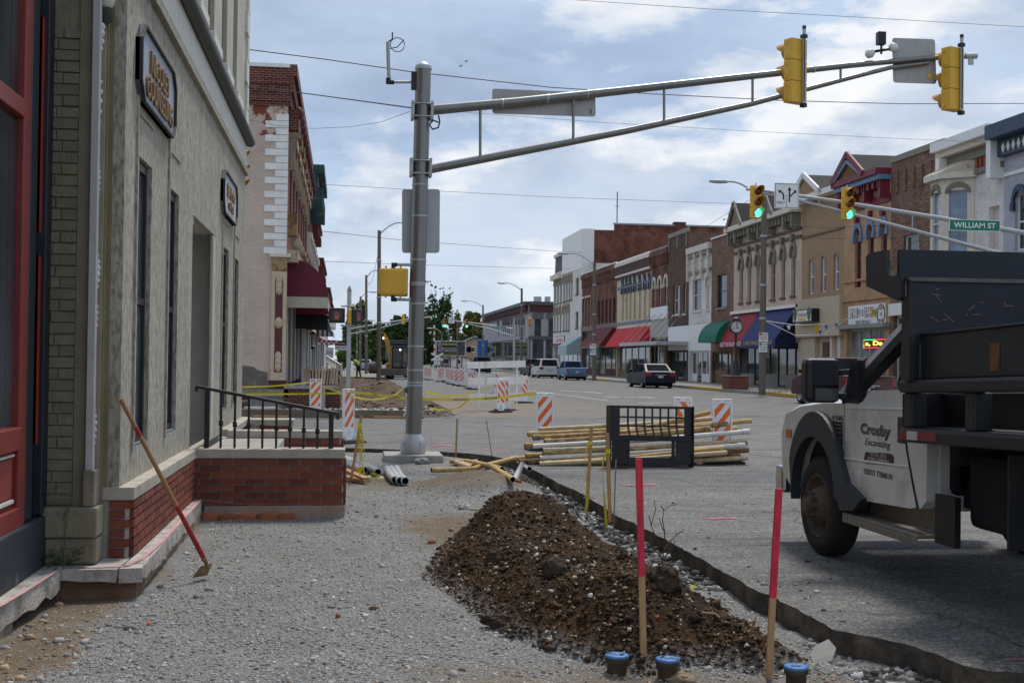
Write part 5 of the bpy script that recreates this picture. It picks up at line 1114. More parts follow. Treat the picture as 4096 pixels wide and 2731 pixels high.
# --- conduit pipes
GREYPVC = pm('grey_conduit', (.36, .37, .37), .5, .12, 8); BLK = pm('pipe_bore', (.008, .008, .008), .9)
PVC = [pm('muddy_pvc', (.40, .26, .11), .7, .3, 9, .3, 30, col2=(.19, .12, .055), cmix=(.45, .62), cscale=7), pm('ochre_pvc', (.44, .27, .09), .7, .25, 9, .3, 30, col2=(.5, .40, .24), cmix=(.52, .66), cscale=8), pm('pale_pvc', (.48, .38, .23), .65, .18, 9, .2, 30, col2=(.32, .22, .11), cmix=(.52, .68), cscale=5), pm('brown_pvc', (.17, .105, .06), .8, .35, 9, .4, 30, col2=(.33, .24, .14), cmix=(.5, .65), cscale=6), pm('white_pvc', (.60, .585, .55), .6, .12, 9, .1, 30, col2=(.4, .32, .2), cmix=(.62, .72), cscale=4)]
def pipe(label, P, r, mt, name='conduit_pipe', group=None, coupling=None):
    o = thing(name, label, 'pipe', P[0], group=group); q = MB(); q.tube(P, r, 14, capmat=1, hollow=.12); q.build('tube', [mt, BLK], o)
    for t in coupling or ():
        k = len(P)-1; i = min(k-1, int(t*k)); c = vl(P[i], P[i+1], t*k-i); d = (Vector(P[i+1])-Vector(P[i])).normalized(); q = MB(); q.tube([c-d*.055, c+d*.055], r*1.22, 14, capmat=1); q.build('coupling', [mt, BLK], o)
    return o
def Zp(u, v, z): return at(u, v, Z=z)
zc_ = lambda x, y: (2050+x/2.352, 1550+y/2.352)
pile = [  # left end, right end (crop coordinates), depth Y, material, words
 ((250, 392), (2080, 300), 19.35, 2, 'pale pipe along the top back of the pile'), ((140, 437), (2270, 330), 19.0, 1, 'longest ochre pipe across the top of the pile'), ((188, 470), (2075, 345), 18.75, 0, 'muddy pipe with coupling below the longest ochre one'), ((620, 500), (1835, 215), 18.95, 1, 'pipe sticking up through the fork grid to the right'),
 ((300, 507), (1850, 395), 18.62, 0, 'muddy pipe with chipped left end third from the top'), ((110, 545), (2120, 398), 18.9, 1, 'pipe reaching farthest left at mid height'), ((190, 552), (2275, 432), 18.55, 4, 'white pipe with cap reaching farthest right'), ((285, 588), (2228, 482), 18.5, 2, 'stained pipe below the white capped one'),
 ((287, 617), (2190, 505), 18.48, 0, 'muddy pipe under the stained one'), ((120, 640), (1985, 540), 18.8, 1, 'ochre pipe with jutting left end at mid pile'), ((255, 660), (2220, 532), 18.45, 4, 'split white pipe low on the left of the pile'), ((122, 692), (2170, 568), 18.75, 3, 'dark brown pipe low in the pile'),
 ((140, 727), (2200, 606), 18.6, 3, 'broad brown pipe near the bottom left'), ((303, 752), (1990, 560), 18.38, 1, 'bright ochre pipe rising to the right in front'), ((250, 797), (2030, 627), 18.32, 2, 'lowest pale stained pipe at the pile front'), ((650, 768), (2225, 682), 18.42, 2, 'half white pipe lying on the asphalt at the right'), ((60, 768), (1700, 700), 18.7, 3, 'short dark pipe end at the bottom left of the pile'), ((420, 735), (2150, 648), 18.66, 3, 'brown pipe along the bottom right of the pile')]
rp = random.Random(4)
for (a, b, Y_, mi, lab) in pile:
    b = (b[0]+rp.uniform(-60, 30), b[1]+rp.uniform(-26, 26))
    A, B_ = at(*zc_(*a), Y=Y_), at(*zc_(*b), Y=Y_+.12); A.z = max(.034, A.z); B_.z = max(.034, B_.z); mid = vl(A, B_, .5)+Vector((0, 0, -.02)); mid.z = max(.034, mid.z)
    pipe(lab, [A, vl(A, B_, .25)+Vector((0, 0, -.012)), mid, vl(A, B_, .75)+Vector((0, 0, -.012)), B_], .037 if mi != 3 else .043, PVC[mi], group='conduit pipes piled on the road', coupling=(.02,) if mi in (0, 1) else (.98,) if mi == 4 else None)
zd = lambda x, y: (1350+x/2.767, 1780+y/2.767)
def gpipe(lab, pxs, mi, r=.036, lift=.035, mt=None, group='loose conduit pipes left of the pile', coup=None):
    P = []
    for (x, y) in pxs:
        u, v = zd(x, y); z = -.02
        for _ in range(4): p = at(u, v, Z=z+lift); z = hz_at(p.x, p.y) if (p.x < 2.75) else 0
        P.append(at(u, v, Z=z+lift))
    for i in range(1, len(P)-1): P[i].z = max(P[i].z, (P[i-1].z+P[i+1].z)/2-.02)
    return pipe(lab, P, r, mt or PVC[mi], group=group, coupling=coup)
gpipe('long ochre pipe reaching from the pile towards the pole footing', [(1040, 275), (1480, 262), (1930, 215), (2230, 125)], 1, lift=.07, coup=(.68,))
gpipe('pale pipe with open end beside the pole footing', [(1322, 188), (1420, 215), (1500, 235)], 2); gpipe('pale pipe end nearest the pole footing', [(1283, 178), (1400, 222), (1480, 250)], 2, lift=.05)
gpipe('tan pipe crossing behind the small mound', [(1240, 180), (1500, 185), (1820, 262)], 1, lift=.06); gpipe('ochre pipe slanting down into the trench', [(1420, 175), (1690, 265), (1940, 380)], 1, lift=.07); gpipe('grey pipe running down into the trench by the pile', [(2125, 262), (2040, 320), (1955, 388)], 0, mt=GREYPVC, lift=.05)
for i, (a, b, lab) in enumerate((((80, 215), (258, 280), 'leftmost straight grey conduit beside the stoop wall'), ((75, 190), (303, 277), 'second straight grey conduit beside the stoop wall'), ((78, 165), (355, 272), 'third straight grey conduit beside the stoop wall'), ((90, 150), (447, 297), 'rightmost straight grey conduit beside the stoop wall'))):
    gpipe(lab, [a, ((a[0]*.5+b[0]*.5), a[1]*.5+b[1]*.5-6), b], 0, r=.05, mt=GREYPVC, lift=.06, group='grey conduits by the stoop')
for lab, pxs in (('left bent grey conduit in front of the pole', [(545, 262), (560, 300), (590, 345), (637, 385)]), ('middle bent grey conduit in front of the pole', [(590, 258), (612, 300), (645, 350), (695, 394)]), ('right bent grey conduit in front of the pole', [(650, 254), (668, 300), (700, 352), (750, 396)])): gpipe(lab, pxs, 0, r=.05, mt=GREYPVC, lift=.06, group='bent grey conduits')
# --- black fork carriage
FK = pm('black_steel', (.013, .013, .015), .45, .3, 6, .1, 40, col2=(.05, .035, .025), cmix=(.6, .75), cscale=8, metal=.2)
f0, f1 = at(2441, 1871, Z=0), at(2749, 1864, Z=0); f1.y = f0.y+.12; fx = (f1-f0).normalized(); fl = 1.27
fk = thing('fork_carriage', 'black steel fork carriage with grid guard standing against the pipes', 'fork carriage', f0, math.atan2(fx.y, fx.x), rot=(R(-3), R(.8), math.atan2(fx.y, fx.x)))
def FB(name, boxes, bev=.004):
    q = MB()
    for b_ in boxes: q.box(*b_)
    q.build(name, FK, fk, local=True, bevel=bev)
H1 = .46
FB('side_plate', [(-.02, .0, -.05, .16, .02, .92)]); FB('side_plate', [(fl, fl+.02, -.05, .16, .02, .92)])
FB('upright', [(0.0, .14, -.01, .01, .48, .92)]); FB('upright', [(fl-.12, fl, -.01, .01, .48, .92)])
FB('top_rail', [(.14, fl-.12, -.012, .012, .88, .92)]); FB('middle_rail', [(0, fl, -.03, .01, .40, .485)]); FB('bottom_rail', [(.27, fl-.27, -.02, .01, .04, .16)]); FB('bottom_edge', [(0, fl, -.06, .0, 0, .03)])
FB('hook_plate', [(0.02, .26, -.022, -.002, .06, .40)]); FB('hook_plate', [(fl-.26, fl-.02, -.022, -.002, .06, .40)])
FB('inner_upright', [(.265, .3, 0, .06, .1, .42)]); FB('inner_upright', [(fl-.30, fl-.265, 0, .06, .1, .42)])
for i in range(1, 8): x = lerp(.14, fl-.12, i/8); FB('grid_bar', [(x-.013, x+.013, -.008, .008, .62, .88)], 0); q = MB(); q.bar((x, 0, .625), (x+.012, -.05, .485), .026, .016); q.build('grid_bar', FK, fk, local=True)
for z in (.62, .75): FB('grid_rail', [(.14, fl-.12, -.007, .009, z-.013, z+.013)], 0)

# --- white dump truck parked on the right
CABW = pm('truck_white', (.58, .56, .53), .32, .10, 2.5, col2=(.36, .32, .27), cmix=(.5, .75), cscale=3, coat=.4)
FLARE = pm('flare_plastic', (.030, .034, .040), .55, .15, 5); BEDM = pm('bed_black', (.017, .017, .019), .5, .3, 5, .1, 40, col2=(.06, .035, .022), cmix=(.68, .78), cscale=6)
BEDBLUE = pm('bed_navy', (.010, .014, .024), .5, .3, 3, .15, 30, col2=(.10, .09, .085), cmix=(.70, .74), cscale=9, stretch=(1, 1, 1)); CHROME = pm('chrome', (.5, .5, .5), .2, .05, metal=.95); RUST = pm('rust', (.14, .055, .02), .9, .3, 12)
DIAM = pm('dirty_alloy_step', (.22, .19, .155), .55, .2, 20, .4, 120, metal=.35); HUBM = pm('rusty_hub', (.085, .06, .042), .8, .4, 10, .2, 30)
tr = thing('dump_truck', 'white single cab dump truck with dark bed parked at the right', 'truck', (3.84, 9.84, 0))
SX = 3.84
def side_prism(name, poly, x0, x1, mt, bev=.0, parent=None): q = MB(); q.prism(poly, lambda a, b, d: Vector((d, a, b)), x0, x1); return q.build(name, mt, parent or tr, bevel=bev)
def arc(cy, cz, r, a0, a1, n): return [(cy+r*math.cos(R(lerp(a0, a1, i/n))), cz+r*math.sin(R(lerp(a0, a1, i/n)))) for i in range(n+1)]
arch = arc(9.80, .50, .50, -8, 188, 18)                # over the front wheel, from front to back
fender = [(10.62, .62), (10.66, .95), (10.55, 1.12), (10.2, 1.20), (9.70, 1.245), (9.245, 1.26), (9.245, .56), (9.30, .44)] + [p for p in reversed(arch)] + [(10.3, .44)]
side_prism('fender', fender, SX, SX+.10, CABW, .012)
door = [(9.235, 1.262), (9.235, .70), (9.10, .58), (8.88, .552), (8.10, .585), (8.02, .60), (8.05, .72), (8.16, .98), (8.175, 1.10), (8.175, 1.39), (8.72, 1.375), (8.80, 1.355), (8.90, 1.285), (8.97, 1.268)]
dor = side_prism('door', door, SX-.006, SX+.08, CABW, .012)
back = [(8.165, 1.40), (8.165, 1.0), (8.03, .72), (8.0, .60), (7.95, .60), (7.87, .66), (7.85, 1.40)]
side_prism('cab_corner', back, SX-.004, SX+.09, CABW, .015)
part_box('cab_back', CABW, tr, SX+.085, SX+1.95, 7.85, 7.90, .6, 1.95)
q = MB(); q.tube([(SX-.004, 9.22, .835), (SX-.004, 8.14, .865)], .012, 8); q.tube([(SX-.004, 9.22, 1.225), (SX-.004, 8.18, 1.255)], .010, 8); q.build('body_crease', CABW, tr)
q = MB(); q.add([(SX+.02, 10.55, 1.13), (SX+.0, 9.25, 1.255), (SX+.14, 9.20, 1.34), (SX+.4, 9.1, 1.40), (SX+1.95, 9.1, 1.40), (SX+1.95, 10.5, 1.2), (SX+.35, 10.5, 1.24), (SX+.12, 10.52, 1.20)], [(0, 1, 2, 7), (7, 2, 3, 6), (6, 3, 4, 5)]); q.add([(SX+.05, 10.62, .6), (SX+1.9, 10.62, .6), (SX+1.9, 10.55, 1.2), (SX+.12, 10.55, 1.2)], [(0, 1, 2, 3)]); q.build('hood', CABW, tr)
q = MB(); q.box(SX+.0, SX+1.95, 10.62, 10.82, .42, .66); q.build('bumper', CHROME, tr, bevel=.03)
part_box('marker_lamp', pm('amber_lamp', (.5, .12, .01), .3), tr, SX-.012, SX+.03, 10.40, 10.52, .92, .99)
fo = [(10.26, .40), (10.29, .62)] + arc(9.76, .60, .575, 15, 150, 14) + [(9.20, .80), (9.10, .66), (8.80, .57), (8.95, .47), (9.2, .44), (9.27, .52)] + [p for p in reversed(arc(9.79, .50, .47, 2, 178, 16))]
side_prism('wheel_flare', fo, SX-.055, SX+.03, FLARE, .02)
part_box('wheel_well', DARK, tr, SX+.1, SX+.55, 9.28, 10.3, .3, 1.08)
TYRE = pm('tyre', (.018, .017, .016), .85, .25, 12, .25, 60)
def truck_wheel(x, y, r=.405, w_=.235, name='wheel', hub=True):
    M = Matrix.Rotation(-math.pi/2, 3, 'Y'); c = (x, y, r)
    q = MB(); q.lathe([(.26, -w_), (.31, -w_-.005), (r-.02, -w_+.015), (r, -w_+.04), (r, -.045), (r-.012, -.03), (r-.035, -.008), (.315, .0), (.27, -.004), (.255, -.02), (.25, -.06)], c, 44, M=M, caps=False); t_ = q.build('tyre', TYRE, tr)
    q = MB(); q.lathe([(.262, -.012), (.258, -.004), (.245, -.006), (.235, -.07), (.20, -.10), (.17, -.055), (.135, .01), (.12, .02), (.118, .025), (.085, .026), (.084, .055), (.066, .07), (.065, .10), (.05, .105), (.0, .106)], c, 36, M=M, caps=False); rm_ = q.build('rim', HUBM, t_)
    for i in range(5):
        a = 2*math.pi*i/5+.5; q = MB(); q.lathe([(.0, 0), (.042, 0)], (x+.078, y+.195*math.cos(a), r+.195*math.sin(a)), 14, M=M @ Matrix.Diagonal((1, 1.3, 1)), caps=False); q.build('hand_hole', BLK, t_)
    if hub:
        for i in range(10):
            a = 2*math.pi*i/10; q = MB(); q.tube([(x-.02, y+.108*math.cos(a), r+.108*math.sin(a)), (x-.075, y+.108*math.cos(a), r+.108*math.sin(a))], .011, 8); q.build('wheel_stud', HUBM, t_)
    return t_
truck_wheel(SX+.0, 9.83)
truck_wheel(SX-.14, 6.04, hub=False)
truck_wheel(SX+1.75, 9.83, hub=False)
q = MB(); q.bar((SX+.03, 9.28, 1.28), (SX+.22, 8.20, 1.98), .07, .10, up=(1, 0, 0)); q.build('a_pillar', pm('pillar_black', (.02, .02, .02), .4), tr)
q = MB(); q.bar((SX+.02, 9.36, 1.31), (SX+.215, 8.21, 2.045), .07, .05, up=(1, 0, 0)); q.build('pillar_cover', CABW, tr)
q = MB(); q.box(SX+.2, SX+1.8, 7.75, 8.35, 1.98, 2.04); q.build('roof', CABW, tr, bevel=.03)
part_box('b_pillar', CABW, tr, SX+.07, SX+.14, 7.86, 7.95, 1.36, 2.0)
CABGL = glassm('cab_glass', (.02, .022, .022), .03, .22)
q = MB(); q.add([(SX+.1, 9.30, 1.33), (SX+1.85, 9.30, 1.33), (SX+1.72, 8.25, 1.99), (SX+.25, 8.25, 1.99)], [(0, 1, 2, 3)]); q.build('windscreen', CABGL, tr)
q = MB(); q.add([(SX+1.90, 9.2, 1.36), (SX+1.75, 8.2, 1.98), (SX+1.76, 7.8, 1.98), (SX+1.9, 7.8, 1.36)], [(0, 1, 2, 3)]); q.build('far_side_glass', CABGL, tr)
q = MB(); q.bar((SX+1.93, 9.2, 1.28), (SX+1.74, 8.20, 1.98), .07, .10, up=(1, 0, 0)); q.build('a_pillar', pm('pillar_black', (.02, .02, .02)), tr)
part_box('far_door', pm('door_trim', (.05, .052, .055), .7), tr, SX+1.85, SX+1.95, 7.7, 9.25, .6, 1.36)
q = MB(); q.box(SX+.1, SX+1.85, 8.95, 9.3, .8, 1.30); q.box(SX+.12, SX+.6, 8.85, 8.96, 1.05, 1.34); q.build('dashboard', pm('dash_grey', (.035, .038, .038), .75), tr, bevel=.04)
q = MB(); q.tube([(SX+.42+.19*math.cos(t), 8.78+.07*math.sin(t), 1.40+.17*math.sin(t)) for t in np.linspace(0, 6.283, 22)[:-1]], .017, 8, closed=True); q.build('steering_wheel', BLACKP, tr)
q = MB(); q.box(SX+.15, SX+1.8, 7.8, 7.98, .7, 1.62); q.box(SX+.15, SX+1.8, 7.8, 8.4, .7, .95); q.build('seat', pm('seat_cloth', (.03, .03, .032), .9), tr, bevel=.05)
part_box('window_sill', FLARE, tr, SX+.0, SX+.07, 8.18, 8.78, 1.37, 1.39)
q = MB(); q.box(SX-.012, SX-.0, 8.18, 8.30, 1.02, 1.20); q.build('door_handle', FLARE, dor, bevel=.01)
q = MB(); q.tube([(SX-.002, 9.242, 1.25), (SX-.002, 9.242, .62)], .005, 6); q.build('shut_line', DARK, tr)
q = MB(); q.tube([(SX-.002, 8.172, 1.38), (SX-.002, 8.172, 1.05), (SX-.003, 8.155, .98), (SX-.003, 8.045, .72), (SX-.003, 7.98, .60)], .010, 6); q.build('shut_line', DARK, tr)
q = MB(); q.prism([(9.47, 1.16), (9.27, 1.165), (9.265, .935), (9.335, .93), (9.465, 1.06)], lambda a, b, d: Vector((d, a, b)), SX-.012, SX+.01); vb = q.build('vent_frame', CHROME, tr)
q = MB(); q.prism([(9.46, 1.11), (9.28, 1.115), (9.275, .945), (9.335, .94), (9.455, 1.06)], lambda a, b, d: Vector((d, a, b)), SX-.0145, SX-.0118); q.build('vent_grille', DARK, vb)
for z in (1.09, 1.06, 1.03, .985, .962): part_box('vent_slat', pm('slat_grey', (.12, .1, .1), .5), vb, SX-.017, SX-.0147, 9.29, 9.42, z-.005, z+.005)
text('F-550', .034, (SX-.0125, 9.37, 1.14), (0, -1, 0), (0, 0, 1), DARK, vb, width=.165, depth=.002)
MAROON = pm('maroon_vinyl', (.065, .018, .022), .6, .1); LTW = pm('light_vinyl', (.5, .48, .46), .6)
def dtext(s_, h, y, z, wd, mt, dep=.0015, shear=0, bold=0, off=.0): return text(s_, h, (SX-.0075-off, y, z), (0, -1, 0), (0, 0, 1), mt, dor, width=wd, depth=dep, shear=shear, bold=bold)
dtext('Crosby', .105, 8.67, 1.075, .52, MAROON, bold=.055); dtext('Crosby', .085, 8.67, 1.075, .49, LTW, off=.002, bold=.028); dtext('Crosby', .082, 8.67, 1.075, .485, MAROON, off=.004, bold=.0)
dtext('Excavating', .068, 8.63, .985, .44, MAROON, shear=.35)
q = MB(); q.prism([(8.87, .845), (8.84, .915), (8.41, .935), (8.36, .92), (8.36, .865), (8.40, .85), (8.82, .83)], lambda a, b, d: Vector((d, a, b)), SX-.0095, SX-.007); q.build('lettering_panel', MAROON, dor)
dtext('TOTAL SITE', .028, 8.62, .908, .30, LTW, off=.003); dtext('DEVELOPMENT', .028, 8.61, .873, .37, LTW, off=.003); dtext('USDOT 770840 IN', .042, 8.62, .772, .48, MAROON, off=.001)
q = MB(); q.box(SX-.04, SX+.16, 7.93, 9.20, .40, .43); q.build('running_board', DIAM, tr, bevel=.012); q = MB(); q.box(SX-.045, SX-.03, 7.93, 9.18, .355, .405); q.build('board_edge', DIAM, tr, bevel=.008); part_box('kick_plate', DIAM, tr, SX+.15, SX+.17, 7.93, 9.1, .43, .58)
mr = MB(); mr.box(3.515, 3.785, 9.20, 9.36, 1.262, 1.605); mo = mr.build('mirror', BLACKP, tr, bevel=.04)
part_box('mirror_glass', glassm('mirror_glass', (.02, .022, .025), .03), mo, 3.56, 3.765, 9.194, 9.202, 1.40, 1.585); part_box('spotter_glass', glassm('mirror_glass2', (.04, .042, .045), .02), mo, 3.58, 3.765, 9.192, 9.202, 1.28, 1.375)
for z in (1.49, 1.31): q = MB(); q.bar((3.77, 9.27, z), (3.90, 9.16, z+.02), .06, .045); q.build('mirror_arm', BLACKP, mo, bevel=.01)
q = MB(); q.prism([(9.27, 1.27), (8.96, 1.265), (9.0, 1.60), (9.10, 1.60)], lambda a, b, d: Vector((d, a, b)), SX-.01, SX+.05); q.build('mirror_sail', BLACKP, mo, bevel=.01)
BX = 3.62; rk = lambda y: (7.83-y)*.03
def bedbar(name, x0, x1, y0, y1, z0, z1, mt=BEDM, bev=.012):
    q = MB(); q.add([(x, y, z+rk(y)) for z in (z0, z1) for y in (y0, y1) for x in (x0, x1)], [(0, 2, 3, 1), (4, 5, 7, 6), (0, 1, 5, 4), (1, 3, 7, 5), (3, 2, 6, 7), (2, 0, 4, 6)]); return q.build(name, mt, tr, bevel=bev)
bedbar('lower_rail', BX, BX+.34, 4.4, 7.83, 1.055, 1.15, bev=.025); bedbar('upper_rail', BX-.01, BX+.10, 4.4, 7.82, 1.378, 1.462, bev=.02)
bedbar('recess_panel', BX+.30, BX+.34, 4.4, 7.80, 1.15, 1.38); bedbar('bed_side', BX+.05, BX+.075, 4.4, 7.76, 1.462, 1.75)
for y0, y1 in ((7.69, 7.80), (6.87, 6.985), (6.0, 6.11), (5.1, 5.21)): bedbar('stake_post', BX+.02, BX+.14, y0, y1, 1.15, 1.378)
bedbar('bed_front_gusset', BX+.02, BX+.36, 7.80, 7.825, 1.152, 1.376); bedbar('front_post', BX+.03, BX+.085, 7.60, 7.76, 1.462, 1.70); bedbar('side_lip', BX+.04, BX+.09, 4.4, 7.765, 1.745, 1.757, bev=.002)
q = MB(); q.box(BX+.045, BX+.053-.01, 7.70, 7.715, 1.5, 1.515);
bedbar('bed_far_side', BX+2.25, BX+2.28, 4.4, 7.76, 1.15, 1.9); bedbar('bed_floor', BX+.1, BX+2.25, 4.4, 7.8, 1.12, 1.16)
part_box('bulkhead', BEDBLUE, tr, BX-.03, BX+2.35, 7.62, 7.66, 1.46, 2.11); part_box('bulkhead_rim', pm('worn_edge', (.12, .11, .10), .6, .4), tr, BX-.03, BX+2.35, 7.60, 7.67, 2.10, 2.125)
part_box('cab_shield_floor', BEDBLUE, tr, BX-.03, BX+2.35, 7.66, 8.22, 2.108, 2.13); part_box('cab_shield_front', BEDBLUE, tr, BX+.03, BX+2.3, 7.90, 7.93, 2.13, 2.33)
side_prism('cab_shield_plate', [(8.235, 2.30), (8.19, 2.325), (7.91, 2.325), (7.90, 2.20), (7.86, 2.152), (7.78, 2.145), (7.68, 2.15), (7.675, 2.0), (7.73, 1.98), (8.22, 2.10)], BX-.06, BX-.03, BEDM)
part_box('bulkhead_post', BEDM, tr, BX-.035, BX+.005, 7.60, 7.72, 1.46, 2.0)
bedbar('rust_strip', BX+.045, BX+.0505, 6.64, 6.74, 1.50, 1.66, RUST, .0)
for y0, y1, mt in ((7.70, 7.835, pm('tape_red', (.2, .02, .02), .5)), (7.55, 7.70, pm('tape_white', (.45, .44, .42), .5)), (7.30, 7.55, pm('tape_red', (.2, .02, .02)))): bedbar('reflector_tape', BX-.003, BX+.0, y0, y1, 1.075, 1.13, mt, 0)
part_box('frame_rail', DARK, tr, SX+.25, SX+.5, 4.4, 8.0, .62, .80); q = MB(); q.box(SX+.15, SX+.65, 6.75, 7.62, .52, 1.0); q.build('tank', DARK, tr, bevel=.06); part_box('bracket_plate', pm('plate_black', (.01, .01, .01), .5), tr, SX+.02, SX+.06, 7.52, 7.79, .40, .72)
for y in (9.83, 6.04): q = MB(); q.tube([(SX+.1, y, .42), (SX+1.9, y, .42)], .07, 10); q.build('axle', DARK, tr)
part_box('chassis', DARK, tr, SX+.3, SX+1.6, 4.4, 9.6, .75, 1.05)
part_box('mud_flap', RUBBER, tr, SX-.12, SX+.45, 6.62, 6.64, .52, 1.06)
truck_wheel(SX+1.9, 6.04, hub=False)

r_ = random.Random(12); SCR = pm('bare_scratch', (.20, .17, .14), .6, .3)
for i in range(16):
    x, z = r_.uniform(BX+.1, BX+.85), r_.uniform(1.75, 2.08); a = r_.uniform(-1, 1); l_ = r_.uniform(.02, .09); q = MB(); q.bar((x, 7.618, z), (x+l_*math.cos(a), 7.618, z+l_*math.sin(a)), .002, .004); q.build('scratch', SCR, tr)

# --- the row of shops on the right
XR = 25.9
def YZ(u, v): p = at(u, v, X=XR); return p.y, p.z
PR = lambda a, z, d: (XR+d, a, z)
WHITEB = brickm('white_brick', (.76, .735, .69), (.62, .60, .56), var=.06, stain=(.36, .32, .28), stain_rng=(.6, .72), wash=.18)
DKBRICK = brickm('dark_brick', (.11, .055, .036), (.15, .11, .09), var=.4, wash=.4)
REDBRICK = brickm('red_brick_wall', (.20, .062, .036), (.2, .13, .1), var=.3, stain=(.07, .03, .022), stain_rng=(.48, .62), wash=.4)
CREAMB = brickm('cream_brick', (.64, .54, .36), (.54, .46, .33), var=.06, stain=(.38, .30, .18), stain_rng=(.58, .72), wash=.2)
PINKB = brickm('pink_brick', (.64, .49, .39), (.54, .41, .32), var=.07, stain=(.36, .22, .15), stain_rng=(.6, .74), wash=.22)
PEACHB = brickm('peach_brick', (.52, .32, .18), (.45, .28, .16), var=.09, stain=(.27, .13, .06), stain_rng=(.58, .72), wash=.25)
TANS = pm('tan_stucco', (.36, .235, .14), .9, .12, 2, .3, 30); CLAYB = brickm('clay_brick', (.19, .095, .058), (.27, .2, .16), var=.55, wash=.3); GREYBLUE = brickm('grey_blue_brick', (.46, .47, .54), (.38, .39, .44), var=.05, wash=.15)
GREYB = brickm('grey_brick', (.40, .39, .405), (.33, .32, .33), var=.05, wash=.15); SANDB = brickm('sand_brick', (.27, .165, .085), (.2, .15, .1), var=.3)
CREAMT = pm('cream_trim', (.66, .60, .50), .7, .1); WHT = pm('white_trim', (.80, .79, .76), .65, .1); GREENG = pm('sage_trim', (.20, .19, .145), .7, .15); DKTRIM = pm('dark_trim', (.05, .045, .045), .6, .2); SLATE = pm('blue_slate_trim', (.06, .08, .12), .6); BROWNT = pm('brown_trim', (.10, .05, .045), .6); BURG = pm('burgundy_trim', (.18, .02, .035), .55, .12); SKYB = pm('sky_blue_trim', (.14, .23, .36), .55, .12); NAVYB = pm('cornice_blue', (.022, .05, .095), .5, .12); STONE2 = pm('grey_stone_cope', (.26, .235, .20), .9, .15); ROOFT = pm('asphalt_shingle', (.022, .02, .02), .9, .25, 8); REDT = pm('red_dentil', (.28, .07, .04), .7)
SHUT = pm('plum_board', (.045, .025, .022), .8, .2)
PB = glassm('shop_glass', (.03, .034, .034), .05)
class Bld:
    def __init__(s, name, label, u0, u1, vr, mt, shop_v=None, shop_mt=None, top_u=None):
        """u0..u1 across the photograph; vr roof height at u1"""
        s.yf, _ = YZ(u0, 1450); s.yn, s.zt = YZ(u1, vr); s.yn = YZ(u1, 1450)[0]; s.mt = mt; s.holes = []; s.wins = []
        s.o = thing(name, label, 'building', (XR, (s.yf+s.yn)/2, .15)); s.zs = None
        if shop_v is not None: s.zs = YZ(u1, shop_v)[1]
    def win(s, u0, u1, vt, vb, frame=None, glass=None, hood=None, hoodm=None, sill=None, key=None, rail=True, d=.18, arch=False):
        um = (u0+u1)/2; z1, z0 = YZ(um, vt)[1], YZ(um, vb)[1]; a0, a1 = YZ(u1, 1450)[0], YZ(u0, 1450)[0]
        s.holes.append((a0, a1, z0, z1)); s.wins.append((a0, a1, z0, z1, frame, glass or GLASS, hood, hoodm, sill, key, rail, d)); return s
    def finish(s, depth=14, thick=.3, z_bot=None, side=True, side_mt=None, side_depth=None):
        zb = s.zs if s.zs is not None else .15
        q = MB(); wall_holes(q, PR, s.yn+.004, s.yf-.004, zb, s.zt, [h for h in s.holes], thick); s.wall = q.build('wall', s.mt, s.o)
        q = MB(); q.add([(XR+thick, s.yn+.004, .15), (XR+depth, s.yn+.004, .15), (XR+depth, s.yn+.004, s.zt-.02), (XR+thick, s.yn+.004, s.zt-.02)], [(0, 1, 2, 3)]); q.add([(XR+thick, s.yn+.004, s.zt-.25), (XR+depth, s.yn+.004, s.zt-.25), (XR+depth, s.yf-.004, s.zt-.25), (XR+thick, s.yf-.004, s.zt-.25)], [(0, 1, 2, 3)]); q.build('side_wall', side_mt or s.mt, s.o)
        for (a0, a1, z0, z1, fm, gl, hood, hm, sill, key, rail, d) in s.wins:
            w_ = a1-a0; t = min(.07, w_*.12); q = MB(); x0, x1 = XR+d-.05, XR+d+.02
            q.box(x0, x1, a0, a0+t, z0, z1); q.box(x0, x1, a1-t, a1, z0, z1); q.box(x0, x1, a0+t, a1-t, z0, z0+t); q.box(x0, x1, a0+t, a1-t, z1-t, z1)
            if rail: q.box(x0, x1, a0+t, a1-t, (z0+z1)/2-.03, (z0+z1)/2+.03)
            wo_ = q.build('window', fm or WHT, s.o); part_box('pane', gl, wo_, XR+d+.005, XR+d+.012, a0+t*.5, a1-t*.5, z0+t*.5, z1-t*.5)
            if sill: part_box('sill', sill, wo_, XR-.09, XR+.02, a0-.08, a1+.08, z0-.14, z0-.002)
            if hood:
                r_ = w_/2; zc = z1-r_*.9 if hood != 'flat' else z1; c = (a0+a1)/2; q = MB(); ro, ri = r_+.16, r_-.01
                if hood == 'flat': q.box(XR-.08, XR+.02, a0-.1, a1+.1, z1+.002, z1+.2)
                else:
                    n = 12; ang = [math.pi*i/n for i in range(n+1)]; rise = 1.25 if hood == 'arch' else 1.6
                    prof = [(c+ro*math.cos(a), zc+ro*rise*math.sin(a)) for a in ang]+[(c+ri*math.cos(a), zc+ri*rise*.92*math.sin(a)) for a in reversed(ang)]
                    q.prism(prof, lambda a, b, dd: Vector((XR+dd, a, b)), -.10, .0)
                    for sg in (-1, 1): q.box(XR-.13, XR-.001, c+sg*(ro+ri)/2-.12, c+sg*(ro+ri)/2+.12, zc-.32, zc-.003)
                q.build('hood', hm or CREAMT, wo_)
                if key: q = MB(); q.prism([(c-.13, zc+ro*1.2), (c+.13, zc+ro*1.2), (c+.2, zc+ro*1.2+.42), (c-.2, zc+ro*1.2+.42)], lambda a, b, dd: Vector((XR+dd, a, b)), -.2, .0); q.build('keystone', key, wo_)
        return s
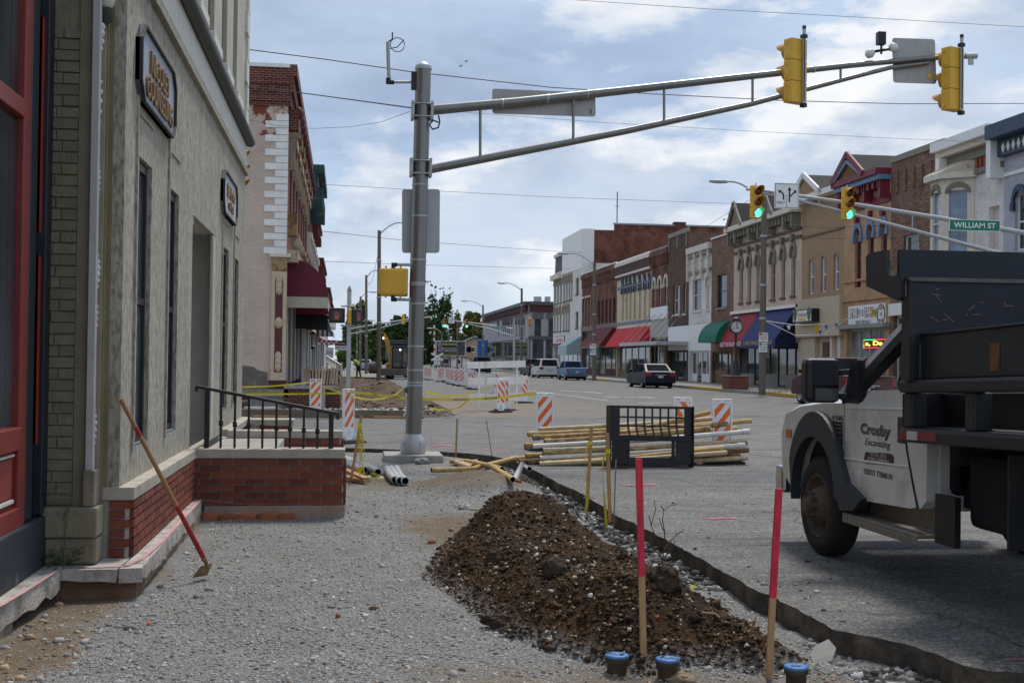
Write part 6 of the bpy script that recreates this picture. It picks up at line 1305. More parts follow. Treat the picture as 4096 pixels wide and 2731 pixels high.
    def band(s, name, z0, z1, proj, mt, y0=None, y1=None, bev=0): q = MB(); q.box(XR-proj, XR+.02 if proj > 0 else XR+.3, (s.yn if y0 is None else y0)+.006, (s.yf if y1 is None else y1)-.006, z0, z1); return q.build(name, mt, s.o, bevel=bev)
    def corbels(s, z0, z1, proj, step, wd, mt, name='corbel_row', y0=None, y1=None):
        q = MB(); y = (s.yn if y0 is None else y0)+step*.5
        while y < (s.yf if y1 is None else y1)-wd: q.box(XR-proj, XR-.001, y, y+wd, z0, z1); y += step
        o = q.build(name, mt, s.o); o['kind'] = 'stuff'; return o
    def shop(s, z1, bays=4, fm=None, bulk=None, bz=.55, rec=.25, glass=None, y0=None, y1=None, doors=()):
        ya, yb = (s.yn if y0 is None else y0)+.05, (s.yf if y1 is None else y1)-.05; fm = fm or DKTRIM; n = bays
        for sg in (ya, yb-.35): part_box('pier', s.mt, s.o, XR-.02, XR+.4, sg, sg+.35, .15, z1)
        q = MB(); q.box(XR+rec+.03, XR+rec+.06, ya, yb, .15, z1);
        xs = np.linspace(ya+.35, yb-.35, n+1)
        for i in range(n):
            dr_ = i in doors; a0, a1 = xs[i]+.05, xs[i+1]-.05; z0 = .2 if dr_ else .15+bz
            q = MB(); q.box(XR+rec, XR+rec+.012, a0, a1, z0, z1-.15); pn = q.build('shop_pane', glass or PB, s.o)
            if not dr_: part_box('bulkhead', bulk or DKTRIM, s.o, XR+rec-.06, XR+rec+.1, a0-.05, a1+.05, .15, .15+bz)
        for i, x in enumerate(xs): part_box('mullion', fm, s.o, XR+rec-.05, XR+rec+.06, x-.05, x+.05, .15, z1-.15)
        part_box('head_rail', fm, s.o, XR+rec-.05, XR+rec+.06, ya+.35, yb-.35, z1-.15, z1)
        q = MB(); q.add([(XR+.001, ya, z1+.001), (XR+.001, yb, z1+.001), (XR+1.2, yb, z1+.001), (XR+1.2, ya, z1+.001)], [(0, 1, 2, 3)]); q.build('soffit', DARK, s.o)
def awning(label, u0, u1, vt, vb, proj, mt, val=.0, valmt=None, endmt=None, kind='slope', name='awning', group=None, ribs=0, side=True):
    """u0,u1: where its top meets the wall; vt top, vb outer lower edge, both read at u1 on the wall plane"""
    ya, yb = YZ(u1, 1450)[0], YZ(u0, 1450)[0]; zt = YZ((u0+u1)/2, vt)[1]; x1 = XR-proj; zb = at((u0+u1)/2, vb, X=x1).z
    o = thing(name, label, 'awning', (XR, (ya+yb)/2, zb), group=group); prof = [(XR-.012, zt), (x1, zb)]
    if kind == 'round': prof = [(XR-.012-proj*math.sin(t), zb+(zt-zb)*math.cos(t)) for t in np.linspace(0, math.pi/2, 9)]
    q = MB(); V_ = [(x, y, z) for (x, z) in prof for y in (ya+.03, yb-.03)]
    q.add(V_, [(2*i, 2*i+1, 2*i+3, 2*i+2) for i in range(len(prof)-1)], 0, kind == 'round'); q.build('canvas', mt, o)
    if side:
        for y in (ya+.03, yb-.03):
            q = MB(); pl = [(x, y, z) for x, z in prof]+[(XR-.012, y, zb)]; q.add(pl, [tuple(range(len(pl)))]); q.build('end_panel', endmt or mt, o)
    if val: part_box('valance', valmt or mt, o, x1-.01, x1+.01, ya+.03, yb-.03, zb-val, zb);
    if val and side:
        for y in (ya+.03, yb-.03): part_box('side_valance', valmt or endmt or mt, o, x1+.01, XR-.013, y-.008, y+.008, zb-val, zb-.001)
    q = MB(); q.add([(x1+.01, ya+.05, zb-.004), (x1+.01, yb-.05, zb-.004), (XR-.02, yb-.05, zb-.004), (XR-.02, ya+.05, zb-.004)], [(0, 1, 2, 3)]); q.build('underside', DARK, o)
    return o, ya, yb, zt, zb, x1
def wsign(label, u0, u1, vt, vb, mt, proj=.06, cat='sign', name='sign', frame=None):
    ya, yb = YZ(u1, 1450)[0], YZ(u0, 1450)[0]; um = (u0+u1)/2; z1, z0 = YZ(um, vt)[1], YZ(um, vb)[1]; o = thing(name, label, cat, (XR, (ya+yb)/2, z0)); part_box('board', frame or mt, o, XR-proj, XR-.012, ya, yb, z0, z1)
    if frame: part_box('face', mt, o, XR-proj-.01, XR-proj+.001, ya+.08, yb-.08, z0+.07, z1-.07)
    return o, ya, yb, z0, z1
def rtext(s_, h, y, z, x, mt, parent, wd=None, **k): return text(s_, h, (x, y, z), (0, -1, 0), (0, 0, 1), mt, parent, width=wd, **k)
A = lambda x, y: (2100+x/2.091, 850+y/2.091)
Bz = lambda x, y: (2700+x/2.09, 850+y/2.09)
Cz = lambda x, y: (3300+x/1.7425, 450+y/1.7425)
def aw(b, f, x0, x1, y0, y1, **k): u0, v0 = f(x0, y0); u1, v1 = f(x1, y1); return b.win(u0, u1, v0, v1, **k)

b = Bld('white_corner_building', 'tall white painted brick building with rows of slim arched windows', 2211, 2325, 1052, WHITEB, 1375)
for x in (238, 261, 286, 313, 335, 356, 376): aw(b, A, x, x+14, 560+(245-x)*.28, 765+(245-x)*.27, frame=GREENG, hood='arch', hoodm=pm('tan_trim', (.36, .3, .23), .7), sill=DKTRIM); aw(b, A, x, x+14, 800+(245-x)*.2, 995+(245-x)*.10, frame=GREENG, hood='arch', hoodm=pm('tan_trim', (.36, .3, .23)), sill=DKTRIM) if x < 370 else None
aw(b, A, 418, 442, 548, 685, frame=GREENG, sill=DKTRIM); aw(b, A, 418, 442, 830, 965, frame=GREENG, sill=DKTRIM)
b.finish(depth=18); b.shop(b.zs, 6, WHT, WHT, .5); b.band('red_band', b.zs, b.zs+.22, .18, pm('maroon_band', (.16, .03, .035), .6)); z_ = YZ(2325, 1412)[1]
zt2 = YZ(2322, 919)[1]; ym = YZ(2246, 1400)[0]
part_box('upper_boarding', WHT, b.o, XR-.05, XR+1.3, b.yn+.01, ym, b.zt-.6, zt2); part_box('tall_brick_side', REDBRICK, b.o, XR+1.3, XR+19, b.yn+.012, b.yn+.3, b.zt-3, zt2-.1); part_box('tall_brick_parapet', REDBRICK, b.o, XR+3.6, XR+19, b.yn+.013, b.yn+.33, zt2-.1, zt2+.55); part_box('coping', pm('coping_grey', (.33, .36, .4), .6), b.o, XR+3.5, XR+19, b.yn-.05, b.yn+.4, zt2+.55, zt2+.72); part_box('chimney', REDBRICK, b.o, XR+10.4, XR+11.7, b.yn-.15, b.yn+.9, zt2-3, zt2+1.0)
q = MB(); q.add([(XR+1.3, b.yn+.02, zt2), (XR-.05, b.yn+.02, zt2), (XR-.05, ym, zt2), (XR+1.3, ym, zt2)], [(0, 1, 2, 3)]); q.build('roof', ROOFT, b.o); b.band('cornice', b.zt-.9, b.zt-.3, .5, CREAMT, ym, b.yf); q = MB(); q.prism([(ym+.1, b.zt-.3), (b.yf-.2, b.zt-.3), (b.yf-.6, b.zt+1.9), (ym+.1, b.zt+1.9)], lambda a, bb, d: Vector((XR+d+.1, a, bb)), 0, 3); q.build('mansard', pm('grey_slate', (.10, .10, .105), .8, .2), b.o); part_box('mansard_cornice', CREAMT, b.o, XR-.1, XR+3.2, ym+.1, b.yf-.4, b.zt+1.9, b.zt+2.3)
q = MB(); q.tube([(XR+3.9, b.yn+.2, zt2+.7), (XR+3.9, b.yn+.2, zt2+4.2)], .06, 6); q.tube([(XR+3.6, b.yn+.2, zt2+2.6), (XR+4.2, b.yn+.2, zt2+2.6)], .03, 5); q.build('roof_mast', DKTRIM, b.o)
so_, ya, yb, z0, z1 = wsign('white shop sign with red lettering on the tall white building', 2222, 2258, 1345, 1377, WHT, .1, frame=DKTRIM)
rtext('AUTO PARTS', (z1-z0)*.5, (ya+yb)/2, (z0+z1)/2, XR-.13, pm('sign_red', (.42, .03, .03), .6), so_, (yb-ya)*.75)
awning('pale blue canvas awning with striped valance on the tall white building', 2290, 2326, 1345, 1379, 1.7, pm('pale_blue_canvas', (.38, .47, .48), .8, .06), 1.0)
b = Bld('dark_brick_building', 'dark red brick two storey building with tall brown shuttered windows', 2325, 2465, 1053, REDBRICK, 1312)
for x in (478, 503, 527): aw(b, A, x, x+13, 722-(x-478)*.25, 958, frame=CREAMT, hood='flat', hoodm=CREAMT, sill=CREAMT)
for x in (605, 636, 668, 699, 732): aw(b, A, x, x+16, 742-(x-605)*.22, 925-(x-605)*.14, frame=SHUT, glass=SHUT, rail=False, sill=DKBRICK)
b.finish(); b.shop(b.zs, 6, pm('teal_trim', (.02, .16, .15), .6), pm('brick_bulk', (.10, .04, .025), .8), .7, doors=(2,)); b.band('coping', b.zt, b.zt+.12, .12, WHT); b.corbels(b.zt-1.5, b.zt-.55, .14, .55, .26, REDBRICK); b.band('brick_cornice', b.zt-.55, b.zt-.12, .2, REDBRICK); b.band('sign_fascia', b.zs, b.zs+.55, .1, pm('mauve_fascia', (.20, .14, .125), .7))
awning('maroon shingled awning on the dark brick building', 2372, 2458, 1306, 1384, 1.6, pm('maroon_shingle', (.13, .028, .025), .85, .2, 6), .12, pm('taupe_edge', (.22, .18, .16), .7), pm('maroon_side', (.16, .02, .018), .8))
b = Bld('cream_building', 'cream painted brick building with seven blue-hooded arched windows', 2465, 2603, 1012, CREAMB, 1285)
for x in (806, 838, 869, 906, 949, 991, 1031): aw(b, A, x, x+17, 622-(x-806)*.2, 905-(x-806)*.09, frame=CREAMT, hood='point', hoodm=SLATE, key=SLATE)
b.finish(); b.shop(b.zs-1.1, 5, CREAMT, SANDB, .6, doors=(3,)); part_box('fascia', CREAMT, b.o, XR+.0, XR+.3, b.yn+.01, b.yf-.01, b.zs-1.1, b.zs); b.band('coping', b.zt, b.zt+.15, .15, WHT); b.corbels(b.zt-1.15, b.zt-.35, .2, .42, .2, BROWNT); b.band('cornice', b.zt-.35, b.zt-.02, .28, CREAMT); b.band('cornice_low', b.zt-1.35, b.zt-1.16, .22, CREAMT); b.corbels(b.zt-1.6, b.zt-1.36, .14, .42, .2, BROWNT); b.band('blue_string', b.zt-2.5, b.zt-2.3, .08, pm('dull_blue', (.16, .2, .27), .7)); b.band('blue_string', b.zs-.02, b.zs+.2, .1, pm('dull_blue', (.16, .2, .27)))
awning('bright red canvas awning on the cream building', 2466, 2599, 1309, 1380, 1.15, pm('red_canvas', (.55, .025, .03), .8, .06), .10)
b = Bld('red_brick_building', 'narrow red brick building with three pale arched windows', 2603, 2671, 988, REDBRICK, 1272)
for x, w_ in ((1066, 20), (1112, 24), (1162, 24)): aw(b, A, x, x+w_, 575-(x-1066)*.25, 872, frame=CREAMT, hood='arch', hoodm=CREAMT)
b.finish(); b.shop(b.zs-1.5, 3, CREAMT, SANDB, .6); part_box('stone_panel', pm('pale_stone_panel', (.45, .41, .35), .8, .15), b.o, XR, XR+.3, b.yn+.01, b.yf-.01, b.zs-1.5, b.zs-.02); b.band('coping', b.zt, b.zt+.12, .12, pm('coping_blue_grey', (.3, .32, .35), .6)); b.corbels(b.zt-1.3, b.zt-.5, .16, .4, .2, REDBRICK); b.band('brick_cornice', b.zt-.5, b.zt-.02, .2, REDBRICK); b.band('white_band', b.zs, b.zs+1.0, .1, WHT)
b = Bld('brown_brick_building', 'brown brick building with stone coping and two pale framed windows', 2671, 2753, 928, DKBRICK, 1300)
aw(b, A, 1235, 1290, 612, 852, frame=CREAMT, sill=CREAMT); aw(b, A, 1320, 1341, 595, 846, frame=CREAMT, sill=CREAMT)
b.finish(); b.shop(b.zs-1.9, 3, DKTRIM, DKTRIM, .5, doors=(1,)); part_box('white_fascia', WHT, b.o, XR, XR+.3, b.yn+.01, b.yf-.01, b.zs-1.9, b.zs-.02); b.band('coping', b.zt, b.zt+.35, .1, STONE2)
for u in (2677, 2711, 2747): y, _ = YZ(u, 1000); q = MB(); q.prism([(y-.12, b.zt), (y+.12, b.zt), (y+.12, b.zt-.9), (y, b.zt-1.15), (y-.12, b.zt-.9)], lambda a, bb, d: Vector((XR+d, a, bb)), -.06, 0); q.build('stone_drop', STONE2, b.o)
ya, yb = YZ(2752, 1450)[0], YZ(2590, 1450)[0]; zc = at(2610, 1372, X=XR-2.4).z
o = thing('metal_canopy', 'flat pale metal canopy hung on rods between red and green awnings', 'canopy', (XR-1.2, (ya+yb)/2, zc)); part_box('deck', pm('canopy_metal', (.45, .46, .47), .5, .1, metal=.3), o, XR-2.5, XR-.012, ya, yb, zc-.14, zc+.14)
for i in range(6): y = lerp(ya+.5, yb-.5, i/5); q = MB(); q.tube([(XR-2.4, y, zc+.1), (XR-.02, y, zc+2.6)], .03, 6); q.build('rod', pm('rod_grey', (.3, .29, .27), .6), o)
b = Bld('narrow_white_building', 'narrow white painted building with bracketed cornice', 2753, 2843, 975, WHITEB, 1290)
aw(b, A, 1395, 1470, 560, 822, frame=CREAMT, hood='flat', hoodm=CREAMT, sill=CREAMT); aw(b, A, 1510, 1537, 540, 812, frame=CREAMT, hood='arch', hoodm=CREAMT, sill=CREAMT, glass=CREAMT)
b.finish(); b.shop(b.zs-2.0, 4, WHT, WHT, .6, doors=(2,)); part_box('white_fascia', WHT, b.o, XR, XR+.3, b.yn+.01, b.yf-.01, b.zs-2.0, b.zs-.02); b.band('cornice', b.zt-.35, b.zt+.1, .3, CREAMT); b.band('frieze', b.zt-1.9, b.zt-1.7, .18, pm('taupe_trim', (.25, .22, .2), .7)); b.band('frieze_top', b.zt-.65, b.zt-.36, .2, pm('taupe_trim', (.25, .22, .2)))
for t in (.03, .35, .65, .95): y = lerp(b.yf, b.yn, t); part_box('bracket', CREAMT, b.o, XR-.26, XR-.001, y-.12, y+.12, b.zt-2.4, b.zt-.36)
b = Bld('patterned_brick_building', 'brown patterned brick building with one wide black window', 2843, 2932, 932, CLAYB, 1300)
aw(b, Bz, 345, 428, 518, 795, frame=BLACKP, sill=STONE2); b.finish(); b.shop(b.zs-1.8, 3, SANDB, SANDB, .9, doors=(0,)); part_box('sand_fascia', SANDB, b.o, XR, XR+.3, b.yn+.01, b.yf-.01, b.zs-1.8, b.zs-.02); b.band('coping', b.zt, b.zt+.1, .1, WHT)
y0, y1 = [YZ(u, 1450)[0] for u in (2916, 2852)]
o, *_ = awning('dark green barrel awning with white front valance', 2862, 2938, 1285, 1366, 1.3, pm('green_canvas', (.012, .14, .085), .75, .08), .0, kind='round')
q = MB(); xx = XR-1.33; ya, yb = YZ(2890, 1450)[0]-2, YZ(2862, 1450)[0];
b = Bld('pink_ornate_building', 'pink painted brick building with green bracketed gables and six hooded windows', 2932, 3204, 842, PINKB, 1228)
for (x0, x1, y0, y1) in ((533, 562, 400, 755), (602, 630, 378, 748), (672, 700, 366, 738), (795, 832, 338, 725), (881, 914, 312, 710), (966, 1000, 288, 695)): aw(b, Bz, x0, x1, y0, y1, frame=pm('grey_frame', (.3, .3, .3), .6), hood='arch', hoodm=GREENG, key=GREENG, sill=BROWNT)
b.finish(); zsh = YZ(3150, 1372)[1]; b.shop(zsh, 8, DKTRIM, pm('grey_panel', (.24, .23, .22), .8), .75, rec=.4, doors=(2, 5)); part_box('fascia', pm('old_stone', (.24, .22, .18), .85, .25), b.o, XR, XR+.3, b.yn+.01, b.yf-.01, zsh, b.zs-.01); b.band('white_moulding', b.zs-.0, b.zs+.18, .25, WHT)
b.corbels(b.zs-.55, b.zs-.1, .12, .6, .3, DKTRIM)
GPK = pm('gable_brown', (.24, .17, .125), .75, .15)
b.band('cornice', b.zt-.1, b.zt+.2, .75, CREAMT); b.corbels(b.zt-.55, b.zt-.12, .5, .55, .22, GREENG, 'modillion_row'); b.band('cornice_panel', b.zt-1.1, b.zt-.95, .12, BROWNT); b.band('cornice_panel', b.zt-1.55, b.zt-1.4, .12, BROWNT)
for t in (.015, .13, .36, .5, .64, .86, .97): y = lerp(b.yf, b.yn, t); part_box('bracket', GREENG, b.o, XR-.55, XR-.001, y-.14, y+.14, b.zt-.95, b.zt-.13)
def gable(o, yc, hw, zb, zh, wallm, trimm, roofm, proj=.75, trim2=None):
    q = MB(); q.prism([(yc-hw, zb), (yc+hw, zb), (yc, zb+zh)], lambda a, bb, d: Vector((XR+d, a, bb)), -proj+.12, 0); q.build('gable_face', wallm, o)
    for sg in (-1, 1):
        q = MB(); q.add([(XR-proj, yc+sg*(hw+.25), zb-.1), (XR-proj, yc, zb+zh+.12), (XR+3.5, yc, zb+zh+.12), (XR+3.5, yc+sg*(hw+.25), zb-.1)], [(0, 1, 2, 3)]); q.build('gable_roof', roofm, o)
        q = MB(); q.bar((XR-proj, yc+sg*(hw+.25), zb-.05), (XR-proj, yc, zb+zh+.13), .12, .30); q.build('barge_board', trimm, o)
        if trim2: q = MB(); q.bar((XR-proj+.01, yc+sg*(hw-.05), zb-.02), (XR-proj+.01, yc, zb+zh-.25), .1, .16); q.build('inner_board', trim2, o)
gable(b.o, YZ(2978, 1450)[0]+.3, 1.25, b.zt+.2, YZ(2958, 822)[1]-b.zt-.3, GPK, GREENG, ROOFT); gable(b.o, YZ(3095, 1450)[0], 1.25, b.zt+.2, YZ(2958, 822)[1]-b.zt-.3, GPK, GREENG, ROOFT)
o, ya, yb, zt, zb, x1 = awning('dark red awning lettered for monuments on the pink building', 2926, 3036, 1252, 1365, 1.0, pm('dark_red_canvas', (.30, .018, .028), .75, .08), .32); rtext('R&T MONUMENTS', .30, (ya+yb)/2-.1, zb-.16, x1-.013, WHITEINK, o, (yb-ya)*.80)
o, ya, yb, zt, zb, x1 = awning('dark blue awning lettered for jewelry on the pink building', 3040, 3184, 1238, 1355, 1.25, pm('navy_canvas', (.018, .03, .13), .75, .1), .5, endmt=pm('navy_canvas_shaded', (.010, .014, .05), .8)); rtext('CHRISTIANSON JEWELRY', .34, (ya+yb)/2, zb-.22, x1-.013, pm('gold_letters', (.55, .43, .12), .6), o, (yb-ya)*.86)  # end panels: same navy canvas, darkened to paint in their shade
b = Bld('tan_stucco_building', 'tan stucco building with white edged gable and three white windows', 3204, 3374, 748, TANS, 1180)
aw(b, Bz, 1110, 1156, 395, 680, frame=WHT, glass=GLASSB); aw(b, Bz, 1212, 1259, 370, 665, frame=WHT, glass=GLASSB); aw(b, Bz, 1318, 1363, 345, 650, frame=WHT, glass=GLASSB)
b.finish(); zz = YZ(3300, 1345)[1]; part_box('sign_fascia', pm('beige_siding', (.52, .43, .31), .8, .06, stretch=(1, 12, .1)), b.o, XR-.25, XR-.001, b.yn-.0, b.yf+.3, zz, b.zs)
part_box('entry_wall', pm('beige_siding', (.40, .33, .235)), b.o, XR+.2, XR+.4, b.yn+.05, b.yf, .15, zz); part_box('entry_panel', pm('beige_siding', (.40, .33, .235)), b.o, XR-.05, XR+.19, b.yf-2.2, b.yf-.02, .15, zz)
for y in (b.yn+.5, b.yn+1.6): part_box('post', CREAMT, b.o, XR-.0, XR+.19, y, y+.3, .15, zz)
part_box('door', pm('dark_wood_door', (.09, .045, .025), .6), b.o, XR+.1, XR+.19, b.yn+2.3, b.yn+3.2, .15, zz-.3)
b.band('eave', b.zt-.2, b.zt+.1, .6, WHT); b.band('string_line', b.zt-2.2, b.zt-2.1, .06, pm('dark_tan', (.17, .1, .06), .8)); gable(b.o, YZ(3258, 1450)[0], 2.0, b.zt+.1, YZ(3250, 708)[1]-b.zt-.2, TANS, WHT, ROOFT)
so_, ya, yb, z0, z1 = wsign('black framed tree-and-lettering sign board on the beige fascia', 3217, 3294, 1238, 1290, WHT, .7, frame=BLACKP)
rtext('Treehouse', (z1-z0)*.42, (ya+yb)/2, lerp(z0, z1, .62), XR-.712, pm('sign_red', (.42, .03, .03)), so_, (yb-ya)*.52); part_box('yellow_strip', pm('sign_yellow', (.66, .52, .05), .6), so_, XR-.716, XR-.711, lerp(ya, yb, .30), lerp(ya, yb, .70), lerp(z0, z1, .14), lerp(z0, z1, .33))
for t in (.13, .87):
    q = MB(); yy = lerp(ya, yb, t); zz_ = lerp(z0, z1, .5); q.prism([(yy+.28*math.cos(a)*(1+.15*math.sin(5*a)), zz_+.08+.36*math.sin(a)*(1+.1*math.cos(4*a))) for a in np.linspace(0, 6.28, 22)[:-1]], lambda a, bb, d: Vector((XR-.712+d, a, bb)), -.004, 0); q.build('tree_picture', pm('sign_green', (.05, .14, .05), .6), so_)
b = Bld('peach_brick_building', 'peach painted brick building with burgundy and blue gable', 3374, 3559, 694, PEACHB, 1190)
for (x0, x1, y0, y1) in ((203, 246, 815, 1220), (293, 334, 790, 1205), (383, 426, 765, 1190)): aw(b, Cz, x0, x1, y0, y1, frame=BURG, hood='arch', hoodm=SKYB, key=BURG)
b.finish(); zsh = YZ(3470, 1312)[1]; part_box('fascia', PEACHB, b.o, XR, XR+.3, b.yn+.01, b.yf-.01, zsh, b.zs-.01); b.shop(zsh, 4, pm('pale_green_frame', (.36, .42, .38), .6), PEACHB, .6, glass=glassm('pale_shop_glass', (.13, .14, .14), .06)); b.band('ledge', zsh, zsh+.2, .35, pm('grey_green_ledge', (.25, .29, .27), .7)); b.band('string', b.zs+.0, b.zs+.15, .1, PEACHB); b.band('string', b.zs+1.0, b.zs+1.12, .1, PEACHB)
b.band('cornice', b.zt-.05, b.zt+.25, .8, BURG); b.band('cornice_blue', b.zt-.3, b.zt-.06, .65, SKYB); b.corbels(b.zt-.65, b.zt-.31, .5, .6, .24, BURG, 'modillion_row'); b.band('cornice_panel', b.zt-1.35, b.zt-.95, .08, BURG)
for t in (.04, .30, .62, .95): y = lerp(b.yf, b.yn, t); part_box('bracket', BURG, b.o, XR-.5, XR-.001, y-.13, y+.13, b.zt-1.15, b.zt-.31)
gable(b.o, YZ(3440, 1450)[0], 1.75, b.zt+.25, YZ(3427, 636)[1]-b.zt-.25, pm('gable_ochre', (.2, .09, .03), .8), BURG, ROOFT, .8, SKYB)
so_, ya, yb, z0, z1 = wsign('white kids resale sign board with coloured lettering', 3398, 3545, 1219, 1308, WHT, .08)
lets = [('G', (.25, .03, .04)), ('i', (.1, .1, .12)), ('g', (.45, .2, .03)), ('g', (.5, .4, .08)), ('l', (.45, .06, .15)), ('e', (.1, .1, .12)), ('s', (.1, .25, .5)), ('&', (.05, .05, .05)), ('W', (.25, .25, .28)), ('i', (.2, .1, .1)), ('g', (.3, .3, .1)), ('g', (.4, .06, .15)), ('l', (.45, .2, .05)), ('e', (.2, .3, .5)), ('s', (.25, .15, .15))]
for i, (ch_, c) in enumerate(lets):
    hh = (z1-z0)*(.50 if ch_ in 'GW' else .46 if ch_ in 'ggli' else .3); rtext(ch_, hh, lerp(yb, ya, .04+.75*(i+.5)/len(lets)), lerp(z0, z1, .66), XR-.085, pm('ink_%d' % i, c, .6), so_, (yb-ya)*.036)
rtext('KIDS RESALE', (z1-z0)*.19, lerp(yb, ya, .42), lerp(z0, z1, .22), XR-.085, BLACKINK, so_, (yb-ya)*.40)
q = MB(); yc, zc = lerp(yb, ya, .90), lerp(z0, z1, .53); q.tube([(XR-.085, yc+.42*math.cos(t), zc+(z1-z0)*.42*math.sin(t)) for t in np.linspace(0, 6.283, 25)[:-1]], .03, 5, closed=True); q.build('oval_ring', DKTRIM, so_)
for s_, zz_ in (('CRAFTS', .27), ('&', 0), ('MORE', -.27)): rtext(s_, (z1-z0)*.14, yc, zc+(z1-z0)*zz_, XR-.085, pm('sign_red', (.42, .03, .03)) if s_ != '&' else BLACKINK, so_, .5 if s_ != '&' else .2)
ya, yb = YZ(3530, 1450)[0], YZ(3441, 1450)[0]; z0, z1 = YZ(3485, 1394)[1], YZ(3485, 1354)[1]; xx = XR+.18
led = thing('led_sign', 'black scrolling led sign with red and green border in the shop window', 'sign', (xx, (ya+yb)/2, z0)); part_box('case', BLACKP, led, xx, xx+.05, ya, yb, z0, z1)
RLED, GLED, YLED = glow('led_red', (1, .03, .03), .9), glow('led_green', (.05, 1, .2), .7), glow('led_yellow', (1, .75, .1), 1.0)
ymid = lerp(yb, ya, .52)
for nm, bx, mt in (('border', (ymid, yb, z1-.07, z1-.03), GLED), ('border', (ya, ymid, z1-.07, z1-.03), RLED), ('border', (ya, yb, z0+.02, z0+.06), RLED), ('border', (yb-.05, yb-.0, z0+.06, lerp(z0, z1, .4)), GLED), ('border', (yb-.05, yb, lerp(z0, z1, .4), z1-.07), RLED)): q = MB(); q.box(xx-.008, xx-.001, *bx); q.build(nm, mt, led)
rtext('s, Da', (z1-z0)*.52, lerp(yb, ya, .47), (z0+z1)/2, xx-.004, YLED, led, (yb-ya)*.78, bold=.03)
b = Bld('clay_brick_building', 'brown brick building with stepped brick cornice left of the bay window', 3559, 3778, 580, CLAYB, 1245)
aw(b, Cz, 542, 650, 852, 1080, frame=WHT, sill=STONE2); aw(b, Cz, 752, 800, 805, 1040, frame=WHT, sill=STONE2); b.finish(); b.shop(b.zs, 4, WHT, CLAYB, .6); b.band('white_fascia', b.zs-.02, b.zs+.55, .1, WHT); b.band('coping', b.zt, b.zt+.28, .08, STONE2)
y = b.yn+.4
while y < b.yf-.4: part_box('brick_drop', CLAYB, b.o, XR-.08, XR-.001, y, y+.22, b.zt-1.5, b.zt-.5); y += .85
b = Bld('bay_window_building', 'white painted brick building with projecting bay window and red dentils', 3778, 4012, 524, WHITEB, 1245)
aw(b, Cz, 1137, 1208, 655, 960, frame=CREAMT, glass=pm('white_blind', (.55, .53, .5), .8), rail=False); b.finish(); b.shop(b.zs, 4, WHT, WHT, .6)
b.band('cornice', b.zt-.15, b.zt+.25, .75, WHT); b.band('cornice_mould', b.zt-.4, b.zt-.16, .5, CREAMT); b.band('frieze_green', b.zt-.8, b.zt-.41, .2, GREENG); b.corbels(b.zt-1.2, b.zt-.85, .16, .34, .17, REDT, 'dentil_row'); b.band('frieze_low', b.zt-1.45, b.zt-1.22, .14, GREENG)
for y in (b.yf-.3, b.yn+.25): part_box('bracket', WHT, b.o, XR-.55, XR-.001, y-.18, y+.18, b.zt-1.9, b.zt-.42)
ya, yb = YZ(3895, 1450)[0], YZ(3765, 1450)[0]; zb0, zb1 = YZ(3850, 1020)[1], YZ(3850, 770)[1]; by = thing('bay_window', 'cream bay window with rusty roof and green arched hoods', 'bay window', (XR, (ya+yb)/2, zb0)); pf = [(yb, XR-.02), (yb-.9, XR-1.0), (ya+.9, XR-1.0), (ya, XR-.02)]
for i in range(3):
    (p0, x0), (p1, x1_) = pf[i], pf[i+1]; d = Vector((x1_-x0, p1-p0, 0)); ln = d.length; d.normalize(); Pf = lambda a, z, dd, d=d, x0=x0, p0=p0: (x0+d.x*a+d.y*-dd*-1*(-1)*0+d.x*0+(-d.y)*(-dd), p0+d.y*a+d.x*(-dd)*1.0, z)
    m_ = ln*.22; q = MB(); wall_holes(q, lambda a, z, dd, d=d, x0=x0, p0=p0: (x0+d.x*a-d.y*dd, p0+d.y*a+d.x*dd, z), .0, ln, zb0-1.2, zb1+.5, [(m_, ln-m_, zb0, zb1)], .12); q.build('bay_wall', CREAMT, by)
    q = MB(); q.add([(x0+d.x*a-d.y*.1, p0+d.y*a+d.x*.1, z) for a, z in ((m_, zb0), (ln-m_, zb0), (ln-m_, zb1), (m_, zb1))], [(0, 1, 2, 3)]); q.build('pane', GLASSB, by)
    q = MB(); q.bar((x0+d.x*m_-d.y*.06, p0+d.y*m_+d.x*.06, (zb0+zb1)/2), (x0+d.x*(ln-m_)-d.y*.06, p0+d.y*(ln-m_)+d.x*.06, (zb0+zb1)/2), .05, .08); q.build('meeting_rail', CREAMT, by)
    n = 10; rr = (ln-2*m_)/2; q = MB(); pr_ = [(ln/2+(rr+.16)*math.cos(math.pi*k/n), zb1-.1+.45*math.sin(math.pi*k/n)) for k in range(n+1)]+[(ln/2+(rr)*math.cos(math.pi*k/n), zb1-.1+.25*math.sin(math.pi*k/n)) for k in range(n, -1, -1)]
    q.prism(pr_, lambda a, z, dd, d=d, x0=x0, p0=p0: Vector((x0+d.x*a-d.y*dd, p0+d.y*a+d.x*dd, z)), -.08, 0); q.build('hood', GREENG, by)
q = MB(); top_ = [(y, x) for y, x in pf]; out = [(yb+.25, XR-.02), (yb-.75, XR-1.25), (ya+.75, XR-1.25), (ya-.25, XR-.02)]
for z0, z1, o_ in ((zb1+.5, zb1+.75, 1.0), ): q.add([(x, y, z0) for y, x in out]+[(x, y, z1) for y, x in out], [(0, 1, 5, 4), (1, 2, 6, 5), (2, 3, 7, 6), (0, 1, 2, 3)])
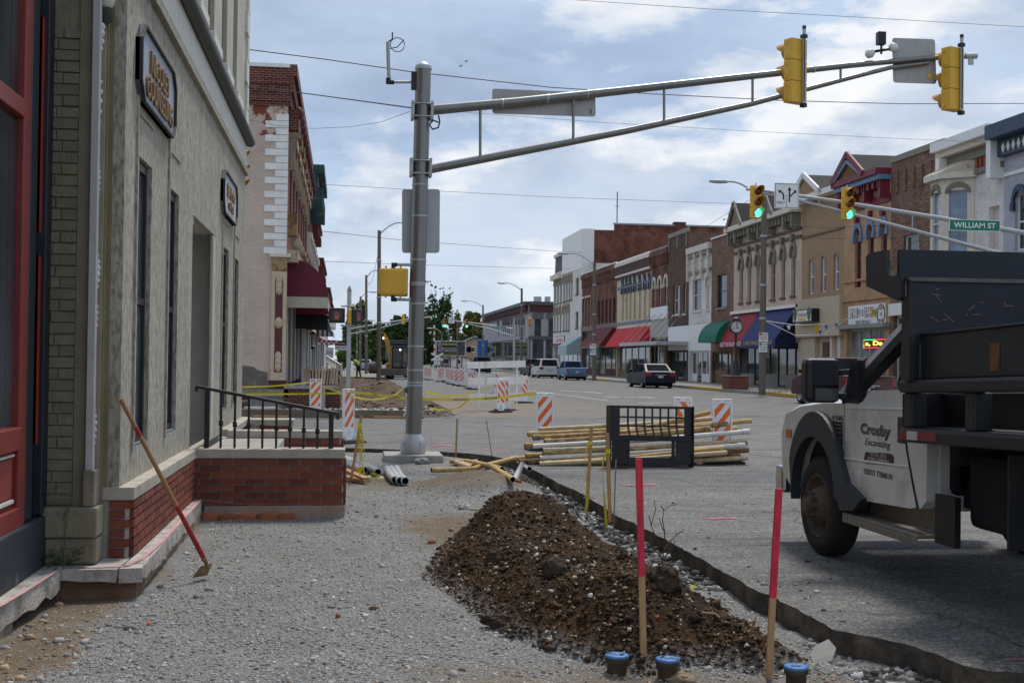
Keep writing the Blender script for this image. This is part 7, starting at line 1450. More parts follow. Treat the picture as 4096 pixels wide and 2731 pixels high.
q.build('bay_cornice', CREAMT, by); q = MB(); q.add([(x, y, zb1+.75) for y, x in out]+[(XR-.3*(1 if 0 < i < 3 else 0)-.01, (y if i in (0, 3) else y), zb1+1.25) for i, (y, x) in enumerate(out)], [(0, 1, 5, 4), (1, 2, 6, 5), (2, 3, 7, 6), (4, 5, 6, 7)]); q.build('bay_roof', pm('rusty_white_tin', (.52, .44, .35), .7, .15, 3, col2=(.3, .14, .05), cmix=(.56, .66), cscale=2.5), by)
b = Bld('grey_blue_building', 'grey blue painted building with navy cornice at the right edge', 4012, 4230, 436, GREYBLUE, 1245); b.zt = YZ(4096, 508)[1]
aw(b, Cz, 1318, 1392, 560, 960, frame=WHT, hood='arch', hoodm=NAVYB); b.finish(); b.shop(b.zs, 4, WHT, WHT, .6); b.band('cornice', b.zt-.3, b.zt+.25, .85, NAVYB); b.band('frieze', b.zt-.95, b.zt-.31, .3, NAVYB); b.band('white_band', b.zt-1.75, b.zt-1.6, .06, WHT)
y = b.yn+.3
while y < b.yf-.3: q = MB(); q.prism([(y, b.zt-.86), (y+.12, b.zt-.65), (y, b.zt-.44), (y-.12, b.zt-.65)], lambda a, bb, d: Vector((XR-.3+d, a, bb)), -.04, 0); q.build('white_diamond', WHT, b.o); y += .38
# --- clock, lamp posts and signs on the right footway
cp = at(2941, 1556, Z=.15); ck = thing('street_clock', 'dark iron post clock on a red brick plinth', 'clock', cp)
part_box('brick_plinth', brickm('plinth_brick', (.16, .04, .025), (.25, .18, .14), bw=.23, bh=.08), ck, cp.x-.56, cp.x+.56, cp.y-.56, cp.y+.56, .15, .84); part_box('plinth_cap', STONE2, ck, cp.x-.62, cp.x+.62, cp.y-.62, cp.y+.62, .84, .89)
IRON = pm('clock_iron', (.03, .034, .042), .5, .15); hz_ = at(2941, 1307, Y=cp.y).z
q = MB(); q.lathe([(.30, .89), (.29, 1.0), (.21, 1.08), (.20, 1.3), (.16, 1.4), (.15, 1.6), (.09, 1.7), (.06, 1.9), (.055, hz_-.62), (.08, hz_-.55), (.06, hz_-.36)], (cp.x, cp.y, 0), 12); q.build('post', IRON, ck)
Mx = Matrix.Rotation(math.pi/2, 3, 'X'); q = MB(); q.lathe([(.0, -.12), (.35, -.12), (.385, -.07), (.385, .07), (.35, .12), (.315, .125), (.315, .1)], (cp.x, cp.y, hz_), 30, M=Mx, caps=False); q.build('case', IRON, ck); q = MB(); q.lathe([(.0, .102), (.32, .102)], (cp.x, cp.y, hz_), 30, M=Mx, caps=False); fc = q.build('dial', pm('dial_white', (.7, .69, .64), .5), ck)
for i in range(12): a = math.pi*i/6; q = MB(); q.bar((cp.x+.23*math.sin(a), cp.y-.108, hz_+.23*math.cos(a)), (cp.x+.285*math.sin(a), cp.y-.108, hz_+.285*math.cos(a)), .025, .01, up=(0, 1, 0)); q.build('hour_mark', pm('mark_grey', (.3, .29, .27), .7), fc)
for a, l_ in ((R(8), .26), (R(124), .18)): q = MB(); q.bar((cp.x, cp.y-.115, hz_), (cp.x+l_*math.sin(a), cp.y-.115, hz_+l_*math.cos(a)), .035, .01, up=(0, 1, 0)); q.build('hand', BLACKP, fc)
q = MB(); q.lathe([(.25, .0), (.22, .1), (.15, .14), (.04, .18), (.025, .28), (.005, .34)], (cp.x, cp.y, hz_+.36), 12); q.build('crest', IRON, ck)
POLEW = pm('pole_wood', (.17, .145, .115), .9, .25, 3, .3, 20, stretch=(6, 6, .5)); LAMPG = pm('lamp_grey', (.42, .44, .45), .5, .1)
def utility_pole(label, base, top, Z=.15, r=.14, lamp=None, signs=False, group=None):
    p = at(*base, Z=Z); t = at(*top, Y=p.y); o = thing('utility_pole', label, 'pole', p, group=group); q = MB(); q.tube([p-Vector((0, 0, .1)), t], [r, r*.72], 14); q.build('shaft', POLEW, o)
    for f_ in (.2, .45, .62): c = vl(t, p, f_); q = MB(); q.lathe([(r*.95, -.06), (r*1.02, -.05), (r*1.02, .05), (r*.95, .06)], c, 12); q.build('band', GALV, o)
    if lamp:
        l_ = at(*lamp, Y=p.y); a0 = vl(t, p, .03); mid = Vector(((a0.x*.45+l_.x*.55), p.y, max(l_.z, a0.z)+.15)); pts_ = [(1-s)**2*a0+2*s*(1-s)*mid+s*s*(l_) for s in np.linspace(0, 1, 9)]; q = MB(); q.tube(pts_, .045, 8); q.build('lamp_arm', LAMPG, o)
        sg = -1 if l_.x < p.x else 1; q = MB(); q.lathe([(.01, -.62), (.10, -.55), (.16, -.3), (.17, 0), (.12, .28), (.04, .34)], l_+Vector((sg*.25, 0, .0)), 12, M=Matrix.Rotation(sg*-math.pi/2, 3, 'Y') @ Matrix.Diagonal((.6, 1, 1))); q.build('lamp_head', LAMPG, o)
    return o, p, t
o, p, t = utility_pole('wooden lamp pole with parking signs before the blue awning', (3048, 1572), (3057, 790), r=.17, lamp=(2905, 727), group='utility poles on the right footway'); PRp, PRt = p, t
def psign(label, par_p, u, v0, v1, wd, top, body, c1, group='parking signs on poles'):
    z1, z0 = at(u, v0, Y=par_p.y-.2).z, at(u, v1, Y=par_p.y-.2).z; x = at(u, v0, Y=par_p.y-.2).x; o = thing('parking_sign', label, 'sign', (x, par_p.y-.2, z0)); part_box('plate', WHT, o, x-wd/2, x+wd/2, par_p.y-.21, par_p.y-.2, z0, z1)
    part_box('corner_block', c1, o, x-wd/2+.02, x-.06, par_p.y-.215, par_p.y-.2105, lerp(z0, z1, .72), z1-.03); text(top, (z1-z0)*.14, (x+.1, par_p.y-.212, lerp(z0, z1, .82)), (1, 0, 0), (0, 0, 1), c1, o, width=wd*.5, depth=.003)
    for i, s2 in enumerate(body): text(s2, (z1-z0)*.12, (x, par_p.y-.212, lerp(z0, z1, .58-.17*i)), (1, 0, 0), (0, 0, 1), c1, o, width=wd*.75, depth=.003)
RINK, GINK, BINK = pm('sign_red', (.42, .03, .03)), pm('sign_green2', (.02, .18, .1), .6), pm('sign_blue', (.03, .07, .3), .6)
psign('red lettered no parking sign on the lamp pole by the blue awning', p, 3054, 1330, 1367, .45, 'PARKING', ('2:00 AM', 'TO 6:00 AM', 'TUES FRI'), RINK); psign('green lettered two hour parking sign below the no parking one', p, 3052, 1370, 1408, .42, 'HOUR', ('PARKING', '9:00 AM', 'TO 5:00 PM'), GINK)
o, p, t = utility_pole('wooden lamp pole before the dark brick building', (2376, 1517), (2378, 1046), r=.16, lamp=(2272, 1014), group='utility poles on the right footway')
psign('no parking sign on the pole before the dark brick building', p, 2372, 1374, 1395, .5, 'PARKING', ('2:00 AM', 'TO 6:00 AM'), RINK); psign('blue topped parking sign on the pole before the dark brick building', p, 2372, 1398, 1420, .5, 'ZONE', ('PARKING', 'ONLY'), BINK)
utility_pole('lamp pole left of the row of far parked cars', (2085, 1494), (2087, 1153), r=.16, lamp=(2020, 1133), group='utility poles on the right footway')
utility_pole('far lamp pole behind the blue van', (1932, 1480), (1932, 1220), r=.16, lamp=(1868, 1204), group='utility poles on the right footway')
utility_pole('farthest lamp pole in front of the billboard', (1767, 1474), (1767, 1328), r=.16, lamp=(1728, 1313), group='utility poles on the right footway')
utility_pole('thin far pole behind the billboard sign', (1829, 1476), (1830, 1280), r=.14, group='utility poles on the right footway')
for u, v, n in ((3048, 1570, 60), (2935, 1558, 30), (3370, 1560, 40), (2960, 1562, 26)):
    p = at(u, v, Z=.16); q = MB(); r_ = random.Random(u)
    for i in range(n): x, y = r_.uniform(-.3, 1.1), r_.uniform(-.9, .5); h = r_.uniform(.05, .16); q.add([(p.x+x, p.y+y, .15), (p.x+x+.03, p.y+y, .15), (p.x+x+.02+r_.uniform(-.05, .05), p.y+y, .15+h)], [(0, 1, 2)])
    tag(q.build('grass_tufts', LEAF), 'sparse grass tufts in footway cracks', 'grass', kind='stuff')
o = thing('bunting', 'string of yellow and blue pennants from the lamp pole to the shop', 'bunting', PRp); P0_ = at(3060, 1283, Y=PRp.y); P1_ = at(3390, 1275, X=XR-.4); P2_ = at(3545, 1212, X=XR-.2)
for nm, mids in (('cord', [P0_, vl(P0_, P1_, .35)-Vector((0, 0, .25)), vl(P0_, P1_, .7)-Vector((0, 0, .25)), P1_, vl(P1_, P2_, .5)-Vector((0, 0, .1)), P2_]), ('cord', [P0_, vl(P0_, P1_, .35)-Vector((0, 0, .75)), vl(P0_, P1_, .7)-Vector((0, 0, .75)), P1_])): q = MB(); q.tube(mids, .018, 5); q.build(nm, WHITEINK, o)
for u, v, Yf, c in ((3266, 1317, .62, 'y'), (3305, 1308, .72, 'b'), (3498, 1250, 1.3, 'y'), (3155, 1308, .3, 'w'), (3280, 1330, .66, 'b'), (3345, 1300, .85, 'g')):
    Yp = lerp(P0_.y, P1_.y, Yf) if Yf < 1 else lerp(P1_.y, P2_.y, .65); p = at(u, v, Y=Yp); s2 = .26 if c == 'y' else .16; q = MB(); q.add([p+Vector((-s2*.7, 0, s2*.5)), p+Vector((s2*.7, 0, s2*.6)), p+Vector((s2*.15, 0, -s2)), p+Vector((-s2*.7, .012, s2*.5)), p+Vector((s2*.7, .012, s2*.6)), p+Vector((s2*.15, .012, -s2))], [(0, 1, 2), (3, 5, 4)]); q.build('pennant', {'y': pm('pennant_yellow', (.66, .42, .02), .6), 'b': pm('pennant_blue', (.05, .15, .45), .6), 'w': WHITEINK, 'g': pm('pennant_green', (.1, .3, .2), .6)}[c], o)

# --- corner building across the cross street and the row behind it
LXF = -1.78; LY = 37.6
def LZ(v, Y=LY, u=1150): return at(u, v, Y=Y).z
PINKW = brickm('pink_painted_brick', (.62, .50, .415), (.54, .43, .355), bw=.21, bh=.07, var=.05, stain=(.26, .09, .05), stain_rng=(.665, .69), wash=.16, stain_scale=1.1)
FLAKE = brickm('flaking_brick', (.62, .50, .415), (.54, .43, .355), bw=.21, bh=.07, var=.05, stain=(.22, .065, .04), stain_rng=(.46, .50), wash=.16, stain_scale=1.4)
REDW = brickm('oxblood_brick', (.115, .028, .02), (.26, .16, .13), bw=.21, bh=.07, var=.2, wash=.3)
lb = thing('corner_building', 'pink painted brick corner building with white quoins and red brick parapet', 'building', (LXF, LY, .2))
z_top, z_red, z_fl = LZ(272), LZ(425), LZ(545)
part_box('painted_wall', PINKW, lb, -14, LXF, LY, LY+.25, .3, z_fl); part_box('flaking_wall', FLAKE, lb, -14, LXF, LY, LY+.25, z_fl, z_red)
part_box('parapet', REDW, lb, -14, LXF+.0, LY-.02, LY+.25, z_red, z_top); part_box('coping', WHT, lb, -14, LXF+.05, LY-.06, LY+.3, z_top, z_top+.11)
for z0, z1, pj in ((z_red, z_red+.12, .05), (z_red+.12, z_red+.24, .10), (z_top-.5, z_top-.38, .07)): part_box('brick_course', REDW, lb, -14, LXF+pj, LY-.02-pj, LY+.1, z0, z1)
x = LXF-.35
while x > -4.5: part_box('brick_corbel', REDW, lb, x-.22, x, LY-.085, LY-.021, z_top-.72, z_top-.55); x -= .5
nq = 20
for i in range(nq):
    v0 = lerp(458, 1018, i/nq); v1 = lerp(458, 1018, (i+1)/nq); w_ = .645 if i % 2 else .34; part_box('quoin', WHT, lb, LXF-w_, LXF+.03, LY-.035, LY-.001, LZ(v1)+.012, LZ(v0)-.006)
zc0, zc1 = LZ(1556), LZ(1016); xa, xb = at(1083, 1300, Y=LY-.1).x, LXF+.05
part_box('pilaster_cap', CREAMT, lb, xa-.06, xb+.1, LY-.14, LY-.001, zc1-.1, zc1); part_box('pilaster_head', pm('rust_streaked_cream', (.34, .25, .13), .8, .2, 4, col2=(.17, .07, .025), cmix=(.5, .62), cscale=4), lb, xa, xb, LY-.09, LY-.001, zc1-.52, zc1-.1)
part_box('pilaster_shaft', pm('cream_iron', (.55, .44, .31), .7, .12, 4, col2=(.32, .17, .07), cmix=(.6, .72), cscale=4), lb, xa, xb, LY-.08, LY-.001, zc0+.26, zc1-.52)
part_box('pilaster_panel', pm('maroon_panel', (.10, .025, .025), .6, .15), lb, lerp(xa, xb, .25), lerp(xa, xb, .75), LY-.086, LY-.0805, zc0+.5, zc1-.75)
for f_, rr in ((.95, .1), (.52, .12), (.08, .1)):
    zc = lerp(zc0+.6, zc1-.8, f_)
    for dz in ((-.16, 0, .16) if f_ != .52 else (0,)): q = MB(); q.lathe([(.003, -.05), (rr, -.01), (rr*.8, .03), (.003, .05)], ((xa+xb)/2, LY-.10, zc+dz), 9, M=Matrix.Rotation(math.pi/2, 3, 'X') @ Matrix.Diagonal((1, 1.5, 1))); q.build('floral_ornament', pm('ornament_cream', (.5, .42, .3), .7, .2), lb)
part_box('pilaster_foot', pm('maroon_foot', (.07, .025, .025), .7), lb, xa-.05, xb+.04, LY-.1, LY-.001, zc0, zc0+.26); part_box('stone_ledge', pm('mossy_stone', (.25, .23, .17), .9, .2), lb, xa-1.4, xb+.1, LY-.3, LY-.001, zc0-.22, zc0-.001); part_box('foundation', CONC, lb, xa-.6, xb, LY-.2, LY-.001, .05, zc0-.222)
q = MB(); q.prism([(-14, .3), (at(1068, 1500, Y=LY).x, .3), (at(1068, 1500, Y=LY).x, LZ(1490)), (at(1030, 1500, Y=LY).x, LZ(1482)), (at(1015, 1480, Y=LY).x, LZ(1468)), (at(960, 1470, Y=LY).x, LZ(1462)), (-14, LZ(1460))], lambda a, b_, d: Vector((a, LY+d, b_)), -.03, -.001); q.build('cement_patch', pm('cement_patch', (.15, .135, .115), .95, .25, 3, col2=(.28, .22, .17), cmix=(.6, .7), cscale=3), lb)
def lfront(b_o, y0, y1, z0, z1, mt, wins, frame=CREAMT, hood=CREAMT, depth=.3):
    q = MB(); wall_holes(q, lambda a, z, d: (LXF-d, a, z), y0, y1, z0, z1, wins, depth); q.build('front_wall', mt, b_o)
    for a0, a1, zz0, zz1 in wins:
        q = MB(); q.box(LXF-.22, LXF-.16, a0, a1, zz0, zz1); wo_ = q.build('window', GLASS, b_o); q = MB(); q.box(LXF-.02, LXF+.22, a0-.15, a1+.15, zz1, zz1+.3); q.box(LXF-.02, LXF+.16, a0-.15, a0, zz1-.7, zz1); q.box(LXF-.02, LXF+.16, a1, a1+.15, zz1-.7, zz1); q.build('hood', hood, wo_); part_box('sill', frame, wo_, LXF-.1, LXF+.12, a0-.1, a1+.1, zz0-.15, zz0)
RUSTC = pm('weathered_cream', (.40, .33, .23), .8, .25, 2, col2=(.2, .1, .05), cmix=(.5, .65), cscale=2)
wy = [(39.6+i*2.45, 40.9+i*2.45, 5.9, 8.1) for i in range(7)]
lfront(lb, LY+.255, 57, 4.75, z_top-.6, REDW, wy, RUSTC, RUSTC); q = MB(); q.box(LXF+.002, LXF+.26, LY-.04, 57, z_top-.25, z_top+.1); q.box(LXF+.002, LXF+.16, LY-.01, 57, z_top-.7, z_top-.25); q.box(LXF+.002, LXF+.08, LY+.01, 57, z_top-1.1, z_top-.7); q.build('cornice', REDW, lb)
for i in range(15): y = LY+.6+i*1.25; part_box('corbel', RUSTC if i % 2 else REDW, lb, LXF, LXF+.3, y, y+.3, z_top-1.75, z_top-1.1)
for i in range(15): y = LY+.6+i*1.25; q = MB(); q.lathe([(.003, -.2), (.10, -.12), (.13, 0), (.10, .12), (.003, .2)], (LXF+.32, y+.15, z_top-1.2), 8); q.build('finial', pm('oxblood_knob', (.09, .02, .02), .6), lb)
part_box('shop_cornice', RUSTC, lb, LXF+.002, LXF+.35, LY+.01, 57, 4.4, 4.75); part_box('rusty_box', pm('rust_box', (.25, .14, .06), .85, .3, 4, col2=(.12, .05, .02), cscale=3), lb, LXF+.055, LXF+.32, LY-.05, LY+.5, LZ(942), LZ(852))
for i in range(2): q = MB(); q.lathe([(.004, -.1), (.16, -.1), (.16, .1), (.004, .1)], (LXF+.3, LY+.3+i*2.2, 4.95), 14, M=Matrix.Rotation(math.pi/2, 3, 'X')); q.build('scroll', RUSTC, lb)
GREYW = pm('grey_painted_wood', (.20, .22, .24), .7, .15);
part_box('shop_back', pm('shop_dark', (.03, .032, .035), .5), lb, LXF-1.2, LXF-1.0, LY+.3, 57, .3, 4.4)
for i in range(13):
    y = LY+.5+i*1.05+(.3 if i % 3 == 0 else 0); part_box('shop_mullion', (GREYW, WHT, pm('tan_wood', (.3, .22, .14), .8))[i % 3], lb, LXF-.1, LXF+.02, y, y+.16, .75, 4.4)
    if i % 2: part_box('shop_pane', PB, lb, LXF-.3, LXF-.28, y+.16, y+1.0, .9, 2.9)
bk = thing('brick_bulkhead', 'low brick areaway wall with stone cap beside the pink corner', 'wall', (-1.0, 37.3, .2)); xr_ = at(1362, 1560, Y=37.3).x; zb_ = LZ(1540, 37.3)
BRF = brickm('bulkhead_brick', (.10, .03, .022), (.20, .15, .12), bw=.215, bh=.07)
q = MB(); q.box(LXF+.02, xr_, 37.3, 37.6, .05, zb_-.1); q.box(xr_-.3, xr_, 37.6, 41, .05, zb_-.1); q.build('wall', BRF, bk); part_box('stone_cap', CONC, bk, LXF+.02, xr_+.04, 37.26, 37.64, zb_-.1, zb_); part_box('stone_pier', CONC, bk, at(1270, 1600, Y=37.1).x, at(1300, 1600, Y=37.1).x, 36.9, 37.3, .05, zb_-.02)
pls = [(1215, 1236, 1476, 1536, 12), (1229, 1246, 1470, 1537, 6), (1246, 1256, 1472, 1537, 0), (1257, 1272, 1470, 1537, -2), (1270, 1282, 1470, 1537, -8), (1282, 1297, 1465, 1537, -6), (1294, 1305, 1472, 1537, -10), (1306, 1316, 1474, 1537, -10), (1316, 1332, 1472, 1537, -12), (1328, 1344, 1472, 1537, -12), (1340, 1356, 1460, 1537, -9)]
nm_ = ['first', 'second', 'third', 'fourth', 'fifth', 'sixth', 'seventh', 'eighth', 'ninth', 'tenth', 'eleventh']
for i, (u0, u1, vt, vb, tl) in enumerate(pls):
    c0, c1 = at((u0+u1)/2+tl*.35, vb, Y=37.5), at((u0+u1)/2-tl*.35, vt, Y=37.85); q = MB(); q.bar(c0, c1, (u1-u0)/130*.62, .04, up=(0, 1, .2)); tag(q.build('plank', WOODG), nm_[i]+' plank from the left leaning above the brick bulkhead', 'plank', 'planks leaning in the shop opening')
for (a, b_, lab) in (((1347, 1530), (1378, 1605), 'long board leaning outward at the right end of the bulkhead'), ((1362, 1500), (1380, 1610), 'narrow tan board leaning beside the slim post')): q = MB(); q.bar(at(*a, Y=37.2), at(*b_, Y=36.9), .12, .04, up=(0, 1, 0)); tag(q.build('plank', WOODG), lab, 'plank', 'planks leaning in the shop opening')
def lawning(label, y0, y1, z0, z1, proj, mt, val=0, valm=None, rounded=True, xb=LXF):
    o = thing('awning', label, 'awning', (xb, (y0+y1)/2, z0)); prof = [(xb+proj*math.sin(t)+.02, z0+(z1-z0)*math.cos(t)) for t in np.linspace(0, math.pi/2, 10)] if rounded else [(xb+.02, z1), (xb+proj, z0)]
    q = MB(); V_ = [(x, y, z) for x, z in prof for y in (y0, y1)]; q.add(V_, [(2*i, 2*i+1, 2*i+3, 2*i+2) for i in range(len(prof)-1)], 0, rounded); q.build('canvas', mt, o); q = MB(); pl = [(x, y0, z) for x, z in prof]+[(xb+.02, y0, z0)]; q.add(pl, [tuple(range(len(pl)))]); q.build('end_panel', mt, o)
    if val: part_box('end_valance', valm or mt, o, xb+.02, xb+proj, y0-.01, y0+.0, z0-val, z0); part_box('valance', valm or mt, o, xb+proj-.01, xb+proj+.01, y0, y1, z0-val, z0)
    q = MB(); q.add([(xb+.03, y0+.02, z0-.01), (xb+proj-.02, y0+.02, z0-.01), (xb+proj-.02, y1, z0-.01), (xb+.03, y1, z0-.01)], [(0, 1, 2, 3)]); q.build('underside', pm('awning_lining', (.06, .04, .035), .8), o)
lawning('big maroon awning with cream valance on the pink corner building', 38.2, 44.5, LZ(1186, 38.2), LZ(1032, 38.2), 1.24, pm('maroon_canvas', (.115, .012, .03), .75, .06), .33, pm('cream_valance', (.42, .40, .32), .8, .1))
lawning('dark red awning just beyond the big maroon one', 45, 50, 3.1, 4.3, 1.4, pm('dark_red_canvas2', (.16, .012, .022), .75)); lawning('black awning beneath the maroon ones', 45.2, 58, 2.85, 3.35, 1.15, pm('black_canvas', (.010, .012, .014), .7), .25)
STRIPE = pm('stripe_grey', (.40, .40, .42), .75, .05); STRIPD = pm('stripe_plum', (.05, .03, .035), .75)
def lbld(label, y0, y1, z1, mt, corn, cmt, nwin, pj=.5, hood=CREAMT, name='row_building'):
    o = thing(name, label, 'building', (LXF, y0, .1)); w_ = (y1-y0)/nwin; lfront(o, y0+.01, y1-.01, 3.2, z1, mt, [(y0+w_*(i+.3), y0+w_*(i+.7), 4.7, 7.0) for i in range(nwin)], hood=hood)
    part_box('side_wall', mt, o, -14, LXF-.3, y0+.012, y0+.3, .1, z1-.02); q = MB(); q.box(LXF-.3, LXF+pj, y0+.01, y1-.01, z1-corn*.4, z1); q.box(LXF-.3, LXF+pj*.6, y0+.01, y1-.01, z1-corn, z1-corn*.4); q.build('cornice', cmt, o)
    n = int((y1-y0)/1.1)
    for i in range(n): y = y0+.4+i*(y1-y0-.6)/n; part_box('bracket', cmt, o, LXF, LXF+pj*.9, y, y+.25, z1-corn*1.9, z1-corn)
    part_box('shop_back', pm('shop_dark', (.03, .032, .035)), o, LXF-.4, LXF-.3, y0, y1, .1, 3.2); part_box('shop_cornice', hood, o, LXF-.2, LXF+.25, y0+.01, y1-.01, 2.85, 3.2)
    for i in range(5): y = lerp(y0+.1, y1-.4, i/4); part_box('shop_post', (WHT, GREYW)[i % 2], o, LXF-.15, LXF+.05, y, y+.25, .1, 2.85)
    return o
TEAL = pm('teal_cornice', (.025, .09, .09), .7, .3, 2, col2=(.2, .15, .1), cmix=(.55, .65), cscale=2)
lbld('narrow brick building with heavy teal cornice behind the pink corner', 57, 66, LZ(654, 57), REDW, 1.0, TEAL, 3, .75); lbld('dark red building beyond the teal cornice', 66, 76, LZ(853, 66), brickm('maroon_brick', (.12, .035, .025), (.14, .08, .06)), .5, pm('red_cornice', (.14, .03, .025), .7), 3, .35); lbld('lower cream fronted building far along the left row', 76, 90, 7.6, brickm('ivory_brick', (.5, .45, .36), (.4, .36, .3)), .5, pm('red_cornice', (.14, .03, .025)), 4, .45); lbld('grey low building with dark cornice far along the left row', 90, 108, 6.6, GREYB, .6, DKTRIM, 5, .7)
lbld('white ornate house front at the far end of the left row', 118, 132, 6.0, WHITEB, .8, WHT, 4, .9)
o = thing('awning', 'grey and plum striped awning far along the left row', 'awning', (LXF, 70, 2.3))
for i in range(9): y0 = 67+i*.9; q = MB(); q.add([(LXF+.3, y0, 3.8), (LXF+.3, y0+.9, 3.8), (LXF+1.15, y0+.9, 2.95), (LXF+1.15, y0, 2.95), (LXF+1.15, y0+.9, 2.7), (LXF+1.15, y0, 2.7)], [(0, 1, 2, 3), (3, 2, 4, 5)]); q.build('stripe', STRIPE if i % 2 else STRIPD, o)
for i in range(7): x0 = LXF+.3+i*.12; q = MB(); q.add([(x0, 66.99, 2.7), (x0+.12, 66.99, 2.7), (x0+.12, 66.99, 3.8-(i+1)*.12), (x0, 66.99, 3.8-i*.12)], [(0, 1, 2, 3)]); q.build('end_stripe', STRIPE if i % 2 else STRIPD, o)
pz = at(1308, 1370, Y=62); o = thing('checkered_sign', 'red and white checkered pizza sign hanging over the left footway', 'sign', pz)
for i in range(8):
    for j in range(2): q = MB(); x0 = pz.x-.42+i*.115; z0 = pz.z-.12+j*.12; q.box(x0, x0+.115, 62, 62.08, z0, z0+.12); q.build('check', pm('check_red', (.42, .03, .03), .6) if (i+j) % 2 else WHITEINK, o)
text('PIZZA FORUM', .11, (pz.x+.04, 61.99, pz.z+.08), (1, 0, 0), (0, 0, 1), pm('ink_navy', (.02, .02, .06), .6), o, width=.8, depth=.004)
bp_ = at(1252, 1362, Y=52); o = thing('barber_pole', 'striped barber pole beside the dark awning', 'barber pole', bp_); q = MB(); q.tube([bp_+Vector((0, 0, -.25)), bp_+Vector((0, 0, .25))], .075, 12); q.build('glass_tube', WHITEINK, o)
for i in range(5): z = bp_.z-.2+i*.1; q = MB(); q.tube([(bp_.x+.08*math.cos(t), bp_.y+.08*math.sin(t), z+t*.014) for t in np.linspace(0, 6.28, 12)], .018, 5); q.build('spiral', pm('barber_navy', (.02, .02, .07), .5) if i % 2 else pm('barber_red', (.3, .02, .03), .5), o)
for dz in (-.3, .3): q = MB(); q.lathe([(.05, -.06), (.1, 0), (.05, .06)], bp_+Vector((0, 0, dz)), 12); q.build('end_cap', BLACKP, o)
for u, v, w_, h_, Y_, mt, txt, lab in ((1318, 1410, .42, .55, 66, WHITEINK, 'Zing', 'white hanging sign with script beyond the checkered one'), (1363, 1372, .75, .33, 85, BLACKP, 'Rustic', 'black sign board with white script far down the left row'), (1363, 1390, .8, .36, 85, WHITEINK, 'FOR SALE', 'white letter board under the black script sign')):
    p = at(u, v, Y=Y_); o = thing('hanging_sign', lab, 'sign', p); part_box('board', mt, o, p.x-w_/2, p.x+w_/2, Y_, Y_+.05, p.z-h_/2, p.z+h_/2); text(txt, h_*.4, (p.x, Y_-.002, p.z), (1, 0, 0), (0, 0, 1), WHITEINK if mt is BLACKP else BLACKINK, o, width=w_*.75, depth=.004)
s0, s1 = at(1306, 1425, Y=60), at(1366, 1462, Y=58.5); g0, g1 = at(1306, 1448, Y=60), at(1366, 1490, Y=58.5); o = thing('stair_railing', 'white wooden stair railing descending to the left footway', 'railing', (s1.x, 58.5, 0))
q = MB(); q.bar(s0, s1, .06, .06); q.build('handrail', WHT, o); q = MB(); q.bar(g0, g1, .05, .05); q.build('bottom_rail', WHT, o)
for i in range(10): t = (i+.5)/10; q = MB(); q.bar(vl(s0, s1, t), vl(g0, g1, t), .04, .04, up=(0, 1, 0)); q.build('baluster', WHT, o)
for a, b_ in ((s1, g1),): part_box('newel', WHT, o, a.x-.05, a.x+.05, 58.45, 58.55, .1, a.z+.15)
part_box('stair_block', pm('stair_brick', (.08, .03, .025), .8), o, LXF, s1.x, 58.6, 62, .05, g1.z+.1)
p = at(940, 684, Y=31); o = signal_head('yellow signal head peeking out behind the stucco building corner', None, 1.0, False); o.location = p; o.rotation_euler = (0, 0, R(78))
# --- William Street mast arm
WY = 39.0; wm = thing('signal_pole', 'far trussed mast arm carrying green signals and the street name sign', 'signal pole', (at(4250, 1500, Y=WY).x, WY, 0))
w1 = [(2985, 757), (3050, 762), (3363, 808), (3794, 878), (4096, 932), (4250, 960)]; w2 = [(3010, 764), (3193, 801), (3363, 845), (3640, 918), (3960, 1004), (4250, 1085)]
W1, W2 = [at(u, v, Y=WY) for u, v in w1], [at(u, v, Y=WY) for u, v in w2]
ARMG = pm('arm_pale_grey', (.40, .41, .42), .5, .1, metal=.35)
q = MB(); q.tube(W1, [.045, .05, .06, .075, .085, .09], 12); q.build('upper_arm', ARMG, wm); q = MB(); q.tube(W2, [.04, .045, .05, .06, .07, .075], 12); q.build('lower_arm', ARMG, wm)
for u in (3275, 3465, 3649, 4015): a = on(W1, [k[0] for k in w1], u); b_ = on(W2, [k[0] for k in w2], u); q = MB(); q.tube([a, b_], .022, 8); q.build('strut', ARMG, wm)
px_ = W1[-1].x+.1; q = MB(); q.tube([(px_, WY, 0), (px_, WY, 6.6)], .14, 14); q.build('shaft', ARMG, wm)
for u, v, lab in ((3024, 808, 'left green signal on the far mast arm above the pink building'), (3389, 815, 'right green signal on the far mast arm beside the peach building')): o = signal_head(lab, 'green signals at the near cross street', 1.0); o.location = at(u, v, Y=WY-.25); o.rotation_euler = (0, 0, R(14))
P_ = [at(3098, 735, Y=WY-.15), at(3196, 735, Y=WY-.15), at(3196, 832, Y=WY-.15), at(3098, 832, Y=WY-.15)]; c = sum(P_, Vector())/4; wdt = (P_[1]-P_[0]).length
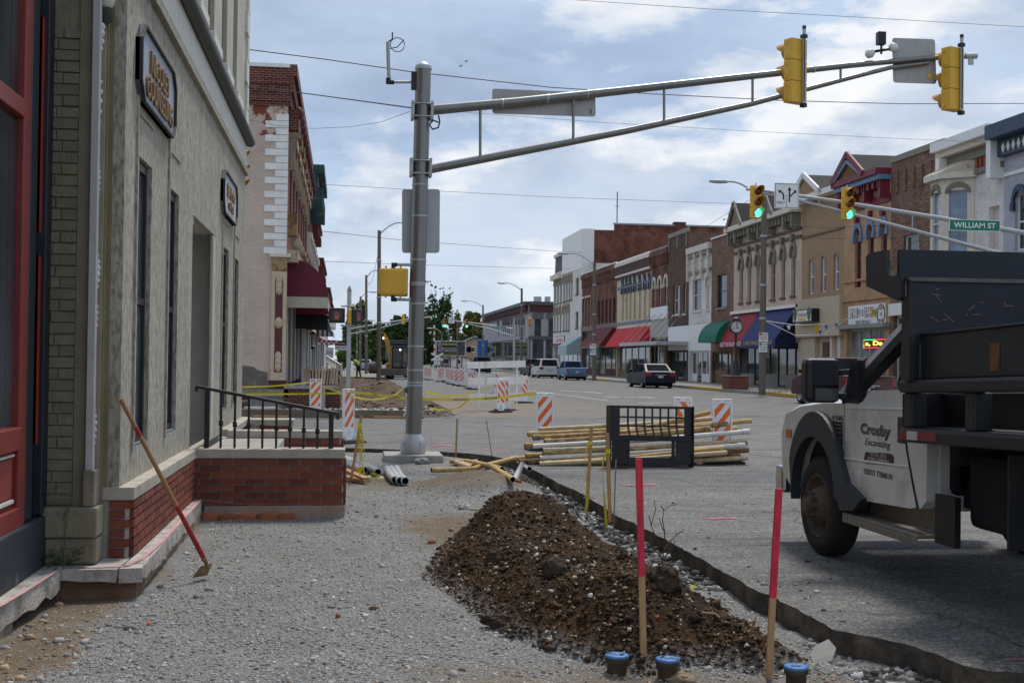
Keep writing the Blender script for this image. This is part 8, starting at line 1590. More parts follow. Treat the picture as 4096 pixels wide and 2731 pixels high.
def lane_sign(label, c, wdt, arrows=True):
    o = thing('lane_sign', label, 'sign', c); h = wdt/2; q = MB(); q.box(c.x-h, c.x+h, c.y, c.y+.01, c.z-h, c.z+h); q.build('plate', WHITEINK, o, bevel=.0); k = wdt; Y = c.y-.004
    q = MB()
    for a in ((-.47, .47, .455, .47), (-.47, .47, -.47, -.455), (-.47, -.455, -.455, .455), (.455, .47, -.455, .455)): q.box(c.x+a[0]*k, c.x+a[1]*k, Y, Y+.003, c.z+a[2]*k, c.z+a[3]*k)
    q.build('border', BLACKINK, o)
    part_box('lane_line', BLACKINK, o, c.x-.008*k, c.x+.008*k, Y, Y+.003, c.z-.45*k, c.z+.05*k)
    def st(name, P, w_):
        q = MB(); P = [(c.x+a*k, c.z+b_*k) for a, b_ in P]
        for (a, b_), (a2, b2) in zip(P[:-1], P[1:]): q.bar((a, Y, b_), (a2, Y, b2), .003, w_*k, up=(0, 0, 1)) if abs(a2-a) > abs(b2-b_)*.2 else q.bar((a, Y, b_), (a2, Y, b2), w_*k, .003, up=(0, 1, 0))
        return q
    def poly(P):
        q = MB(); q.prism([(a, b_) for a, b_ in P], lambda a, b_, d: Vector((c.x+a*k, Y+d, c.z+b_*k)), 0, .004); return q
    poly([(-.16, -.16), (-.10, -.16), (-.10, .03), (-.15, .12), (-.25, .19), (-.22, .23), (-.36, .20), (-.29, .08), (-.28, .13), (-.19, .08), (-.16, .02)]).build('left_arrow', BLACKINK, o)
    poly([(.08, -.25), (.14, -.25), (.14, .0), (.22, .10), (.30, .17), (.26, .22), (.40, .22), (.37, .08), (.34, .13), (.26, .07), (.165, -.04), (.14, .10), (.14, .22), (.19, .22), (.11, .36), (.03, .22), (.08, .22)]).build('through_right_arrow', BLACKINK, o)
    text('ONLY', .1*k, (c.x-.24*k, Y, c.z-.27*k), (1, 0, 0), (0, 0, 1), BLACKINK, o, width=.34*k, depth=.003); return o
lane_sign('white lane arrow sign on the far mast arm beside the left green signal', c, wdt)
def street_sign(label, pxs, Y, body):
    a, b_ = at(*pxs[0], Y=Y), at(*pxs[1], Y=Y); o = thing('street_sign', label, 'sign', (a.x, Y, b_.z)); part_box('border', WHITEINK, o, a.x, b_.x, Y, Y+.012, b_.z, a.z); part_box('face', pm('sign_green3', (.01, .17, .11), .5), o, a.x+.02, b_.x-.02, Y-.004, Y-.0005, b_.z+.02, a.z-.02)
    text(body, (a.z-b_.z)*.48, ((a.x+b_.x)/2, Y-.005, (a.z+b_.z)/2), (1, 0, 0), (0, 0, 1), WHITEINK, o, width=(b_.x-a.x)*.82, depth=.003, bold=.015); return o
street_sign('green WILLIAM ST sign on the far mast arm', ((3797, 876), (4001, 927)), WY-.12, 'WILLIAM ST')
# --- Mitchell Street signals
MY = 170; mm = thing('signal_pole', 'distant mast arm with small green signals before the grey corner building', 'signal pole', (at(2056, 1470, Y=MY).x, MY, .1)); p0_, p1_ = at(2056, 1480, Y=MY), at(2056, 1297, Y=MY)
q = MB(); q.tube([p0_, p1_], .16, 10); q.build('shaft', ARMG, mm); q = MB(); q.tube([at(2056, 1316, Y=MY), at(1960, 1300, Y=MY), at(1815, 1282, Y=MY)], [.1, .08, .06], 8); q.build('upper_arm', ARMG, mm); q = MB(); q.tube([at(2056, 1346, Y=MY), at(1960, 1315, Y=MY), at(1815, 1283, Y=MY)], [.09, .07, .05], 8); q.build('lower_arm', ARMG, mm)
for u, lab in ((1780, 'left distant green signal above the billboard'), (1867, 'right distant green signal before the olive tree')): o = signal_head(lab, 'distant green signals', 1.05); o.location = at(u, 1292 if u < 1800 else 1294, Y=MY-.4)
street_sign('distant green MITCHELL ST sign', ((1969, 1302), (2025, 1314)), MY-.3, 'MITCHELL ST'); lane_sign('distant white lane arrow sign between the far signals', at(1806, 1281, Y=MY-.3), .85)
for u, v, lab in ((2124, 1289, 'pair of yellow signals jutting before the tall white building'),): o = signal_head(lab, None, 1.1, False); o.location = at(u, v, Y=150); o.rotation_euler = (0, 0, R(-80));
o = signal_head('distant yellow signal back left of the big pole', None, 1.0, False); o.location = at(1613, 1278, Y=150); o.rotation_euler = (0, 0, R(170))
q = MB(); q.tube([at(1400, 1315, Y=150), at(1500, 1298, Y=150), at(1640, 1276, Y=150), at(1720, 1268, Y=150)], .09, 8); om = q.build('mast_arm', ARMG); tag(om, 'distant pale mast arm reaching past the left utility poles', 'mast arm'); q = MB(); q.tube([at(1400, 1335, Y=150), at(1500, 1317, Y=150), at(1640, 1282, Y=150)], .08, 8); q.build('lower_tube', ARMG, om); q = MB(); q.tube([at(1400, 1290, Y=150), at(1399, 1480, Y=150)], .14, 8); q.build('shaft', ARMG, om)
# --- left utility poles and wires
P1 = utility_pole('nearest wooden lamp pole on the left beside the excavator', (1515, 1517), (1517, 922), Z=.1, r=.17, lamp=(1610, 892), group='utility poles on the left side'); P2 = utility_pole('second wooden lamp pole on the left', (1465, 1494), (1465, 1101), Z=.1, r=.16, lamp=(1508, 1082), group='utility poles on the left side'); P3 = utility_pole('third wooden lamp pole on the left', (1441, 1482), (1442, 1186), Z=.1, r=.16, lamp=(1482, 1168), group='utility poles on the left side'); P4 = utility_pole('farthest thin lamp pole on the left', (1428, 1474), (1428, 1300), Z=.1, r=.15, lamp=(1475, 1281), group='utility poles on the left side')
def wire(label, pts_, r=.011): r *= .7; q = MB(); q.tube([at(u, v, Y=Y) for u, v, Y in pts_], r, 5, caps=False); return tag(q.build('wire', WIRE), label, 'wire', 'overhead wires')
wire('thick twisted cable across the sky behind the big pole', [(940, 192, 30), (1300, 238, 32), (1645, 288, 33), (1880, 314, 34), (2200, 350, 36), (2600, 376, 38), (3130, 403, 40), (3600, 416, 42), (4030, 415, 44), (4200, 414, 45)], .02)
wire('cable fastened to the big pole at the arm clamp', [(940, 338, 30), (1300, 385, 26), (1645, 432, 19.7)], .016); wire('slack thin wire from the pink parapet to the arm clamp', [(960, 470, 32), (1090, 500, 30), (1250, 515, 27), (1400, 508, 24), (1520, 490, 22), (1640, 447, 19.7)], .006)
wire('topmost wire crossing the upper right corner', [(2200, -6, 34), (2800, 35, 36), (3400, 68, 38), (4150, 112, 40)], .011); wire('thin wire just under the mast arm truss', [(1862, 450, 40), (2400, 490, 42), (3000, 525, 44), (3600, 555, 46), (4150, 578, 48)], .009); wire('long thin wire at the height of the sign plate', [(1290, 738, 40), (1610, 757, 42), (2200, 788, 46), (2850, 812, 52), (3370, 829, 56), (4150, 838, 60)], .010)
wire('faint wire towards the tall white building', [(1290, 925, 60), (1600, 960, 70), (2000, 990, 85), (2330, 1012, 100)], .018); wire('lower faint wire left of the tall white building', [(1290, 1045, 70), (1700, 1060, 85), (2280, 1076, 120)], .018); wire('service wire from the lamp pole down to the dark brick shops', [(3055, 895, 60), (2960, 960, 66), (2800, 1045, 80), (2600, 1110, 100), (2385, 1130, 125)], .018); wire('upper service wire from the lamp pole to the bay window', [(3060, 893, 60), (3300, 912, 58), (3600, 900, 55), (4000, 780, 50), (4150, 745, 48)], .016); wire('lower service wire from the lamp pole across the peach building', [(3060, 920, 60), (3300, 955, 58), (3600, 950, 55), (3900, 890, 50), (4150, 830, 47)], .016); wire('wire rising behind the left green signal', [(2640, 1000, 100), (2800, 920, 80), (2998, 800, 62)], .016)
wire('drooping wires between left lamp poles', [(1515, 1000, 90), (1490, 1120, 105), (1475, 1140, 115), (1465, 1110, 122)], .02)
for u, v, Y, lab in ((1865, 246, 30, 'small bird flying right of the big pole'), (1843, 265, 30, 'smaller bird below the other one'), (2897, 878, 70, 'dark bird perched on the wire left of the green signal'), (2920, 858, 70, 'upper bird perched on the wire near the green signal')):
    p = at(u, v, Y=Y); q = MB(); s_ = Y/30*.045; q.lathe([(.002, -1*s_), (.28*s_, -.3*s_), (.32*s_, .2*s_), (.2*s_, .7*s_), (.002, 1*s_)], p, 8, M=Matrix.Rotation(1.0, 3, 'Y')); q.add([p, p+Vector((s_*1.3, 0, s_*.9)), p+Vector((s_*.5, 0, -.1*s_)), p+Vector((-s_*1.2, .01, s_*.6)), p+Vector((-s_*.4, 0, -.1*s_))], [(0, 1, 2), (0, 3, 4)]); tag(q.build('bird', BLACKP), lab, 'bird')
# --- R0 grey corner building beyond Mitchell Street
b = Bld('grey_corner_building', 'grey painted corner building with maroon bracketed cornice far down the street', 1935, 2112, 1212, GREYB, 1352)
for x in (1990, 2010, 2018, 2026, 2034, 2044, 2062, 2073, 2082, 2093): b.win(x, x+4, 1280-(x-1990)*.05, 1345, frame=pm('grey_trim', (.12, .12, .125), .6), hood='arch', hoodm=pm('grey_trim', (.12, .12, .125)))
b.finish(depth=12); b.shop(b.zs, 7, pm('pale_grey_post', (.35, .35, .36), .7), DKTRIM, .4); b.band('cornice', b.zt-.3, b.zt+.2, .7, pm('slate_cornice', (.09, .09, .095), .6)); b.corbels(b.zt-1.2, b.zt-.31, .5, 1.0, .4, pm('maroon_bracket', (.08, .02, .02), .6)); b.band('frieze', b.zt-1.5, b.zt-1.3, .2, pm('slate_cornice', (.09, .09, .095)))
yy = b.yn; part_box('side_cornice', pm('slate_cornice', (.09, .09, .095)), b.o, XR, XR+12, yy-.5, yy+.0, b.zt-.3, b.zt+.2); part_box('side_frieze', pm('maroon_bracket', (.08, .02, .02)), b.o, XR+.1, XR+12, yy-.25, yy+.0, b.zt-1.3, b.zt-.31)
for u in (2136, 2192): c = at(u+15, 1306, Y=yy-.05); q = MB(); q.box(c.x-.45, c.x+.45, yy-.06, yy+.0, c.z-1.3, c.z+1.1); wo_ = q.build('side_window', GLASS, b.o); part_box('hood', pm('grey_trim', (.12, .12, .125)), wo_, c.x-.8, c.x+.8, yy-.12, yy-.061, c.z+1.1, c.z+1.9); part_box('sill', BURG, wo_, c.x-.65, c.x+.65, yy-.15, yy-.061, c.z-1.5, c.z-1.3)
z_ = b.zs; part_box('side_shopfront', PB, b.o, XR+.2, XR+12, yy-.06, yy-.0, .2, z_-.2); part_box('side_shop_cornice', pm('slate_cornice', (.09, .09, .095)), b.o, XR, XR+12, yy-.3, yy-.0, z_-.2, z_+.3)
for i in range(4): x = XR+.3+i*1.9; part_box('side_post', pm('pale_grey_post', (.35, .35, .36)), b.o, x, x+.3, yy-.14, yy-.061, .2, z_-.2)
for u, w_ in ((2150, 1.0), (2190, .7)): c = at(u, 1203, Y=yy+3); part_box('roof_unit', pm('pale_grey_post', (.35, .35, .36)), b.o, c.x-w_/2, c.x+w_/2, yy+2.5, yy+3.5, b.zt-.2, c.z+.6)
# --- billboard and houses at the end of the street
BY = 235; a, c_ = at(1743, 1362, Y=BY), at(1862, 1424, Y=BY); o = thing('billboard', 'black and gold billboard congratulating seniors at the street end', 'billboard', (a.x, BY, 0)); part_box('frame', WHITEINK, o, a.x, c_.x, BY, BY+.3, c_.z, a.z); part_box('panel', pm('board_black', (.012, .013, .018), .5), o, a.x+.15, c_.x-.15, BY-.03, BY-.002, c_.z+.15, a.z-.15)
wb2, hb2 = c_.x-a.x, a.z-c_.z
def bt_(s_, fx, fz, h, wd, mt): text(s_, h*hb2, (a.x+fx*wb2, BY-.035, c_.z+fz*hb2), (1, 0, 0), (0, 0, 1), mt, o, width=wd*wb2, depth=.01)
part_box('gold_bar', pm('gold_bar', (.5, .42, .08), .6), o, a.x+.2*wb2, a.x+.72*wb2, BY-.034, BY-.031, c_.z+.70*hb2, c_.z+.84*hb2); bt_('EAST NOBLE KNIGHTS', .46, .77, .085, .5, BLACKINK); bt_('CONGRATULATIONS', .37, .50, .11, .6, WHITEINK); bt_('2020 SENIORS', .37, .34, .13, .6, WHITEINK); bt_('KNIGHTS TO REMEMBER', .38, .15, .09, .64, pm('gold_ink', (.55, .4, .05), .6))
q = MB(); q.prism([(.06, .62), (.06, .88), (.13, .93), (.20, .88), (.20, .66), (.13, .58)], lambda x, z, d: Vector((a.x+x*wb2, BY-.034+d, c_.z+z*hb2)), -.004, 0); q.build('shield_emblem', pm('shield_grey', (.25, .25, .26), .5), o); q = MB(); q.prism([(.76, .12), (.95, .12), (.95, .85), (.86, .92), (.77, .7)], lambda x, z, d: Vector((a.x+x*wb2, BY-.034+d, c_.z+z*hb2)), -.004, 0); q.build('armour_picture', pm('armour_grey', (.10, .10, .115), .5, .5, .8), o)
for t in (.12, .5, .88): part_box('post', POLEW, o, a.x+t*wb2-.12, a.x+t*wb2+.12, BY+.05, BY+.25, 0, c_.z)
def house(label, u0, u1, v_eave, v_peak, Y, wall, roof, wins, depth=9, name='house'):
    a, c_ = at(u0, v_eave, Y=Y), at(u1, v_eave, Y=Y); pk = at((u0+u1)/2, v_peak, Y=Y).z; o = thing(name, label, 'house', (a.x, Y, 0)); q = MB(); q.prism([(a.x, -.3), (c_.x, -.3), (c_.x, a.z), ((a.x+c_.x)/2, pk), (a.x, a.z)], lambda x, z, d: Vector((x, Y+d, z)), 0, depth); q.build('wall', wall, o); m_ = (a.x+c_.x)/2
    for sg, xe in ((-1, a.x-.4), (1, c_.x+.4)): q = MB(); q.add([(xe, Y-.4, a.z-.15), (m_, Y-.4, pk+.1), (m_, Y+depth, pk+.1), (xe, Y+depth, a.z-.15), (xe, Y-.4, a.z-.3), (m_, Y-.4, pk-.08)], [(0, 1, 2, 3), (0, 1, 5, 4)]); q.build('roof', roof, o)
    for (u, v0, v1, w_) in wins: c = at(u, v0, Y=Y); z0 = at(u, v1, Y=Y).z; q = MB(); q.box(c.x-w_/2, c.x+w_/2, Y-.06, Y-.001, z0, c.z); wo_ = q.build('window', WHT, o); part_box('pane', GLASS, wo_, c.x-w_/2+.12, c.x+w_/2-.12, Y-.07, Y-.061, z0+.12, c.z-.12)
    return o
house('peach gabled house right of the billboard', 1862, 1938, 1365, 1348, 245, pm('peach_siding', (.42, .28, .21), .8), pm('grey_shingle', (.09, .095, .09), .9), [(1868, 1386, 1409, 1.7), (1884, 1386, 1409, 1.7)])
house('low white house with grey roof under the billboard', 1800, 1880, 1432, 1424, 241, WHT, pm('grey_shingle', (.09, .095, .09)), [(1834, 1436, 1457, 1.0)], 6); house('tan house behind the billboard posts', 1762, 1800, 1428, 1418, 243, pm('tan_siding', (.38, .28, .18), .8), pm('grey_shingle', (.09, .095, .09)), [(1783, 1432, 1456, 1.4)], 6)
xp = at(1740, 1478, Z=0); o = thing('crossing_sign', 'railway crossing sign post with red and white gate arm', 'sign', xp); zc = at(1749, 1427, Y=xp.y).z; q = MB(); q.tube([xp, (xp.x, xp.y, zc+1)], .12, 8); q.build('post', GALV, o)
for sg in (-1, 1): q = MB(); q.bar((xp.x+.3-.9, xp.y-.1-sg*.02, zc-.55*sg), (xp.x+.3+.9, xp.y-.1-sg*.02, zc+.55*sg), .04, .26); q.build('crossbuck', WHITEINK, o)
lane_sign('small far lane sign under the railway crossbuck', at(1748, 1447, Y=xp.y-.15), .95)
g0 = at(1738, 1430, Y=xp.y); g1 = at(1737, 1300, Y=xp.y)
for i in range(10): q = MB(); q.tube([vl(g0, g1, i/10), vl(g0, g1, (i+1)/10)], .12, 6); q.build('gate_band', WHITEINK if i % 2 else pm('gate_red', (.4, .04, .04), .6), o)
bs = at(1922, 1392, Y=200); o = thing('hanging_sign', 'blue rounded shop sign before the far grey building', 'sign', bs); q = MB(); q.box(bs.x-.5, bs.x+1.2, 200, 200.3, bs.z-1.8, bs.z+1.4); q.build('board', pm('sign_blue3', (.03, .13, .4), .5), o, bevel=.2)
# --- trees
BARK = pm('bark', (.075, .06, .045), .95, .3, 4, .5, 20)
def tree(label, u, v_base, u0, u1, v0, v1, Y, leaf, n=2600, sz=.34, seed=1, bare=0, Z=0):
    p = at(u, v_base, Y=Y); p.z = Z; L0, L1 = at(u0, v0, Y=Y), at(u1, v1, Y=Y); cx, cz, rx, rz = (L0.x+L1.x)/2, (L0.z+L1.z)/2, abs(L1.x-L0.x)/2, abs(L0.z-L1.z)/2; r_ = random.Random(seed); o = thing('tree', label, 'tree', p, group='trees at the end of the street')
    q = MB(); q.tube([p, Vector((lerp(p.x, cx, .3), Y, lerp(0, cz, .45))), Vector((cx, Y, cz))], [rx*.07, rx*.055, rx*.03], 8)
    tips = []
    for i in range(16):
        a = r_.uniform(0, 6.28); b0 = vl((lerp(p.x, cx, .3), Y, cz-rz*.75), (cx, Y, cz+rz*.2), r_.random()); e = Vector((cx+rx*.8*math.cos(a)*r_.uniform(.4, 1), Y+rx*.8*math.sin(a)*r_.uniform(.3, 1), cz+rz*r_.uniform(-.4, .9))); mid = vl(b0, e, .5)+Vector((0, 0, rz*.08)); q.tube([b0, mid, e], [rx*.025, rx*.014, rx*.004], 5, caps=False); tips.append(e)
        for j in range(5 if bare else 2): e2 = e+Vector((r_.uniform(-1, 1)*rx*.35, r_.uniform(-1, 1)*rx*.3, r_.uniform(-.1, .45)*rz)); q.tube([mid if j % 2 else vl(mid, e, .6), e2], [rx*.008, rx*.0025], 4, caps=False); tips.append(e2)
    q.build('trunk', BARK, o)
    cl = [(Vector((cx+rx*.75*math.cos(a)*d, Y+rx*.75*math.sin(a)*d, cz+rz*.8*h)), r_.uniform(.22, .42)) for a, d, h in [(r_.uniform(0, 6.28), r_.random()**.5, r_.uniform(-.95, 1)) for _ in range(26)] if (d*.85)**2+h*h < 1.15]
    V_, F_ = [], []
    for i in range(n):
        c, k = cl[r_.randrange(len(cl))] if r_.random() > .12*bare else (tips[r_.randrange(len(tips))], .18); d = Vector((r_.gauss(0, 1), r_.gauss(0, 1), r_.gauss(0, 1))).normalized()*(r_.random()**.4); c2 = c+Vector((d.x*rx*k, d.y*rx*k, d.z*rz*k)); s_ = sz*r_.uniform(.5, 1.3); e = Vector((r_.gauss(0, 1), r_.gauss(0, 1), r_.gauss(0, 1))).normalized(); f_ = e.cross(Vector((r_.gauss(0, 1), r_.gauss(0, 1), r_.gauss(0, 1)))).normalized(); k0 = len(V_); V_ += [c2-e*s_, c2+f_*s_*.55, c2+e*s_, c2-f_*s_*.55]; F_.append((k0, k0+1, k0+2, k0+3))
    q = MB(); q.add(V_, F_); q.build('crown', leaf, o, fixn=False); return o
def leafm(name, col): return pm(name, col, .65, .25, .6, island=.35, spec=.2)
G1, G2, G3, G4 = leafm('leaf_mid', (.075, .125, .032)), leafm('leaf_dark', (.045, .085, .025)), leafm('leaf_olive', (.12, .115, .035)), leafm('leaf_bright', (.10, .17, .035))
tree('leafy green tree behind the slim pedestrian post', 1430, 1485, 1375, 1478, 1198, 1460, 190, G1, 4200, .42, 1); tree('low bright green shrubby tree by the far left signs', 1375, 1485, 1345, 1405, 1395, 1480, 150, G4, 1500, .28, 2); tree('broad green tree left of the excavator arm', 1500, 1485, 1455, 1545, 1280, 1470, 230, G1, 3000, .45, 3); tree('dark green tree behind the excavator cab', 1590, 1485, 1535, 1660, 1262, 1450, 210, G2, 4200, .45, 4); tree('bright green tree peeking left of the big pole', 1640, 1480, 1600, 1690, 1300, 1460, 240, G1, 2600, .45, 5); tree('small far tree touching the big pole edge', 1660, 1480, 1635, 1700, 1155, 1330, 260, G2, 1600, .45, 8)
tree('tall half bare tree right of the big pole', 1745, 1478, 1700, 1812, 1168, 1400, 250, G2, 1700, .4, 6, 1); tree('dark leafy tree behind the crossing sign', 1725, 1478, 1690, 1765, 1235, 1470, 262, G2, 3200, .45, 7); tree('thin pale budding tree above the billboard', 1815, 1478, 1790, 1850, 1245, 1370, 262, G3, 900, .35, 9, 1); tree('round olive tree behind the peach house', 1890, 1478, 1848, 1936, 1238, 1380, 275, G3, 3400, .45, 10)
for i, (u, w_, Y_, lf) in enumerate(((1415, 90, 330, G2), (1490, 110, 340, G1), (1570, 120, 330, G2), (1660, 120, 350, G1), (1750, 120, 345, G2), (1840, 110, 340, G1), (1920, 90, 335, G2))): tree(['dark backdrop tree at the left end of the far tree line', 'backdrop tree second from the left in the far tree line', 'backdrop tree third in the far tree line behind the digger', 'backdrop tree in the middle of the far tree line', 'backdrop tree behind the billboard in the far tree line', 'backdrop tree behind the peach house in the far tree line', 'backdrop tree at the right end of the far tree line'][i], u, 1475, u-w_/2, u+w_/2, 1330, 1475, Y_, lf, 2200, .75, 20+i)
# --- vehicles along the right kerb
CGL = glassm('car_glass', (.010, .012, .014), .3, None, .0); TAILR = pm('tail_lamp', (.35, .012, .02), .25, .05); PLATE = pm('number_plate', (.5, .52, .55), .5)
def car(label, name, rear_left, color, L_=5.0, hw=.92, belt=.95, roof=1.45, hood=.95, trunk=1.0, rear_top=.85, front_top=1.2, rear_slope=.75, wheel=.33, pick=False, cat='car', group=None, flip=False):
    """local: y forward from the rear bumper, x centred"""
    p = at(*rear_left, Z=0) if not isinstance(rear_left, Vector) else rear_left; o = thing(name, label, cat, (p.x+hw-.08, p.y-1.0, 0), math.pi if flip else 0, group=group); paint = pm('paint_'+name+'_'+label[:9].replace(' ', '_'), color, .42, .04, 3, spec=.25)
    prof = [(0.02, .30), (0.0, .55), (.06, trunk-.06), (.15, trunk), (.9, trunk+.03), (1.1, belt), (L_-1.6, belt), (L_-.5, hood-.08), (L_-.05, hood-.25), (L_, .45), (L_-.05, .25)]
    if pick: prof = [(0.02, .42), (0.0, .6), (.03, trunk), (1.9, trunk), (1.95, belt), (L_-1.6, belt), (L_-.5, hood-.06), (L_-.05, hood-.2), (L_, .5), (L_-.05, .35)]
    q = MB(); q.prism(prof, lambda a, b_, d: Vector((d*(1-.03*max(0, b_-.6)), a, b_)), -hw, hw); body = q.build('body', paint, o, local=True, bevel=.05)
    y0, y1 = (rear_top, L_-2.2) if not pick else (2.0, L_-2.0); y0b = y0-rear_slope if not pick else 1.95; yf = y1+.95; tw = hw*.80; bw_ = hw*.955
    V_ = [(-bw_, y0b, belt-.02), (bw_, y0b, belt-.02), (bw_, yf, belt-.02), (-bw_, yf, belt-.02), (-tw, y0, roof), (tw, y0, roof), (tw, y1, roof), (-tw, y1, roof)]
    q = MB(); q.add(V_, [(0, 1, 5, 4), (1, 2, 6, 5), (2, 3, 7, 6), (3, 0, 4, 7), (4, 5, 6, 7)]); q.build('cabin', paint, o, local=True, bevel=.06)
    V_ = [Vector(v) for v in V_]
    def pane(idx, m_=.12, off=.012, cut=None):
        a, b_, c, d = [V_[i] for i in idx]; ctr = (a+b_+c+d)/4; n_ = (b_-a).cross(d-a).normalized()
        if n_.dot(ctr-Vector((0, L_/2, .8))) < 0: n_ = -n_
        P = []
        for s_, t_ in ((m_, m_*.8), (1-m_, m_*.8), (1-m_, 1-m_*1.1), (m_, 1-m_*1.1)): P.append((a*(1-s_)+b_*s_)*(1-t_)+(d*(1-s_)+c*s_)*t_+n_*off)
        return P
    q = MB(); q.add(pane((0, 1, 5, 4), .10), [(0, 1, 2, 3)]); q.build('rear_window', CGL, o, local=True)
    for idx in ((3, 0, 4, 7), (1, 2, 6, 5)):
        P = pane(idx, .06); m0, m1 = (P[0]+P[1])/2, (P[2]+P[3])/2; dd = (P[1]-P[0]).normalized()*.05
        for quad in ([P[0], m0-dd, m1-dd, P[3]], [m0+dd, P[1], P[2], m1+dd]): q = MB(); q.add(quad, [(0, 1, 2, 3)]); q.build('side_window', CGL, o, local=True)
    q = MB(); q.add(pane((2, 3, 7, 6), .08), [(0, 1, 2, 3)]); q.build('windscreen', CGL, o, local=True)
    for y in (1.0, L_-.95):
        for sg in (-1, 1):
            M = Matrix.Rotation(-sg*-math.pi/2, 3, 'Y'); q = MB(); q.lathe([(wheel*.6, -.2), (wheel*.95, -.2), (wheel, -.16), (wheel, -.03), (wheel*.94, .0), (wheel*.66, .005)], (sg*(hw+.005), y, wheel), 22, M=M, caps=False); w__ = q.build('wheel', TYRE, o, local=True); q = MB(); q.lathe([(.002, -.02), (wheel*.2, -.01), (wheel*.55, -.05), (wheel*.67, .004)], (sg*(hw+.005), y, wheel), 18, M=M, caps=False); q.build('rim', GALV, w__, local=True)
    lampz = trunk-.17 if not pick else trunk-.2
    for sg in (-1, 1): q = MB(); xa_, xb_ = sorted((sg*(hw*.98), sg*(hw*.60 if not pick else hw*.84))); q.box(xa_, xb_, -.025, .12, lampz-(.12 if not pick else .2), lampz+.08); q.build('tail_lamp', TAILR, o, local=True, bevel=.015)
    q = MB(); q.box(-.16, .16, -.035, -.01, .62, .76); q.build('number_plate', PLATE, o, local=True); q = MB(); q.box(-hw*.97, hw*.97, -.06, .1, .30, .50); q.build('bumper', paint if not pick else pm('dark_bumper', (.1, .12, .16), .5), o, local=True, bevel=.04)
    q = MB(); q.box(-hw+.1, hw-.1, .3, L_-.4, .12, .3); q.build('underbody', DARK, o, local=True); q = MB(); q.box(-.35, .35, -.045, -.02, .79, .82); q.build('chrome_strip', CHROME, o, local=True)
    for sg in (-1, 1): q = MB(); xm = sg*(hw+.1); q.box(xm-.09, xm+.09, yf-.35, yf-.2, belt-.02, belt+.15); q.build('door_mirror', paint, o, local=True, bevel=.03)
    return o
G_ = 'vehicles parked along the right kerb'
car('dark blue sedan parked nearest on the right kerb', 'sedan', (2571, 1551), (.008, .012, .022), 5.05, .92, .95, 1.46, .92, 1.02, 1.3, 1.2, 1.05, .33, group=G_)
car('light blue pickup truck parked behind the white minivan', 'pickup_truck', (2262, 1520), (.10, .20, .36), 4.9, .88, 1.0, 1.58, .98, 1.02, wheel=.34, pick=True, cat='truck', group=G_)
car('white minivan parked between dark suv and blue pickup', 'minivan', (2153, 1511), (.58, .57, .54), 5.1, .98, 1.05, 1.74, 1.0, 1.08, .4, 1.2, .32, .34, group=G_)
car('black suv parked farthest in the line on the right', 'suv', (2113, 1505), (.010, .010, .011), 4.8, .94, 1.08, 1.74, 1.02, 1.1, .35, 1.2, .28, .36, group=G_)
car('dark blue van driving away beyond the white barrier', 'van', (1900, 1491), (.014, .022, .05), 5.2, .98, 1.15, 1.95, 1.05, 1.15, .3, 1.2, .2, .36, cat='van')
pv = at(3395, 1430, Z=1.82); car('maroon pickup parked behind the dump truck mirror', 'pickup_truck', Vector((pv.x-1.0, pv.y-1.2, 0)), (.07, .012, .018), 5.4, .98, 1.22, 1.82, 1.1, 1.15, wheel=.38, pick=True, cat='truck', group=G_)
pv = at(1432, 1484, Z=0); car('small pale car far behind the bending worker', 'car', Vector((pv.x, pv.y, 0)), (.3, .38, .45), 4.6, .9, group=None)
# --- excavator, far dump truck and workers
EY = 96; EYEL = pm('machine_yellow', (.50, .27, .03), .5, .15, 3); ex = thing('excavator', 'yellow excavator with dark glass cab working in the torn-up footway', 'excavator', at(1600, 1515, Y=EY)); X_ = lambda u: at(u, 1450, Y=EY).x; Z_ = lambda v, u=1580: at(u, v, Y=EY).z
for u0, u1 in ((1545, 1578), (1628, 1660)): q = MB(); q.box(X_(u0), X_(u1), EY-.2, EY+3.2, .02, Z_(1496)); q.build('track', RUBBER, ex, bevel=.15)
q = MB(); q.box(X_(1522), X_(1668), EY-1.0, EY-.85, Z_(1502), Z_(1474)); q.build('blade', pm('dirty_steel', (.13, .11, .09), .7, .3, 2), ex, bevel=.03); q = MB(); q.box(X_(1548), X_(1672), EY, EY+3.0, Z_(1480), Z_(1452)); q.build('house', EYEL, ex, bevel=.1)
q = MB(); q.box(X_(1600), X_(1672), EY+1, EY+3.2, Z_(1452), Z_(1418)); q.build('engine_cover', EYEL, ex, bevel=.12)
cabx0, cabx1 = X_(1567), X_(1632); q = MB(); zc0, zc1 = Z_(1474), Z_(1392)
for x in (cabx0, (cabx0+cabx1)/2+.1, cabx1-.1): q.box(x, x+.1, EY-.25, EY-.15, zc0, zc1); q.box(x, x+.1, EY+1.1, EY+1.2, zc0, zc1)
q.box(cabx0, cabx1, EY-.25, EY+1.2, zc1, zc1+.12); q.box(cabx0, cabx1, EY-.25, EY+1.2, zc0-.1, zc0+.15); q.build('cab_frame', BLACKP, ex); part_box('cab_glass', glassm('cab_tint', (.03, .035, .04), .03, .35), ex, cabx0+.05, cabx1-.05, EY-.2, EY-.19, zc0, zc1); part_box('cab_back', DARK, ex, cabx0+.1, cabx1-.1, EY+.9, EY+1.1, zc0, zc1-.2)
bm_ = [at(1566, 1475, Y=EY), at(1562, 1420, Y=EY), at(1548, 1365, Y=EY), at(1532, 1335, Y=EY)]
q = MB()
for a, b_ in zip(bm_[:-1], bm_[1:]): q.bar(a, b_, .35, .3, up=(0, 1, 0))
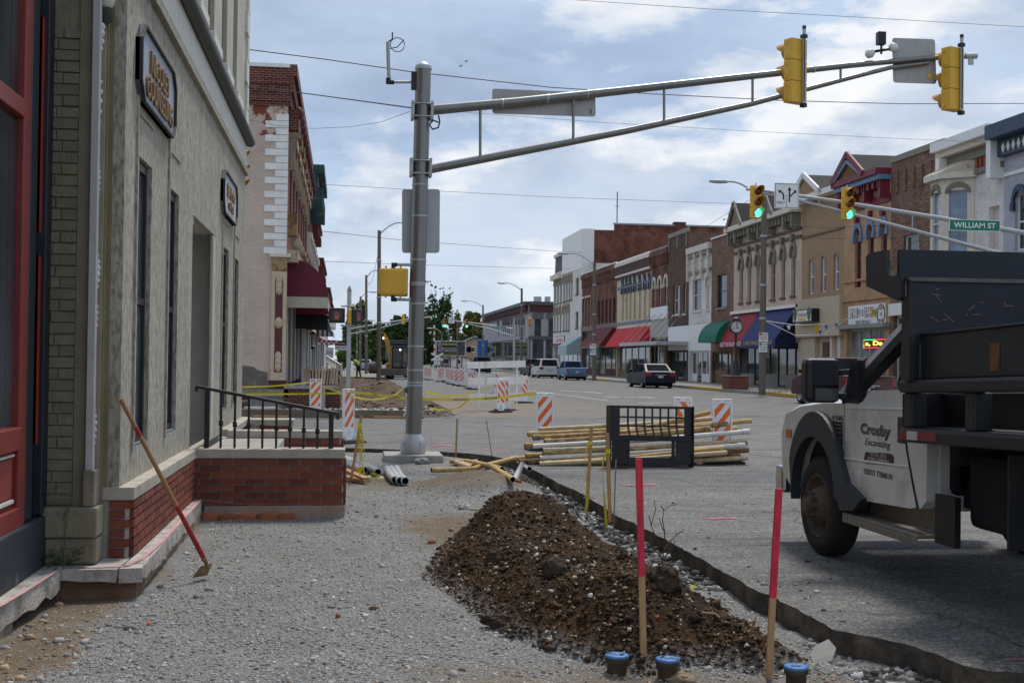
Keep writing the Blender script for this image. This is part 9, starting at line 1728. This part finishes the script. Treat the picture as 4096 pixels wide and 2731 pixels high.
q.build('boom', EYEL, ex); q = MB(); q.bar(at(1532, 1335, Y=EY), at(1515, 1345, Y=EY), .28, .3, up=(0, 1, 0)); q.bar(at(1517, 1340, Y=EY), at(1512, 1450, Y=EY), .25, .28, up=(0, 1, 0)); q.build('stick', pm('stick_grey', (.12, .11, .1), .7), ex); q = MB(); q.tube([at(1558, 1460, Y=EY-.2), at(1545, 1385, Y=EY-.2)], .06, 8); q.build('hydraulic_ram', CHROME, ex)
q = MB(); q.lathe([(.4, -.5), (.45, -.4), (.45, .4), (.4, .5)], at(1500, 1470, Y=EY), 12, M=Matrix.Rotation(math.pi/2, 3, 'Y')); q.build('bucket', pm('dirty_steel', (.13, .11, .09)), ex)
for u, v in ((1533, 1352), (1601, 1399)): q = MB(); q.lathe([(.002, 0), (.06, .01), (.05, .05)], at(u, v, Y=EY-.4), 8, M=Matrix.Rotation(math.pi/2, 3, 'X')); q.build('work_lamp', glow('work_light', (1, .95, .85), 3), ex)
dt = thing('dump_truck', 'dark dump truck with slatted bed standing behind the excavator', 'truck', at(1600, 1500, Y=108)); X2 = lambda u: at(u, 1450, Y=108).x; Z2 = lambda v: at(1600, v, Y=108).z
q = MB(); q.box(X2(1545), X2(1636), 107, 111, Z2(1440), Z2(1362)); q.build('bed', BEDM, dt, bevel=.05)
for v in (1372, 1385, 1400): part_box('bed_rib', pm('rib_grey', (.12, .12, .12), .6), dt, X2(1546), X2(1635), 106.9, 106.99, Z2(v)-.05, Z2(v)+.05)
part_box('chassis', DARK, dt, X2(1556), X2(1628), 107, 112, .5, Z2(1440))
for x in (X2(1558), X2(1622)): q = MB(); q.lathe([(.2, -.15), (.5, -.15), (.5, .15), (.2, .15)], (x, 108, .5), 16, M=Matrix.Rotation(math.pi/2, 3, 'Y'), caps=False); q.build('wheel', TYRE, dt)
SKIN = pm('skin', (.42, .24, .17), .6, .05); LIMES = pm('lime_shirt', (.42, .62, .03), .7, .06); PANTS = pm('dark_trousers', (.02, .02, .024), .8); HARD = pm('dark_hair', (.03, .02, .015), .8)
def skin(name, parent, verts, edges, rad, mt, root=0, sub=2):
    me = bpy.data.meshes.new(name); me.from_pydata([tuple(v) for v in verts], edges, []); me.materials.append(mt); o = bpy.data.objects.new(name, me); COL.objects.link(o); o.parent = parent
    s_ = o.modifiers.new('skin', 'SKIN'); s_.use_smooth_shade = True; sv = me.skin_vertices[0].data
    for i, r_ in enumerate(rad): sv[i].radius = (r_, r_) if not isinstance(r_, tuple) else r_; sv[i].use_root = (i == root)
    b_ = o.modifiers.new('sub', 'SUBSURF'); b_.levels = sub; b_.render_levels = sub; return o
def limb_hand(parent, wrist, dirv, side):
    d = Vector(dirv).normalized(); s_ = Vector((0, side, 0)); q = MB(); q.tube([wrist, wrist+d*.09], [.035, .04], 8); q.build('palm', SKIN, parent)
    for k, l_ in ((-.03, .07), (-.01, .085), (.01, .08), (.03, .06)): f0_ = Vector(wrist)+d*.09+s_*k; q = MB(); q.tube([f0_, f0_+d*l_*.6, f0_+d*l_*.8+Vector((-.02, 0, -.02))], .009, 6); q.build('finger', SKIN, parent)
    f0_ = Vector(wrist)+d*.03+s_*.045; q = MB(); q.tube([f0_, f0_+d*.05+s_*.02], .011, 6); q.build('thumb', SKIN, parent)
wp = at(1428, 1512, Z=.08); wk = thing('person', 'worker in lime shirt and dark trousers bending over a tool', 'person', wp)
hip, chest, neck, head = (.08, 0, .92), (-.12, 0, 1.28), (-.26, 0, 1.36), (-.38, 0, 1.36)
V_ = [hip, (0, 0, 1.1), chest, neck, head, (.05, -.1, .88), (.0, -.13, .48), (-.02, -.14, .06), (-.16, -.14, .02), (.12, .1, .88), (.2, .13, .48), (.27, .14, .07), (.14, .14, .02), (-.16, -.2, 1.27), (-.26, -.24, 1.0), (-.42, -.16, .82), (-.16, .2, 1.27), (-.28, .22, 1.0), (-.46, .12, .80)]
E_ = [(0, 1), (1, 2), (2, 3), (3, 4), (0, 5), (5, 6), (6, 7), (7, 8), (0, 9), (9, 10), (10, 11), (11, 12), (2, 13), (13, 14), (14, 15), (2, 16), (16, 17), (17, 18)]
body = skin('body', wk, V_, E_, [.13, .13, .14, .055, .085, .08, .055, .04, .035, .08, .055, .04, .035, .055, .042, .03, .055, .042, .03], SKIN)
skin('shirt', wk, [hip, (0, 0, 1.1), chest, (-.2, 0, 1.33), (-.16, -.2, 1.27), (-.23, -.23, 1.09), (-.16, .2, 1.27), (-.24, .22, 1.09)], [(0, 1), (1, 2), (2, 3), (2, 4), (4, 5), (2, 6), (6, 7)], [.155, .165, .175, .09, .075, .068, .075, .068], LIMES)
skin('trousers', wk, [(.08, 0, .95), (.05, -.1, .86), (.0, -.13, .48), (-.02, -.14, .1), (.12, .1, .86), (.2, .13, .48), (.27, .14, .1)], [(0, 1), (1, 2), (2, 3), (0, 4), (4, 5), (5, 6)], [.15, .105, .08, .065, .105, .08, .065], PANTS)
q = MB(); q.lathe([(.002, -.13), (.09, -.09), (.11, 0), (.1, .06), (.04, .1), (.002, .11)], (-.40, 0, 1.40), 14, M=Matrix.Rotation(-.5, 3, 'Y')); q.build('hair', HARD, wk, local=True)
for sg in (-1, 1): w0 = (-.42, -.16, .82) if sg < 0 else (-.46, .12, .80); d = Vector((-.5, 0, -.8)); hh = bpy.data.objects.new('hand', None)
q = MB(); q.tube([(-.42, -.16, .82), (-.5, -.14, .70)], [.035, .04], 8);
for k in (-.03, -.01, .01, .03): q.tube([(-.49, -.14+k, .72), (-.53, -.13+k, .66), (-.51, -.12+k, .63)], .011, 6)
q.build('hand', SKIN, wk, local=True); q = MB(); q.tube([(-.46, .12, .80), (-.54, .10, .69)], [.035, .04], 8)
for k in (-.03, -.01, .01, .03): q.tube([(-.53, .1+k, .71), (-.57, .09+k, .65), (-.55, .08+k, .62)], .011, 6)
q.build('hand', SKIN, wk, local=True)
for y in (-.14, .14): q = MB(); xx = -.06 if y < 0 else .22; q.box(xx-.13, xx+.12, y-.05, y+.05, 0, .11); q.build('boot', pm('boot_brown', (.06, .04, .025), .8), wk, local=True, bevel=.03)
tool = thing('jackhammer', 'tool held upright by the bending worker', 'tool', wp+Vector((-.55, 0, 0))); q = MB(); q.tube([(0, 0, 0), (0, 0, .62)], [.015, .05], 8); q.tube([(0, -.2, .66), (0, .2, .66)], .02, 8); q.build('body', pm('tool_grey', (.2, .16, .12), .6), tool, local=True)
op = thing('person', 'machine operator in lime shirt seated in the excavator cab', 'person', Vector(((cabx0+cabx1)/2+.35, EY+.45, zc0+.2)))
skin('body', op, [(0, 0, .3), (0, 0, .55), (0, 0, .85), (0, 0, 1.0), (0, -.03, 1.14), (-.1, -.12, .3), (-.12, -.5, .32), (-.12, -.55, -.05), (.1, -.12, .3), (.12, -.5, .32), (.12, -.55, -.05), (-.22, 0, .82), (-.3, -.1, .55), (-.26, -.38, .5), (.22, 0, .82), (.3, -.1, .55), (.26, -.38, .5)], [(0, 1), (1, 2), (2, 3), (3, 4), (0, 5), (5, 6), (6, 7), (0, 8), (8, 9), (9, 10), (2, 11), (11, 12), (12, 13), (2, 14), (14, 15), (15, 16)], [.13, .14, .15, .055, .09, .08, .06, .045, .08, .06, .045, .055, .042, .03, .055, .042, .03], SKIN)
skin('shirt', op, [(0, 0, .3), (0, 0, .55), (0, 0, .85), (-.22, 0, .82), (-.3, -.08, .62), (.22, 0, .82), (.3, -.08, .62)], [(0, 1), (1, 2), (2, 3), (3, 4), (2, 5), (5, 6)], [.16, .17, .18, .075, .07, .075, .07], LIMES)
skin('trousers', op, [(0, 0, .28), (-.1, -.12, .3), (-.12, -.5, .32), (-.12, -.55, .05), (.1, -.12, .3), (.12, -.5, .32), (.12, -.55, .05)], [(0, 1), (1, 2), (2, 3), (0, 4), (4, 5), (5, 6)], [.15, .1, .08, .06, .1, .08, .06], pm('jeans', (.04, .06, .11), .8))
q = MB(); q.lathe([(.002, .13), (.08, .10), (.1, .03), (.1, -.02)], (0, 0, 1.13), 12, caps=False); q.build('cap', HARD, op, local=True)
